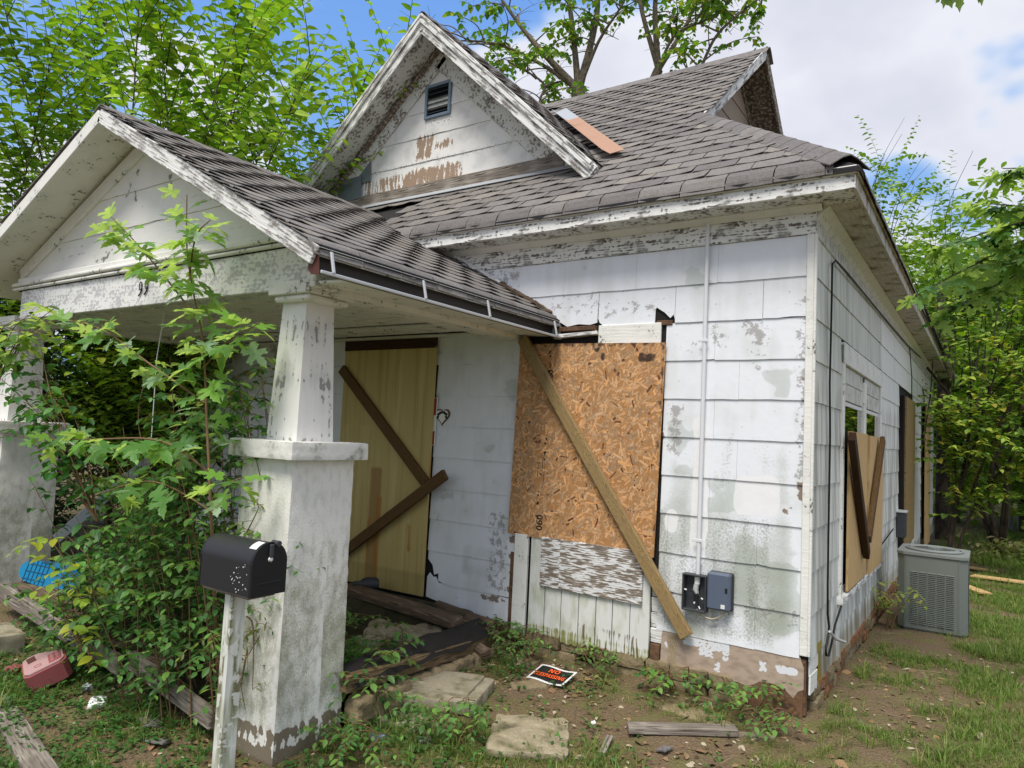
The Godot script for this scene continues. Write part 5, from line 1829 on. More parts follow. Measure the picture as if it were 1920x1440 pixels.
	var tips: Array = [[Vector3(0.50, 2.72, -0.7), 0.012], [Vector3(0.66, 3.02, -0.6), 0.012], [Vector3(0.85, 3.36, -0.8), 0.012], [Vector3(0.95, 3.1, -1.2), 0.01], [Vector3(0.8, 2.85, -1.1), 0.01], [Vector3(1.0, 3.5, -0.6), 0.01], [Vector3(1.05, 2.9, -0.7), 0.01], [Vector3(0.62, 2.6, -0.9), 0.01]]
	for tq: Array in tips:
		var tip: Vector3 = tq[0]
		var root := Vector3(1.75, 3.0 + rng.randf_range(-0.1, 0.25), -0.9)
		var mm := root.lerp(tip, 0.5) + Vector3(0, 0.1, 0)
		limb(st, [root - b, mm - b, tip - b], tq[1], 0.003, 5)
		for k in 16:
			var f := 0.3 + 0.7 * (k + rng.randf()) / 16.0
			var o := bend([root - b, mm - b, tip - b], f)
			for j in 3:
				var az := rng.randf() * TAU
				var dir := Vector3(cos(az) - 0.4, rng.randf_range(-0.9, -0.1), sin(az))
				items.append(["maple%d" % (rng.randi() % 3), blade_frame(o + dir.normalized() * 0.05, dir, Vector3(rng.randf_range(-0.4, 0.4), 1, rng.randf_range(-0.4, 0.4)), rng.randf_range(0.09, 0.15)), rng.randi() % 4])
	limb(st, [Vector3(2.6, 3.7, -1.2) - b, Vector3(2.1, 3.3, -1.0) - b, Vector3(1.75, 3.05, -0.9) - b], 0.02, 0.013, 6)
	put("branch", st.mesh(), M.dark_bark, bough)
	set_leaves(bough, items, [Color(0.022, 0.085, 0.025), Color(0.03, 0.11, 0.03), Color(0.018, 0.06, 0.022), Color(0.05, 0.15, 0.04)], 300)
	b = Vector3(0.84, 3.72, 1.3)
	var hang := thing("leaf_tuft", "small dark tuft of maple leaves hanging into the top edge of the sky", "leaves", b)
	items = []
	for i in 7:
		items.append(["maple%d" % (i % 3), blade_frame(Vector3(-0.08 + 0.024 * i, 0.0, 0.02 * sin(i * 2.0)), Vector3(rng.randf_range(-0.5, 0.5), -1, rng.randf_range(-0.2, 0.2)), Vector3(0.2, 0.1, 1), 0.12), i % 2])
	st = MB.new()
	limb(st, [Vector3(-0.1, 0.0, 0), Vector3(0.2, 0.12, 0), Vector3(0.6, 0.5, 0.1)], 0.004, 0.008, 4)
	put("branch", st.mesh(), M.dark_bark, hang)
	set_leaves(hang, items, [Color(0.02, 0.05, 0.02), Color(0.03, 0.065, 0.025)], 300)
	build_sapling()
	build_bushes()


func build_sapling() -> void:
	# silver maple sapling before the porch
	var b := Vector3(-2.62, -0.25, 2.46)
	var t := thing("maple_sapling", "young silver maple sapling with curling lobed leaves in front of the porch gable", "sapling", b)
	var st := MB.new()
	var items: Array = []
	var main: Array = [Vector3(-3.0, -0.15, 2.0), Vector3(-2.75, 0.55, 2.26), Vector3(-2.63, 1.18, 2.42), Vector3(-2.72, 1.6, 2.42), Vector3(-2.82, 2.08, 2.42), Vector3(-2.93, 2.36, 2.43), Vector3(-3.03, 2.65, 2.44), Vector3(-3.08, 3.0, 2.44)]
	var runs: Array = [[main, 0.014, 0.38, 36], [[Vector3(-2.76, 1.75, 2.42), Vector3(-3.25, 1.98, 2.5), Vector3(-3.82, 2.2, 2.5), Vector3(-4.4, 2.3, 2.46)], 0.008, 0.25, 20], [[Vector3(-2.66, 1.36, 2.42), Vector3(-3.0, 1.52, 2.52), Vector3(-3.7, 1.5, 2.56), Vector3(-4.7, 1.45, 2.5)], 0.008, 0.25, 17], [[Vector3(-2.9, 2.25, 2.43), Vector3(-3.25, 2.55, 2.48), Vector3(-3.6, 2.8, 2.5), Vector3(-3.85, 2.95, 2.5)], 0.007, 0.2, 17], [[Vector3(-2.8, 1.95, 2.42), Vector3(-2.62, 2.1, 2.4), Vector3(-2.4, 2.2, 2.36)], 0.006, 0.3, 10], [[Vector3(-3.0, 2.5, 2.43), Vector3(-2.85, 2.7, 2.5), Vector3(-2.72, 2.78, 2.5)], 0.006, 0.3, 9], [[Vector3(-2.6, 1.15, 2.42), Vector3(-2.9, 1.3, 2.6), Vector3(-3.3, 1.2, 2.7)], 0.006, 0.3, 5], [[Vector3(-2.63, 1.2, 2.42), Vector3(-2.5, 1.3, 2.45), Vector3(-2.38, 1.36, 2.4)], 0.005, 0.3, 4]]
	for q: Array in runs:
		var pts: Array = []
		for p: Vector3 in q[0]:
			pts.append(p - b)
		limb(st, pts, q[1], 0.003, 6)
		for k in int(q[3]):
			var f: float = lerpf(q[2], 1.0, (k + rng.randf() * 0.6) / q[3])
			var o := bend(pts, f)
			for s: float in [-1.0, 1.0]:
				if rng.randf() < 0.12:
					continue
				var az := rng.randf() * TAU
				var dir := Vector3(cos(az), rng.randf_range(-0.8, 0.35), sin(az) * 0.8 + 0.2).normalized()
				var s2 := rng.randf_range(0.1, 0.17) * (1.0 if f < 0.9 else 0.75)
				items.append(["maple%d" % (rng.randi() % 3), blade_frame(o + dir * s2 * 0.5, dir, Vector3(rng.randf_range(-0.7, 0.7), 0.8, rng.randf_range(-0.2, 0.9)), s2), [0, 1, 1, 2, 2, 3, 4, 5][rng.randi() % 8]])
	put("stem", st.mesh(), M.green_stem, t)
	set_leaves(t, items, [Color(0.05, 0.15, 0.04), Color(0.07, 0.2, 0.05), Color(0.1, 0.25, 0.06), Color(0.14, 0.32, 0.05), Color(0.32, 0.42, 0.32), Color(0.22, 0.34, 0.22)], 300)


func thicket(called: String, label: String, cat: String, at: Vector3, spots: Array, kind: String, size: float, colors: Array, own: int, vine := false) -> void:
	# spots: [root, tip, twigs] in the scene's own metres
	var t := thing(called, label, cat, at)
	var st := MB.new()
	var items: Array = []
	for q: Array in spots:
		var r0: Vector3 = q[0] - at
		var r1: Vector3 = q[1] - at
		var mid := r0.lerp(r1, 0.5) + Vector3(rng.randf_range(-0.12, 0.12), 0.12, rng.randf_range(-0.1, 0.15))
		limb(st, [r0, mid, r1], 0.006, 0.002, 4)
		for k in int(q[2]):
			var f: float = 0.15 + 0.85 * (k + rng.randf()) / q[2]
			var o := bend([r0, mid, r1], f)
			var az := rng.randf() * TAU
			spray(st, items, kind, o, Vector3(cos(az), rng.randf_range(-0.2, 0.5), sin(az) + 0.3), rng.randf_range(0.14, 0.34), size, size * 0.55, 1.4 if vine else 0.7, colors.size(), 0.002)
	put("stems", st.mesh(), M.green_stem, t)
	set_leaves(t, items, colors, own)


func build_bushes() -> void:
	var green: Array = [Color(0.07, 0.18, 0.05), Color(0.1, 0.24, 0.06), Color(0.13, 0.29, 0.07), Color(0.06, 0.155, 0.045), Color(0.18, 0.35, 0.07)]
	var spots: Array = []
	for i in 64:
		var x := rng.randf_range(-4.6, -2.68)
		var z := rng.randf_range(1.75, 2.35)
		var top := lerpf(0.8, 2.0, clampf((x + 4.4) / 1.4, 0.0, 1.0)) * rng.randf_range(0.35, 1.1)
		spots.append([Vector3(x + 0.2, -0.2, z - 0.1), Vector3(x, top, z + rng.randf_range(-0.1, 0.3)), 14])
	thicket("honeysuckle_bush", "dense honeysuckle bush growing over the left half of the porch front", "bush", Vector3(-3.4, -0.2, 2.0), spots, "oval", 0.068, green, 300)
	spots = []
	for i in 26:
		var x := rng.randf_range(-5.5, -3.6)
		var z := rng.randf_range(1.6, 2.3)
		spots.append([Vector3(x + 0.5, 0.0, z - 0.2), Vector3(x, rng.randf_range(0.5, 1.5), z), 7])
	for i in 10:
		spots.append([Vector3(-4.3, 0.9, 2.2), Vector3(rng.randf_range(-5.7, -4.6), rng.randf_range(1.3, 2.3), rng.randf_range(2.2, 2.5)), 7])
	for i in 12:
		spots.append([Vector3(-3.3, 0.9, 2.2), Vector3(rng.randf_range(-3.9, -2.75), rng.randf_range(1.5, 2.3), rng.randf_range(2.0, 2.4)), 7])
	thicket("elm_sucker", "spindly elm sucker with larger leaves left of the honeysuckle bush", "bush", Vector3(-4.6, 0.0, 2.0), spots, "elm", 0.1, [Color(0.05, 0.16, 0.045), Color(0.07, 0.2, 0.05), Color(0.11, 0.26, 0.06)], 200)
	spots = []
	for i in 12:
		spots.append([Vector3(-5.9, 1.9, 2.3), Vector3(rng.randf_range(-5.9, -4.6), rng.randf_range(2.1, 2.5), rng.randf_range(2.3, 2.5)), 3])
	thicket("elm_twig", "big dark leaves of an elm twig crossing the left porch post", "tree branch", Vector3(-5.9, 1.9, 2.3), spots, "elm", 0.13, [Color(0.05, 0.12, 0.03), Color(0.07, 0.17, 0.035)], 100)
	# pale yellow-green seedling in the bush
	spots = []
	for i in 5:
		spots.append([Vector3(-3.9, 0.0, 2.35), Vector3(rng.randf_range(-4.5, -3.8), rng.randf_range(0.5, 0.95), 2.45), 4])
	thicket("yellow_seedling", "yellow-green leafy seedling leaning out of the honeysuckle above the blue toy", "seedling", Vector3(-3.9, 0.0, 2.4), spots, "oval", 0.1, [Color(0.26, 0.36, 0.04), Color(0.2, 0.32, 0.04), Color(0.36, 0.38, 0.03)], 100)
	# creeper on the pier behind the letter box
	spots = []
	for i in 5:
		spots.append([Vector3(-2.55, 0.2 + 0.12 * i, 2.2), Vector3(-2.42 - 0.05 * (i % 3), 0.55 - 0.12 * i, 2.22), 3])
	spots.append([Vector3(-2.72, 0.9, 2.17), Vector3(-2.6, 1.2, 2.19), 3])
	thicket("creeper_vine", "dark creeper clinging to the pier beside the mailbox post", "vine", Vector3(-2.5, 0.2, 2.2), spots, "narrow", 0.05, [Color(0.03, 0.075, 0.02), Color(0.05, 0.11, 0.03), Color(0.1, 0.05, 0.025)], 100, true)
	# weeds: beside the pier, on the broken porch floor, along the foundation
	for k: Array in [[-2.28, 1.45, 0.42, 9, 0.07, "leafy weed clump at the right foot of the near pier"], [-2.5, 0.95, 0.42, 8, 0.07, "weed clump before the pale boulder on the porch floor"], [-2.62, 1.35, 0.5, 8, 0.085, "tall weed clump between pier and concrete slabs"], [-1.62, 1.38, 0.24, 6, 0.055, "bright green weed in front of the stacked slabs"], [-1.98, 0.14, 0.26, 8, 0.045, "round-leaved weed under the blocked low door"], [-2.25, 0.16, 0.2, 6, 0.045, "low weed under the broken sill"], [-0.82, 0.1, 0.16, 6, 0.06, "round-leaved weed at the foundation stones"], [-1.3, 0.12, 0.12, 5, 0.045, "small weed against the foundation below the white boards"], [-0.35, 0.14, 0.16, 5, 0.05, "weed before the rusted skirt at the house corner"], [-0.16, 0.3, 0.1, 4, 0.05, "small pale weed in the dirt by the corner"], [0.1, -3.0, 0.5, 5, 0.07, "spindly yellowing weed between wall and air conditioner"], [-2.05, 1.85, 0.14, 8, 0.05, "low weeds at the near foot of the pier"], [-3.3, 0.75, 0.3, 6, 0.06, "lobed weed on top of the boulder"]]:
		spots = []
		var c := on_ground(k[0], k[1])
		for i in int(k[3]):
			spots.append([c + Vector3(rng.randf_range(-0.08, 0.08), 0.0, rng.randf_range(-0.08, 0.08)), c + Vector3(rng.randf_range(-0.22, 0.22), k[2] * rng.randf_range(0.4, 1.0), rng.randf_range(-0.2, 0.2)), 3])
		thicket("weed_clump", k[5], "weed", c, spots, "oval" if k[4] < 0.08 else "maple", k[4], green if k[1] > -1.0 else [Color(0.2, 0.28, 0.05), Color(0.3, 0.32, 0.06)], 60)
	# cut branches with drying leaves in the side yard
	spots = []
	for i in 22:
		var x := rng.randf_range(0.75, 2.2)
		var z := rng.randf_range(-11.4, -9.4)
		spots.append([on_ground(x, z, 0.05), on_ground(x + rng.randf_range(-0.6, 0.6), z + rng.randf_range(-0.4, 0.4), rng.randf_range(0.1, 0.42)), 5])
	thicket("brush_pile", "pile of cut branches with drying olive leaves in the side yard", "brush pile", Vector3(1.4, -0.12, -10.4), spots, "oval", 0.13, [Color(0.2, 0.19, 0.08), Color(0.28, 0.24, 0.12), Color(0.14, 0.16, 0.06), Color(0.34, 0.3, 0.18)], 200)


# --- boards, boxes and litter ----------------------------------------------------------------------------------------------

func single(called: String, label: String, cat: String, mesh: Mesh, m: Material, xf: Transform3D, group := "") -> MeshInstance3D:
	var o := put(called, mesh, m, self, xf)
	tag(o, label, cat, group)
	return o


func plank(called: String, label: String, cat: String, a: Vector3, b: Vector3, hy: float, hz: float, m: Material, up := Vector3.UP, bevel := 0.004) -> MeshInstance3D:
	var q := MB.new()
	q.uo = Vector2(rng.randf() * 5.0, rng.randf() * 5.0)
	q.box(Vector3((b - a).length(), hy, hz), Transform3D(), bevel)
	return single(called, label, cat, q.mesh(), m, along(a, b, up))


# a sheet with its own 0..1 picture, lower left corner at the origin of xf
func sheet(w: float, h: float, d: float, skew := 0.0) -> ArrayMesh:
	var q := MB.new()
	q.mode = 1
	q.us = Vector2(1.0 / w, -1.0 / h)
	q.uo = Vector2(0.0, 1.0)
	q.prism(PackedVector2Array([Vector2(0, 0), Vector2(w, skew), Vector2(w + 0.005, h + skew), Vector2(0.003, h)]), 0.0, d, Transform3D(), 0.0, true)
	return q.mesh()


func text_mesh(s: String, size: float, depth: float, font := "Droid Sans", bold := true) -> TextMesh:
	var t := TextMesh.new()
	var f := SystemFont.new()
	f.font_names = PackedStringArray([font])
	f.font_weight = 700 if bold else 400
	t.font = f
	t.text = s
	t.font_size = 64
	t.pixel_size = size / 64.0
	t.depth = depth
	t.curve_step = 4.0
	return t


func build_boards() -> void:
	var o := single("wafer_board", "orange-brown wafer board nailed over the front window", "board", sheet(1.235, 1.515, 0.012), M.wafer_board, Transform3D(Basis(Vector3(0, 0, 1), -0.022).rotated(Vector3(1, 0, 0), 0.0), Vector3(-2.247, 0.868, 0.03)))
	var ink := mat("stamp_ink", lin(0.03, 0.025, 0.02), 0.9)
	for k: Array in [["060", 0.075, 0.29, 0.06], ["060", 0.06, 0.31, 1.2]]:
		put("stamp", text_mesh(k[0], k[1], 0.001), ink, o, Transform3D(Basis(Vector3(0, 0, 1), PI / 2), Vector3(k[2], k[3] + 0.06, 0.0135)))
	for i in 26:
		board("stamp_dash", Vector3(0.012, rng.randf_range(0.006, 0.02), 0.001), ink, o, Transform3D(Basis(), Vector3([0.262, 0.3, 0.29][i % 3] + rng.randf_range(-0.006, 0.006), [0.26, 0.7, 1.36][i % 3] + rng.randf_range(-0.1, 0.1), 0.013)), 0.0)
	for k: Array in [[0.285, 0.55, 0.16], [0.245, 0.52, 0.1], [0.3, 0.47, 0.08]]:
		board("stamp_line", Vector3(0.004, k[2], 0.001), ink, o, Transform3D(Basis(), Vector3(k[0], k[1], 0.013)), 0.0)
	plank("brace", "long greenish two-by-four slanting across the wafer board", "brace", Vector3(-2.17, 2.42, 0.075), Vector3(-0.745, 0.36, 0.07), 0.092, 0.04, M.treated_wood, Vector3(0, 1, 0))
	single("door_plywood", "yellowish rain-stained plywood sheet covering the front door", "plywood", sheet(1.14, 2.16, 0.018, 0.012), M.door_plywood, Transform3D(Basis(), Vector3(-4.235, 0.215, 0.03)))
	plank("header_board", "dark brown short board above the door plywood", "board", Vector3(-4.24, 2.445, 0.035), Vector3(-3.1, 2.449, 0.035), 0.145, 0.038, M.header_wood)
	plank("brace", "brown two-by-four slanting down across the upper door plywood", "brace", Vector3(-4.24, 2.2, 0.075), Vector3(-3.1, 1.19, 0.07), 0.092, 0.04, M.dark_lumber)
	plank("brace", "brown two-by-four slanting up across the lower door plywood past its right edge", "brace", Vector3(-4.1, 0.44, 0.09), Vector3(-2.86, 1.29, 0.11), 0.092, 0.04, M.dark_lumber)
	# side window boards
	for k: Array in [[-1.2, 0.95, 0.585, 1.215, 0.03, 0.0, "left plywood half over the lower side window, behind the dark brace"], [-2.26, 0.97, 0.56, 1.23, 0.035, 0.02, "right plywood half over the lower side window, behind the paler brace"]]:
		single("window_plywood", k[6], "plywood", sheet(k[1], k[3], 0.018), M.plywood, Transform3D(Basis(Vector3(0, 0, -1), Vector3(0, 1, 0), Vector3(1, 0, 0)), Vector3(k[4], k[2], k[0])))
	plank("window_brace", "dark brown two-by-four leaning right over the left half of the side window", "brace", Vector3(0.09, 1.76, -0.98), Vector3(0.08, 0.78, -1.93), 0.09, 0.05, M.header_wood)
	plank("window_brace", "paler brown two-by-four leaning left over the right half of the side window", "brace", Vector3(0.09, 1.77, -2.86), Vector3(0.08, 0.9, -2.02), 0.09, 0.04, M.dark_lumber)
	for k: Array in [[-5.7, 1.33, 0.43, 1.95, "tall narrow wafer board over the middle side window"], [-9.25, 1.15, 0.05, 2.4, "tall pale plywood over the farthest side window"]]:
		single("tall_plywood", k[4], "plywood", sheet(k[1], k[3], 0.02), M.treated_wood if k[0] > -6 else M.plywood, Transform3D(Basis(Vector3(0, 0, -1), Vector3(0, 1, 0), Vector3(1, 0, 0)), Vector3(0.03, k[2], k[0])))
	var tr := MB.new()
	tr.box(Vector3(0.05, 1.95, 0.05), Transform3D(), 0.003)
	single("sash_post", "black weathered casing left of the middle side window", "casing", tr.mesh(), M.tar_paper, Transform3D(Basis(), Vector3(0.02, 1.4, -5.45)))
	# the plaque and the sign edge beside the door
	var hp := PackedVector2Array()
	for i in 40:
		var a := TAU * i / 40.0
		hp.append(Vector2(0.078 * pow(sin(a), 3.0), 0.005 * (13.0 * cos(a) - 5.0 * cos(2 * a) - 2.0 * cos(3 * a) - cos(4 * a)) + 0.01))
	var hm := MB.new()
	hm.prism(hp, 0.0, 0.012)
	var plq := single("heart_plaque", "small heart-shaped plaque on the wall beside the door plywood", "plaque", hm.mesh(), M.dark_lumber, Transform3D(Basis(), Vector3(-3.0, 1.77, 0.012)))
	hm = MB.new()
	var inner := PackedVector2Array()
	for p in hp:
		inner.append(p * 0.84 + Vector2(0, 0.001))
	hm.prism(inner, 0.011, 0.014)
	put("plaque_face", hm.mesh(), M.trim, plq)
	for k: Array in [[-0.032, 0.03, 0.05, 0.022, 0.5], [0.034, 0.033, 0.05, 0.022, -0.5], [0.0, 0.04, 0.06, 0.016, 0.0], [0.045, 0.0, 0.02, 0.03, 0.3], [-0.045, 0.0, 0.02, 0.03, -0.3]]:
		put("plaque_bow", lumpy(Vector3(k[2], k[3], 0.01), 3, 0.004, 30.0, 0.005, k[0] * 9 + 2.0), M.black_iron, plq, Transform3D(Basis(Vector3(0, 0, 1), k[4]), Vector3(k[0], k[1], 0.014)))
	var rs := MB.new()
	rs.box(Vector3(0.09, 0.42, 0.008), Transform3D(), 0.002)
	var rso := single("sign_edge", "red and white rounded sign edge peeping out from behind the door plywood", "sign", rs.mesh(), M.cap_white, Transform3D(Basis(Vector3(0, 0, 1), -0.02), Vector3(-3.108, 1.73, 0.024)))
	var redm := mat("sign_red", lin(0.32, 0.02, 0.02), 0.5)
	for k: Array in [[0.13, 0.15], [-0.145, 0.12]]:
		board("red_field", Vector3(0.08, k[1], 0.002), redm, rso, Transform3D(Basis(), Vector3(-0.003, k[0], 0.005)), 0.0)
	# bottle on the door step
	var bt := MB.new()
	bt.tube([Vector3(0, 0, 0), Vector3(0.02, 0, 0), Vector3(0.1, 0, 0), Vector3(0.14, 0, 0), Vector3(0.165, 0, 0), Vector3(0.22, 0, 0)], [0.03, 0.052, 0.055, 0.045, 0.022, 0.02], 12)
	single("bottle", "dark round bottle lying on the step against the door plywood", "bottle", bt.mesh(), M.grey_plastic, Transform3D(Basis(Vector3(0, 1, 0), -2.3), Vector3(-3.52, 0.285, 0.14)))


func build_services() -> void:
	# painted conduit down the front wall into the open box
	var c := MB.new()
	c.tube([Vector3(-0.694, 3.19, 0.036), Vector3(-0.694, 2.0, 0.036), Vector3(-0.694, 0.77, 0.036)], [0.0145, 0.0145, 0.0145], 10)
	var o := single("conduit", "thin painted conduit running down the front wall to the open junction box", "conduit", c.mesh(), M.conduit_paint, Transform3D())
	for y: float in [2.36, 1.0]:
		board("pipe_strap", Vector3(0.07, 0.02, 0.006), M.conduit_paint, o, Transform3D(Basis(), Vector3(-0.7, y, 0.05)), 0.002)
	c = MB.new()
	var bx := thing("junction_box", "open dark grey junction box with loose wires at the foot of the conduit", "junction box", Vector3(-0.704, 0.655, 0.02))
	var bw := 0.155
	var bh := 0.23
	board("box_back", Vector3(bw, bh, 0.006), M.grey_plastic, bx, Transform3D(), 0.0)
	for s: float in [-1.0, 1.0]:
		board("box_side", Vector3(0.012, bh, 0.06), M.grey_plastic, bx, Transform3D(Basis(), Vector3(s * bw * 0.5, 0, 0.03)), 0.004)
		board("box_side", Vector3(bw + 0.01, 0.012, 0.06), M.grey_plastic, bx, Transform3D(Basis(), Vector3(0, s * bh * 0.5, 0.03)), 0.004)
	board("connector", Vector3(0.035, 0.06, 0.03), M.cap_white, bx, Transform3D(Basis(), Vector3(0.01, 0.08, 0.02)), 0.006)
	var conn := MB.new()
	conn.tube([Vector3(0.005, 0.05, 0.02), Vector3(0.0, 0.02, 0.024), Vector3(0.01, -0.01, 0.02)], [0.02, 0.02, 0.012], 8)
	put("connector", conn.mesh(), M.aluminium, bx)
	for k: Array in [[-0.055, 0.01], [0.045, -0.03], [0.03, -0.085], [0.0, -0.06]]:
		var w := MB.new()
		w.tube([Vector3(0.008, 0.0, 0.025), Vector3(k[0] * 0.5, k[1] * 0.5 + 0.004, 0.04), Vector3(k[0], k[1], 0.04)], [0.004, 0.004, 0.004], 5)
		put("wire", w.mesh(), M.cable_black, bx)
		w = MB.new()
		w.tube([Vector3(k[0], k[1], 0.04), Vector3(k[0] * 1.3, k[1] * 1.2, 0.042)], [0.006, 0.005], 6)
		put("wire_nut", w.mesh(), M.cap_white, bx)
	bx = thing("cable_box", "closed blue-grey plastic cable box right of the open junction box", "junction box", Vector3(-0.535, 0.69, 0.012))
	board("box_body", Vector3(0.16, 0.245, 0.03), M.grey_plastic, bx, Transform3D(Basis(), Vector3(0, 0, 0.012)), 0.01)
	board("box_cover", Vector3(0.152, 0.24, 0.055), M.blue_grey, bx, Transform3D(Basis(), Vector3(-0.004, 0, 0.05)), 0.012)
	board("cover_label", Vector3(0.026, 0.026, 0.001), M.cap_white, bx, Transform3D(Basis(), Vector3(0.03, -0.09, 0.0785)), 0.0)
	board("cover_lock", Vector3(0.016, 0.032, 0.004), M.black_plastic, bx, Transform3D(Basis(), Vector3(0.05, 0.015, 0.0785)), 0.002)
	c = MB.new()
	var pts: Array = []
	var rad: Array = []
	for i in 11:
		var a := i / 10.0
		pts.append(Vector3(lerpf(-0.69, -0.49, a), 0.545 - 0.055 * sin(a * PI) + 0.02 * a, 0.05))
		rad.append(0.006)
	c.tube(pts, rad, 6)
	single("beige_cable", "beige cable looping from the open box to the blue-grey box", "cable", c.mesh(), M.cable_beige, Transform3D())
	# black cable on the side wall
	c = MB.new()
	pts = []
	rad = []
	for k: Array in [[3.19, -8.6], [3.09, -6.0], [3.05, -4.0], [3.02, -2.2], [3.0, -1.0], [2.985, -0.55], [2.93, -0.42], [2.7, -0.4], [2.4, -0.42], [2.1, -0.4], [1.75, -0.42], [1.4, -0.44], [1.05, -0.46], [0.75, -0.44], [0.55, -0.46], [0.46, -0.52], [0.4, -0.5], [0.34, -0.42], [0.29, -0.42], [0.27, -0.5], [0.33, -0.6], [0.42, -0.75], [0.52, -0.98], [0.6, -1.5], [0.62, -2.3], [0.72, -3.4], [0.78, -4.4]]:
		pts.append(Vector3(0.03 + rng.randf_range(0.0, 0.008), k[0], k[1]))
		rad.append(0.0075)
	c.tube(pts, rad, 6)
	single("black_cable", "black cable dropping from the eave down the side wall near the corner", "cable", c.mesh(), M.cable_black, Transform3D())
	c = MB.new()
	c.tube([Vector3(0.04, 0.43, -0.5), Vector3(0.06, 0.36, -0.62), Vector3(0.09, 0.3, -0.82)], [0.009, 0.011, 0.011], 6)
	single("cable_end", "short stiff grey cable end sticking off the side wall near the corner", "cable", c.mesh(), M.aluminium, Transform3D())
	c = MB.new()
	c.tube([Vector3(0.03, 3.1, -6.3), Vector3(0.05, 2.7, -6.4), Vector3(0.06, 2.4, -6.3)], [0.007, 0.007, 0.007], 5)
	single("hanging_wire", "black wire hanging from the side soffit over the middle window board", "cable", c.mesh(), M.cable_black, Transform3D())
	build_ac()


func build_ac() -> void:
	var green := mat("condenser_paint", lin(0.17, 0.19, 0.172), 0.55)
	var dark := mat("condenser_dark", lin(0.05, 0.056, 0.052), 0.7)
	var lid := mat("condenser_lid", lin(0.21, 0.23, 0.22), 0.5)
	var a := thing("air_conditioner", "grey-green boxy air conditioner condenser standing beside the side wall", "air conditioner", Vector3(0.485, -0.06, -3.5))
	var hx := 0.288
	var hz := 0.35
	var ch := 0.06
	var oct := PackedVector2Array([Vector2(-hx + ch, hz), Vector2(hx - ch, hz), Vector2(hx, hz - ch), Vector2(hx, -hz + ch), Vector2(hx - ch, -hz), Vector2(-hx + ch, -hz), Vector2(-hx, -hz + ch), Vector2(-hx, hz - ch)])
	var up := Transform3D(Basis(Vector3(1, 0, 0), Vector3(0, 0, -1), Vector3(0, 1, 0)), Vector3.ZERO)
	var b := MB.new()
	b.prism(oct, 0.03, 0.735, up)
	put("cabinet", b.mesh(), green, a)
	b = MB.new()
	var foot := PackedVector2Array()
	var lidp := PackedVector2Array()
	for p in oct:
		foot.append(p * 1.01)
		lidp.append(p * 1.035)
	b.prism(foot, -0.02, 0.045, up)
	put("base_pan", b.mesh(), dark, a)
	b = MB.new()
	b.prism(lidp, 0.735, 0.76, up)
	var li := put("lid", b.mesh(), lid, a)
	b = MB.new()
	for r: Array in [[0.24, 0.77, 0.012], [0.2, 0.764, 0.02]]:
		var pts: Array = []
		var rad: Array = []
		for i in 33:
			var t := TAU * i / 32.0
			pts.append(Vector3(cos(t) * r[0], r[1], sin(t) * r[0]))
			rad.append(r[2])
		b.tube(pts, rad, 6, false)
	put("lid_rim", b.mesh(), lid, li)
	b = MB.new()
	b.tube([Vector3(0, 0.761, 0), Vector3(0, 0.7625, 0)], [0.21, 0.21], 32)
	put("fan_opening", b.mesh(), dark, li)
	b = MB.new()
	b.tube([Vector3(0.0, 0.765, 0), Vector3(0, 0.782, 0), Vector3(0, 0.792, 0)], [0.085, 0.085, 0.06], 24)
	put("fan_hub", b.mesh(), lid, li)
	for i in 36:
		var t := TAU * i / 36.0
		beam("fan_guard_wire", Vector3(cos(t) * 0.08, 0.778, sin(t) * 0.08), Vector3(cos(t + 0.25) * 0.21, 0.77, sin(t + 0.25) * 0.21), 0.004, 0.004, dark if i % 2 else lid, li, Vector3.UP, 0.0)
	# corner posts and louvred front: five columns of narrow slots
	for s: float in [-1.0, 1.0]:
		beam("corner_seam", Vector3(s * (hx - ch - 0.012), 0.04, hz + 0.002), Vector3(s * (hx - ch - 0.012), 0.73, hz + 0.002), 0.008, 0.004, green, a, Vector3(0, 0, 1), 0.0)
	var slot := MB.new()
	slot.box(Vector3(0.06, 0.0055, 0.004), Transform3D(), 0.0)
	var sm := slot.mesh()
	var lip := MB.new()
	lip.box(Vector3(0.064, 0.0035, 0.012), Transform3D(Basis(Vector3(1, 0, 0), 0.5), Vector3.ZERO), 0.0)
	var lm := lip.mesh()
	for col in 5:
		for row in 29:
			var p := Vector3(-0.148 + 0.074 * col, 0.09 + 0.0172 * row, hz + 0.0005)
			var sl := put("louvre_slot", sm, dark, a, Transform3D(Basis(), p))
			put("louvre_lip", lm, green, sl, Transform3D(Basis(), Vector3(0, 0.005, 0.004)))
	for k in 3:
		var col := MB.new()
		for row in 29:
			col.box(Vector3(0.004, 0.006, 0.09), Transform3D(Basis(), Vector3(hx + 0.0005, 0.09 + 0.0172 * row, -0.13 + 0.13 * k)), 0.0)
		put("side_louvres", col.mesh(), dark, a)
	# disconnect box on the wall above it
	var d := thing("disconnect_box", "small dark grey disconnect box on the side wall above the air conditioner", "electrical box", Vector3(0.06, 0.78, -5.05))
	board("box_body", Vector3(0.1, 0.3, 0.2), M.grey_plastic, d, Transform3D(), 0.01)
	board("box_hood", Vector3(0.12, 0.025, 0.22), M.aluminium, d, Transform3D(Basis(), Vector3(0.005, 0.16, 0)), 0.006)


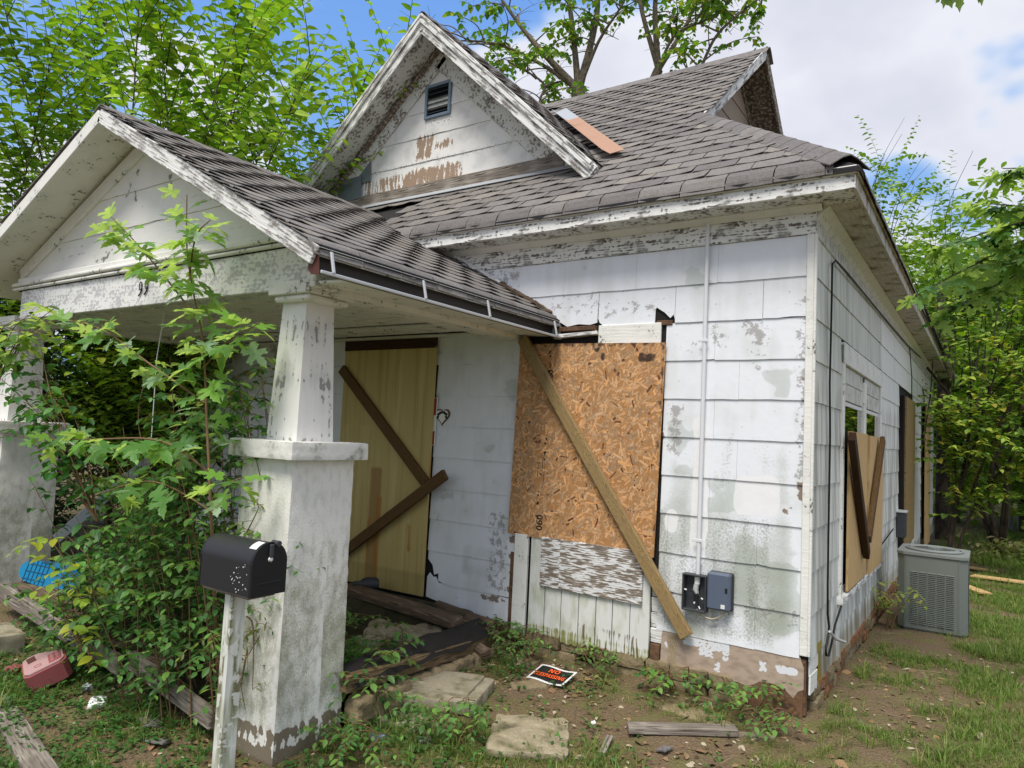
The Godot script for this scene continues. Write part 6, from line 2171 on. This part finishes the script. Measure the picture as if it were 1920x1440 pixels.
func build_mailbox() -> void:
	var o := thing("mailbox", "black dome-topped mailbox on a weathered white post in front of the near pier", "mailbox", Vector3(-2.1, ground_y(-2.1, 2.6) - 0.05, 2.6))
	var y0 := -o.position.y
	var post := shaft(0.075, 0.066, 0.0, 0.84 + y0, Vector2(0.6, 0.6), Vector2(0.3, 0.1))
	put("post", post, M.weathered_post, o, Transform3D(Basis().scaled(Vector3(0.85, 1, 1.15)), Vector3.ZERO))
	board("mounting_board", Vector3(0.36, 0.02, 0.15), M.old_wood, o, Transform3D(Basis(), Vector3(0.02, y0 + 0.847, 0)))
	var box := mat("mailbox_black", lin(0.022, 0.022, 0.026), 0.42)
	var doorm := mat("mailbox_door_black", lin(0.01, 0.01, 0.012), 0.5)
	var hw := 0.095
	var hh := 0.24
	var pr := PackedVector2Array([Vector2(-hw, 0), Vector2(hw, 0)])
	for i in 17:
		var a := PI * i / 16.0
		pr.append(Vector2(cos(a) * hw, hh - hw + sin(a) * hw))
	# profile in local x, y; pushed along the box: local z -> world +x
	var lay := Transform3D(Basis(Vector3(0, 0, -1), Vector3(0, 1, 0), Vector3(1, 0, 0)), Vector3(0, 0, 0))
	var b := MB.new()
	var n := pr.size()
	for i in n:
		var p := pr[i]
		var q := pr[(i + 1) % n]
		var np := (p - Vector2(0, hh - hw)).normalized() if p.y > hh - hw else Vector2(signf(p.x), 0)
		var nq := (q - Vector2(0, hh - hw)).normalized() if q.y > hh - hw else Vector2(signf(q.x), 0)
		if i == 0:
			np = Vector2(0, -1)
			nq = Vector2(0, -1)
		b.smooth_quad([lay * Vector3(p.x, p.y, -0.16), lay * Vector3(q.x, q.y, -0.16), lay * Vector3(q.x, q.y, 0.235), lay * Vector3(p.x, p.y, 0.235)], [lay.basis * Vector3(np.x, np.y, 0), lay.basis * Vector3(nq.x, nq.y, 0), lay.basis * Vector3(nq.x, nq.y, 0), lay.basis * Vector3(np.x, np.y, 0)], [Vector2(0, 0), Vector2(1, 0), Vector2(1, 1), Vector2(0, 1)])
	put("box_shell", b.mesh(), box, o, Transform3D(Basis(), Vector3(0, y0 + 0.857, 0)))
	b = MB.new()
	b.prism(pr, -0.165, -0.155, lay, 0.0, true)
	put("back_plate", b.mesh(), box, o, Transform3D(Basis(), Vector3(0, y0 + 0.857, 0)))
	var dp := PackedVector2Array()
	for p in pr:
		dp.append(p * 1.02)
	b = MB.new()
	b.prism(dp, 0.225, 0.242, lay, 0.0, true)
	var door := put("door", b.mesh(), doorm, o, Transform3D(Basis(), Vector3(0, y0 + 0.856, 0)))
	board("latch", Vector3(0.012, 0.06, 0.022), M.grey_plastic, door, Transform3D(Basis(), Vector3(0.248, hh - 0.035, 0.0)), 0.004)
	b = MB.new()
	b.tube([Vector3(0.215, hh - 0.004, -0.03), Vector3(0.262, hh - 0.004, -0.03)], [0.014, 0.014], 10)
	put("latch", b.mesh(), M.grey_plastic, door)
	b = MB.new()
	b.tube([Vector3(0.242, 0.165, 0), Vector3(0.246, 0.165, 0), Vector3(0.249, 0.165, 0)], [0.0135, 0.0135, 0.008], 12)
	put("door_knob", b.mesh(), M.cap_white, door)
	board("door_ridge", Vector3(0.004, 0.004, 0.13), box, door, Transform3D(Basis(Vector3(1, 0, 0), 0.03), Vector3(0.243, 0.06, 0)), 0.0)
	var tape := MB.new()
	for i in 4:
		var a := lerpf(1.75, 2.35, i / 4.0)
		var c := lerpf(1.75, 2.35, (i + 1) / 4.0)
		var r := hw + 0.0015
		tape.face([lay * Vector3(cos(a) * r, hh - hw + sin(a) * r, 0.17), lay * Vector3(cos(c) * r, hh - hw + sin(c) * r, 0.17), lay * Vector3(cos(c) * r, hh - hw + sin(c) * r, 0.222), lay * Vector3(cos(a) * r, hh - hw + sin(a) * r, 0.222)], lay.basis * Vector3(-0.5, 1, 0))
	put("tape", tape.mesh(), M.white_paint, o, Transform3D(Basis(), Vector3(0, y0 + 0.857, 0)))
	var r := RandomNumberGenerator.new()
	r.seed = 12
	for i in 26:
		var s := r.randf_range(0.0015, 0.0045)
		var fl := MB.new()
		fl.tube([Vector3(0, 0, 0), Vector3(0, 0, 0.0012)], [s, s * 0.6], 6)
		put("paint_spot", fl.mesh(), M.white_paint, o, Transform3D(Basis(), Vector3(0.12 + r.randfn(0.02, 0.03), y0 + 0.857 + r.randf_range(0.01, 0.16), hw)))


func build_litter() -> void:
	# no-trespassing sign lying on the ground
	var at := Vector3(-1.6, -0.01, 0.37)
	var sg := thing("trespass_sign", "black no trespassing sign with orange letters lying on the dirt by the foundation", "sign", at)
	var fx := Basis(Vector3(0.3, 0.012, 0.02).normalized(), Vector3(0.05, 1, 0.24).normalized(), Vector3.ZERO)
	fx.z = fx.x.cross(fx.y).normalized()
	fx.y = fx.z.cross(fx.x).normalized()
	var pl := MB.new()
	var n := 8
	for i in n:
		var x0 := -0.152 + 0.304 * i / n
		var x1 := -0.152 + 0.304 * (i + 1) / n
		var h0 := 0.006 * sin(i * 0.9)
		var h1 := 0.006 * sin((i + 1) * 0.9)
		pl.face([Vector3(x0, h0, -0.1), Vector3(x1, h1, -0.1), Vector3(x1, h1, 0.1), Vector3(x0, h0, 0.1)], Vector3.UP)
		pl.face([Vector3(x0, h0 - 0.001, -0.1), Vector3(x1, h1 - 0.001, -0.1), Vector3(x1, h1 - 0.001, 0.1), Vector3(x0, h0 - 0.001, 0.1)], Vector3.DOWN)
	var T := Transform3D(fx, Vector3.ZERO)
	put("sign_plate", pl.mesh(), M.cap_white, sg, T)
	pl = MB.new()
	for i in n:
		var x0 := -0.134 + 0.268 * i / n
		var x1 := -0.134 + 0.268 * (i + 1) / n
		var h0 := 0.0015 + 0.006 * sin((x0 + 0.152) / 0.304 * n * 0.9)
		var h1 := 0.0015 + 0.006 * sin((x1 + 0.152) / 0.304 * n * 0.9)
		pl.face([Vector3(x0, h0, -0.082), Vector3(x1, h1, -0.082), Vector3(x1, h1, 0.082), Vector3(x0, h0, 0.082)], Vector3.UP)
	put("sign_field", pl.mesh(), M.black_plastic, sg, T)
	var ink := mat("sign_orange", lin(0.9, 0.12, 0.02), 0.5)
	var flat := Basis(Vector3(1, 0, 0), -PI / 2)
	put("sign_lettering", text_mesh("NO", 0.062, 0.001), ink, sg, T * Transform3D(flat, Vector3(0.005, 0.0095, -0.032)))
	put("sign_lettering", text_mesh("TRESPASSING", 0.046, 0.001), ink, sg, T * Transform3D(flat.scaled(Vector3(0.86, 1, 1.2)), Vector3(0.0, 0.0095, 0.03)))
	# concrete slabs
	var s1 := single("concrete_slab", "thick mossy concrete slab with a raised panel, uppermost of the stack right of the pier", "slab", lumpy(Vector3(0.52, 0.085, 0.45), 16, 0.012, 6.0, 0.015, 1.3), M.concrete, Transform3D(Basis(Vector3.UP, 0.30) * Basis(Vector3(1, 0, 0.3).normalized(), 0.04), Vector3(-2.02, -0.052, 1.0)))
	put("raised_panel", lumpy(Vector3(0.42, 0.03, 0.34), 14, 0.006, 8.0, 0.008, 2.3), M.concrete, s1, Transform3D(Basis(), Vector3(-0.02, 0.045, -0.03)))
	single("concrete_slab", "grey concrete slab under the front of the stack, half hidden by leaves", "slab", lumpy(Vector3(0.44, 0.07, 0.3), 14, 0.01, 6.0, 0.012, 3.1), M.concrete, Transform3D(Basis(Vector3.UP, 0.08) * Basis(Vector3(1, 0, 0), 0.06), Vector3(-1.98, -0.15, 1.3)))
	single("concrete_block", "small concrete block under the right edge of the stacked slabs", "block", lumpy(Vector3(0.2, 0.07, 0.2), 8, 0.01, 7.0, 0.012, 4.2), M.concrete, Transform3D(Basis(Vector3.UP, 0.4), Vector3(-1.72, -0.12, 0.82)))
	single("sunken_slab", "rough concrete slab sunk flush in the soil in front of the stack", "slab", lumpy(Vector3(0.46, 0.06, 0.5), 16, 0.02, 5.0, 0.02, 5.4), M.pale_rock, Transform3D(Basis(Vector3.UP, 0.5), Vector3(-1.3, -0.11, 1.12)))
	single("sunken_stone", "flat sandy stone half buried right of the fallen sign", "stone", lumpy(Vector3(0.56, 0.05, 0.2), 14, 0.02, 5.0, 0.02, 6.6), M.stone, Transform3D(Basis(Vector3.UP, -0.12), Vector3(-0.62, -0.05, 0.3)))
	for k: Array in [[-1.72, 0.6, 0.12, 0.04, "flat grey stone just left of the fallen sign"], [-1.9, 0.22, 0.16, 0.03, "flat mossy stone near the low white door"], [-1.66, 0.56, 0.2, 0.05, "dark mossy lump of soil and stone before the fallen sign"], [-1.07, 0.76, 0.03, 0.02, "tiny white pebble on the bare soil"], [-3.35, 2.25, 0.1, 0.05, "grey stone under the honeysuckle bush"]]:
		single("loose_stone", k[4], "stone", lumpy(Vector3(k[2], k[3], k[2] * 0.8), 6, 0.012, 12.0, k[3] * 0.4, k[0] * 3.0), M.stone if k[2] > 0.05 else M.cap_white, Transform3D(Basis(Vector3.UP, k[0] * 5.0), on_ground(k[0], k[1], 0.0)))
	# boards on the ground
	plank("fallen_plank", "short weathered two-by-four lying in front of the house corner", "plank", Vector3(-0.84, -0.04, 0.77), Vector3(-0.3, -0.02, 0.43), 0.04, 0.09, M.old_wood)
	plank("root", "short grey root running from the end of the fallen plank", "root", Vector3(-0.3, -0.035, 0.45), Vector3(-0.1, -0.03, 0.36), 0.03, 0.035, M.bark, Vector3.UP, 0.012)
	plank("wood_stake", "small dark wood stake stuck flat in the soil", "stake", Vector3(-0.9, -0.07, 0.88), Vector3(-0.86, -0.095, 1.06), 0.02, 0.04, M.old_wood)
	plank("edging_timber", "long grey timber lying in the grass at the lower left", "timber", Vector3(-4.6, -0.2, 2.66), Vector3(-2.72, -0.25, 3.0), 0.08, 0.14, M.old_wood, Vector3.UP, 0.008)
	# collapsed porch floor
	plank("porch_joist", "weathered red-grey joist slumping down from the left pier", "joist", Vector3(-5.85, 0.16, 2.16), Vector3(-3.9, -0.02, 2.16), 0.13, 0.045, M.old_wood, Vector3.UP, 0.008)
	plank("porch_joist", "rotten joist end slanting to the foot of the near pier", "joist", Vector3(-3.75, 0.06, 2.18), Vector3(-2.78, -0.07, 2.2), 0.12, 0.045, M.old_wood, Vector3.UP, 0.008)
	for i in 6:
		plank("floor_board", ["rotten floor board along the edge of the porch floor", "rotten floor board second from the porch edge", "rotten floor board third from the porch edge, slumped", "rotten floor board fourth from the porch edge", "rotten floor board fifth from the porch edge", "rotten floor board sixth from the porch edge"][i], "floor board", Vector3(-5.75 + rng.randf_range(-0.1, 0.1), 0.22 - 0.01 * i, 2.06 - 0.12 * i), Vector3(-3.2 + rng.randf_range(-0.5, 0.2), 0.06 + 0.01 * i, 2.08 - 0.12 * i + rng.randf_range(-0.04, 0.04)), 0.025, 0.11, M.rotten_wood)
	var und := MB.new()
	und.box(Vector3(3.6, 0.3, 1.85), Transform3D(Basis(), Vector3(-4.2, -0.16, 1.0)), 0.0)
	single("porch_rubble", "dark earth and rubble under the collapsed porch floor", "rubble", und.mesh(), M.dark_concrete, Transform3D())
	single("door_step", "dark green-black concrete step below the door plywood", "step", lumpy(Vector3(1.5, 0.36, 0.36), 14, 0.012, 4.0, 0.02, 7.1), M.dark_concrete, Transform3D(Basis(), Vector3(-3.3, 0.02, 0.2)))
	plank("broken_sill", "broad splintered grey plank lying along the top of the door step", "plank", Vector3(-3.75, 0.235, 0.31), Vector3(-2.42, 0.2, 0.4), 0.07, 0.13, M.rotten_wood, Vector3(0, 1, 0.2), 0.012)
	for k: Array in [[-2.75, 0.17, 0.16, -2.2, 0.1, 0.2, "splintered brown beam end below the broken siding"], [-2.55, 0.1, 0.3, -2.12, 0.03, 0.42, "broken tan floor joist slanting towards the boulder"], [-2.9, 0.2, 0.1, -2.3, 0.14, 0.1, "thin splinter of rotten wood against the wall foot"]]:
		plank("splintered_beam", k[6], "beam", Vector3(k[0], k[1], k[2]), Vector3(k[3], k[4], k[5]), 0.07, 0.08, M.rotten_wood, Vector3(0, 1, 0.3), 0.014)
	single("boulder", "pale rough chunk of concrete lying on the porch floor right of the pier", "boulder", lumpy(Vector3(0.62, 0.2, 0.55), 12, 0.06, 3.6, 0.07, 8.8), M.pale_rock, Transform3D(Basis(Vector3.UP, 0.5), Vector3(-2.76, 0.03, 0.62)))
	plank("porch_edge_beam", "tan weathered beam along the right edge of the porch floor", "beam", Vector3(-2.26, 0.05, -0.0), Vector3(-2.26, 0.12, 1.7), 0.1, 0.06, M.sill_wood)
	for i in 7:
		single("porch_stone", ["rubble stone under the porch edge, nearest the wall", "second rubble stone from the wall under the porch edge", "third rubble stone from the wall under the porch edge", "fourth rubble stone from the wall under the porch edge", "fifth rubble stone under the porch edge, behind the slabs", "sixth rubble stone under the porch edge, behind the slabs", "rubble stone under the porch edge, nearest the pier"][i], "stone", lumpy(Vector3(0.14, 0.17, 0.23), 6, 0.025, 8.0, 0.03, i * 1.7 + 0.6), M.stone, Transform3D(Basis(), Vector3(-2.25 + 0.02 * (i % 2), -0.06, 0.12 + 0.235 * i)))
	# black tarp rolled along the porch edge
	var tp := MB.new()
	var prof: Array = []
	for i in 15:
		var z := lerpf(0.2, 1.66, i / 14.0)
		var row: Array = []
		for j in 7:
			var f := j / 6.0
			row.append(Vector3(-2.21 - 0.24 * f + 0.012 * sin(i * 1.9 + j), 0.1 + 0.1 * sin(f * 2.6) + 0.012 * sin(i * 1.3) + 0.008 * sin(j * 2.1 + i), z + 0.015 * sin(j * 3.0)))
		prof.append(row)
	for i in 14:
		for j in 6:
			tp.face([prof[i][j], prof[i + 1][j], prof[i + 1][j + 1], prof[i][j + 1]], Vector3(0.4, 1, 0))
	single("tarp", "black roofing tarp crumpled along the right edge of the porch floor", "tarp", tp.mesh(), M.tar_paper, Transform3D())
	# handrail leaning in the left opening
	plank("leaning_rail", "grey painted rail leaning up behind the left pier", "rail", Vector3(-6.1, 0.5, 1.66), Vector3(-5.65, 1.25, 1.1), 0.09, 0.04, M.galvanised)
	var wire := MB.new()
	wire.tube([Vector3(-4.18, 2.46, 1.9), Vector3(-4.2, 2.1, 1.92), Vector3(-4.22, 1.5, 1.9)], [0.004, 0.004, 0.004], 4)
	single("hanging_string", "pale string hanging from the porch ceiling left of the sapling", "string", wire.mesh(), M.white_paint, Transform3D())
	# red fuel can
	var red := mat("can_red", lin(0.3, 0.08, 0.085), 0.6)
	var pink := mat("can_faded", lin(0.42, 0.25, 0.25), 0.7)
	var can := thing("fuel_can", "faded red plastic fuel can lying in the weeds at lower left", "fuel can", Vector3(-4.28, -0.08, 2.44))
	can.rotation = Vector3(0.42, -0.35, -0.05)
	var outl := PackedVector2Array([Vector2(-0.17, -0.12), Vector2(0.1, -0.12), Vector2(0.14, -0.09), Vector2(0.14, 0.1), Vector2(0.1, 0.13), Vector2(-0.05, 0.13), Vector2(-0.2, -0.02), Vector2(-0.21, -0.08)])
	var fl := Transform3D(Basis(Vector3(1, 0, 0), Vector3(0, 0, -1), Vector3(0, 1, 0)), Vector3.ZERO)
	var cb := MB.new()
	cb.prism(outl, -0.04, 0.075, fl, 0.0, true)
	put("can_body", cb.mesh(), red, can)
	cb = MB.new()
	var o2 := PackedVector2Array()
	for p in outl:
		o2.append(p * 0.92 + Vector2(-0.004, 0))
	cb.prism(o2, 0.074, 0.088, fl)
	put("can_face", cb.mesh(), pink, can)
	board("grip_hollow", Vector3(0.1, 0.004, 0.05), M.red_metal, can, Transform3D(Basis(Vector3.UP, 0.1), Vector3(-0.12, 0.0885, 0.06)), 0.0)
	board("raised_panel", Vector3(0.15, 0.006, 0.075), red, can, Transform3D(Basis(), Vector3(0.02, 0.0885, -0.07)), 0.003)
	for i in 10:
		board("moulded_mark", Vector3(rng.randf_range(0.008, 0.016), 0.002, 0.014), pink, can, Transform3D(Basis(), Vector3(-0.04 + 0.025 * (i % 5), 0.0925, -0.085 + 0.03 * (i / 5))), 0.0)
	cb = MB.new()
	var ring: Array = []
	var rr: Array = []
	for i in 17:
		ring.append(Vector3(0.04 + 0.02 * cos(TAU * i / 16.0), 0.089, 0.03 + 0.02 * sin(TAU * i / 16.0)))
		rr.append(0.002)
	cb.tube(ring, rr, 4, false)
	put("moulded_ring", cb.mesh(), red, can)
	# blue plastic toy seat on the porch edge
	var blue := mat("toy_blue", lin(0.005, 0.21, 0.42), 0.45)
	var cyan := mat("toy_cyan", lin(0.03, 0.4, 0.56), 0.45)
	var bdark := mat("toy_shadow_blue", lin(0.003, 0.08, 0.18), 0.5)
	var toy := thing("plastic_toy", "bright blue plastic ride-on toy lying on its side on the porch edge", "toy", Vector3(-5.55, 0.28, 1.9))
	toy.rotation = Vector3(-0.25, 0.55, -0.14)
	var sh := PackedVector2Array()
	for i in 32:
		var t := TAU * i / 32.0
		var ex := 0.27 * signf(cos(t)) * pow(absf(cos(t)), 0.75)
		sh.append(Vector2(ex, 0.12 * signf(sin(t)) * pow(absf(sin(t)), 0.7) * (1.0 if ex > -0.02 else 0.82) - (0.0 if ex > -0.02 else -0.012)))
	cb = MB.new()
	cb.prism(sh, -0.05, 0.05, Transform3D(), 0.0, true)
	put("toy_body", cb.mesh(), blue, toy)
	for i in 6:
		board("toy_rib", Vector3(0.006, 0.19, 0.004), bdark, toy, Transform3D(), 0.0).position = Vector3(-0.21 + 0.036 * i, 0.01, 0.052)
	for i in 3:
		board("toy_rib", Vector3(0.2, 0.006, 0.004), bdark, toy, Transform3D(), 0.0).position = Vector3(-0.12, -0.05 + 0.06 * i, 0.0525)
	for k: Array in [[0.15, -0.03, 0.03, 0.04], [0.2, -0.06, 0.015, 0.02], [0.2, 0.0, 0.012, 0.012], [-0.05, 0.1, 0.08, 0.02], [-0.1, -0.1, 0.08, 0.02]]:
		board("toy_slot", Vector3(k[2], k[3], 0.004), bdark, toy, Transform3D(), 0.0).position = Vector3(k[0], k[1], 0.0515)
	cb = MB.new()
	cb.tube([Vector3(0.1, 0.06, -0.1), Vector3(0.08, 0.13, -0.1), Vector3(0.06, 0.17, -0.09)], [0.12, 0.1, 0.06], 14)
	put("toy_seat", cb.mesh(), cyan, toy)
	# block at the left edge, scraps in the weeds
	single("concrete_block", "tan hollow concrete block at the left edge of the picture", "block", lumpy(Vector3(0.42, 0.16, 0.24), 8, 0.01, 7.0, 0.012, 9.4), M.concrete, Transform3D(Basis(Vector3.UP, -0.1), Vector3(-5.15, -0.05, 2.42)))
	for k: Array in [[-3.75, 2.36, 0.12, "crumpled white paper scrap in the weeds left of the bush"], [-3.98, 2.33, 0.06, "small grey paper scrap beside the fuel can"], [-4.52, 2.12, 0.1, "grey crumpled wrapper behind the fuel can"], [-2.02, 1.62, 0.09, "crumpled blue and white wrapper before the pier"]]:
		single("litter_scrap", k[3], "litter", lumpy(Vector3(k[2], 0.035, k[2] * 0.7), 6, 0.03, 16.0, 0.012, k[0] * 2.0), M.cap_white if k[2] > 0.1 else (M.blue_grey if k[0] > -2.1 else M.flash_metal), Transform3D(Basis(Vector3.UP, k[0]), on_ground(k[0], k[1], 0.015)))
	for k: Array in [[-1.78, 1.5, 0.08, "black shingle scrap in front of the grey slab"], [-0.58, 0.84, 0.09, "black plastic scrap in the grass below the fallen plank"], [-3.02, 2.38, 0.12, "dark slate shingle piece at the foot of the bush, nearest the post"], [-3.25, 2.3, 0.16, "dark slate shingle piece leaning in the bush foot"], [-4.6, 2.6, 0.1, "round grey slate chip at lower left"]]:
		single("shingle_scrap", k[3], "scrap", lumpy(Vector3(k[2], 0.012, k[2] * 0.7), 5, 0.008, 14.0, 0.005, k[0] * 2.5), M.shingle_dark, Transform3D(Basis(Vector3.UP, k[0] * 3.0) * Basis(Vector3(1, 0, 0), 0.2), on_ground(k[0], k[1], 0.02)))
	single("red_scrap", "broken red plastic piece at the left edge beside the fuel can", "scrap", lumpy(Vector3(0.1, 0.05, 0.08), 5, 0.02, 14.0, 0.01, 3.7), red, Transform3D(Basis(Vector3.UP, 0.5), on_ground(-4.62, 2.5, 0.02)))
	# plywood offcuts in the side yard
	for k: Array in [[0.78, -6.1, 0.5, 0.16, 2.1, "pointed plywood offcut lying nearest the air conditioner"], [1.15, -7.4, 0.85, 0.2, -0.05, "long plywood strip across the dirt in the side yard"], [0.8, -8.3, 0.55, 0.16, -0.25, "plywood strip at the foot of the brush pile"]]:
		var q := MB.new()
		q.prism(PackedVector2Array([Vector2(-k[2] * 0.5, -k[3] * 0.5), Vector2(k[2] * 0.46, -k[3] * 0.5), Vector2(k[2] * 0.5, -k[3] * 0.3), Vector2(k[2] * 0.42, k[3] * 0.5), Vector2(-k[2] * 0.45, k[3] * 0.5)]), 0.0, 0.018, Transform3D(Basis(Vector3(1, 0, 0), Vector3(0, 0, -1), Vector3(0, 1, 0)), Vector3.ZERO), 0.0, true)
		single("plywood_offcut", k[5], "offcut", q.mesh(), M.plywood, Transform3D(Basis(Vector3.UP, k[4]), on_ground(k[0], k[1], 0.03)))
	# posts at the far end of the yard
	var pm := MB.new()
	pm.tube([Vector3(0, 0, 0), Vector3(0.02, 2.0, 0), Vector3(0.0, 5.5, 0.02)], [0.14, 0.13, 0.11], 10)
	single("dark_trunk", "dark straight trunk just beyond the far corner of the house", "tree trunk", pm.mesh(), M.dark_bark, Transform3D(Basis(), Vector3(0.12, -0.2, -12.9)))
	plank("fence_post", "grey square fence post standing at the back of the yard", "post", Vector3(1.36, -0.2, -16.6), Vector3(1.36, 1.15, -16.6), 0.16, 0.16, M.galvanised, Vector3(0, 0, 1))
	plank("fence_post", "second grey fence post right of the first at the back of the yard", "post", Vector3(1.62, -0.2, -17.2), Vector3(1.62, 1.1, -17.2), 0.14, 0.14, M.galvanised, Vector3(0, 0, 1))
	plank("fence_rail", "dark rail running right from the fence posts", "rail", Vector3(1.4, 0.95, -17.3), Vector3(5.0, 1.05, -17.8), 0.12, 0.08, M.dark_bark)


func build_rest() -> void:
	make_leaves()
	build_ground()
	build_boards()
	build_services()
	build_mailbox()
	build_litter()
	build_plants()


func make_sky() -> PanoramaSkyMaterial:
	var w := 2048
	var h := 1024
	var im := Image.create(w, h, false, Image.FORMAT_RGB8)
	im.fill(Color(0.36, 0.37, 0.34))
	var f := FastNoiseLite.new()
	f.seed = 9
	f.frequency = 1.0
	f.fractal_octaves = 5
	f.fractal_gain = 0.55
	var g := FastNoiseLite.new()
	g.seed = 21
	g.frequency = 1.0
	g.fractal_octaves = 3
	# the clear gap in the cloud lies to the left of the view, thicker cloud to the right
	var clear := Vector3(-0.76, 0.45, -0.47).normalized()
	var clear2 := Vector3(0.03, 0.34, -0.94).normalized()
	for y in 520:
		var el := (0.5 - (y + 0.5) / h) * PI
		var sy := sin(el)
		var cy := cos(el)
		for x in w:
			var az := (x + 0.5) / w * TAU
			var d := Vector3(sin(az) * cy, sy, -cos(az) * cy)
			# flatten towards the horizon, as a cloud deck seen from below
			var k := 1.0 / (maxf(sy, 0.0) + 0.28)
			var p := Vector3(d.x * k, d.z * k, 0.0)
			var n := f.get_noise_3d(p.x * 1.9, p.y * 1.9, 1.3)
			var m := g.get_noise_3d(p.x * 0.7, p.y * 0.7, 4.0)
			var gap := maxf(clampf((d.dot(clear) - 0.78) * 4.5, 0.0, 1.0), clampf((d.dot(clear2) - 0.97) * 26.0, 0.0, 0.85))
			var low := clampf((0.3 - sy) * 2.0, 0.0, 1.0) * clampf(d.x * 2.0 + 0.9, 0.0, 1.0)
			var cov := 0.8 + 0.15 * m - 0.5 * gap - 0.12 * low
			var c := clampf((n * 1.9 + cov) * 1.35, 0.0, 1.0)
			c = c * c * (3.0 - 2.0 * c)
			var blue := Color(0.36, 0.52, 0.76).lerp(Color(0.52, 0.65, 0.79), clampf(1.0 - sy * 1.7, 0.0, 1.0))
			var thick := clampf(n * 1.1 + 0.45 + 0.35 * m, 0.0, 1.0)
			var cloud := Color(0.805, 0.81, 0.83).lerp(Color(0.69, 0.7, 0.745), thick * 0.9)
			im.set_pixel(x, y, blue.lerp(cloud, c))
	var s := PanoramaSkyMaterial.new()
	s.panorama = ImageTexture.create_from_image(im)
	return s


func _ready() -> void:
	rng.seed = 20240
	var cam := Camera3D.new()
	cam.name = "camera"
	cam.position = Vector3(0.92155, 1.66612, 4.76219)
	cam.rotation = Vector3(0.0686037, 0.5951275, 0.0478137)
	cam.fov = 57.172
	cam.near = 0.05
	cam.far = 600.0
	add_child(cam)
	cam.current = true
	var env := Environment.new()
	env.background_mode = Environment.BG_SKY
	var sky := Sky.new()
	sky.sky_material = make_sky()
	env.sky = sky
	env.background_energy_multiplier = 1.0
	env.tonemap_mode = Environment.TONE_MAPPER_LINEAR
	env.tonemap_exposure = 1.6
	env.sdfgi_enabled = true
	env.ssao_enabled = true
	env.ssil_enabled = true
	var we := WorldEnvironment.new()
	we.name = "sky"
	we.environment = env
	we.set_meta("kind", "structure")
	add_child(we)
	var sun := DirectionalLight3D.new()
	sun.name = "sun"
	sun.light_color = Color(1.0, 0.975, 0.93)
	sun.light_energy = 0.75
	sun.light_angular_distance = 24.0
	sun.shadow_enabled = true
	sun.look_at_from_position(Vector3(0.6, 8.0, 4.5), Vector3.ZERO)
	add_child(sun)
	make_materials()
	house = thing("house", "abandoned white house with peeling siding, grey shingle roofs and a sagging front porch", "house")
	build_walls()
	build_porch()
	build_roof()
	build_rest()
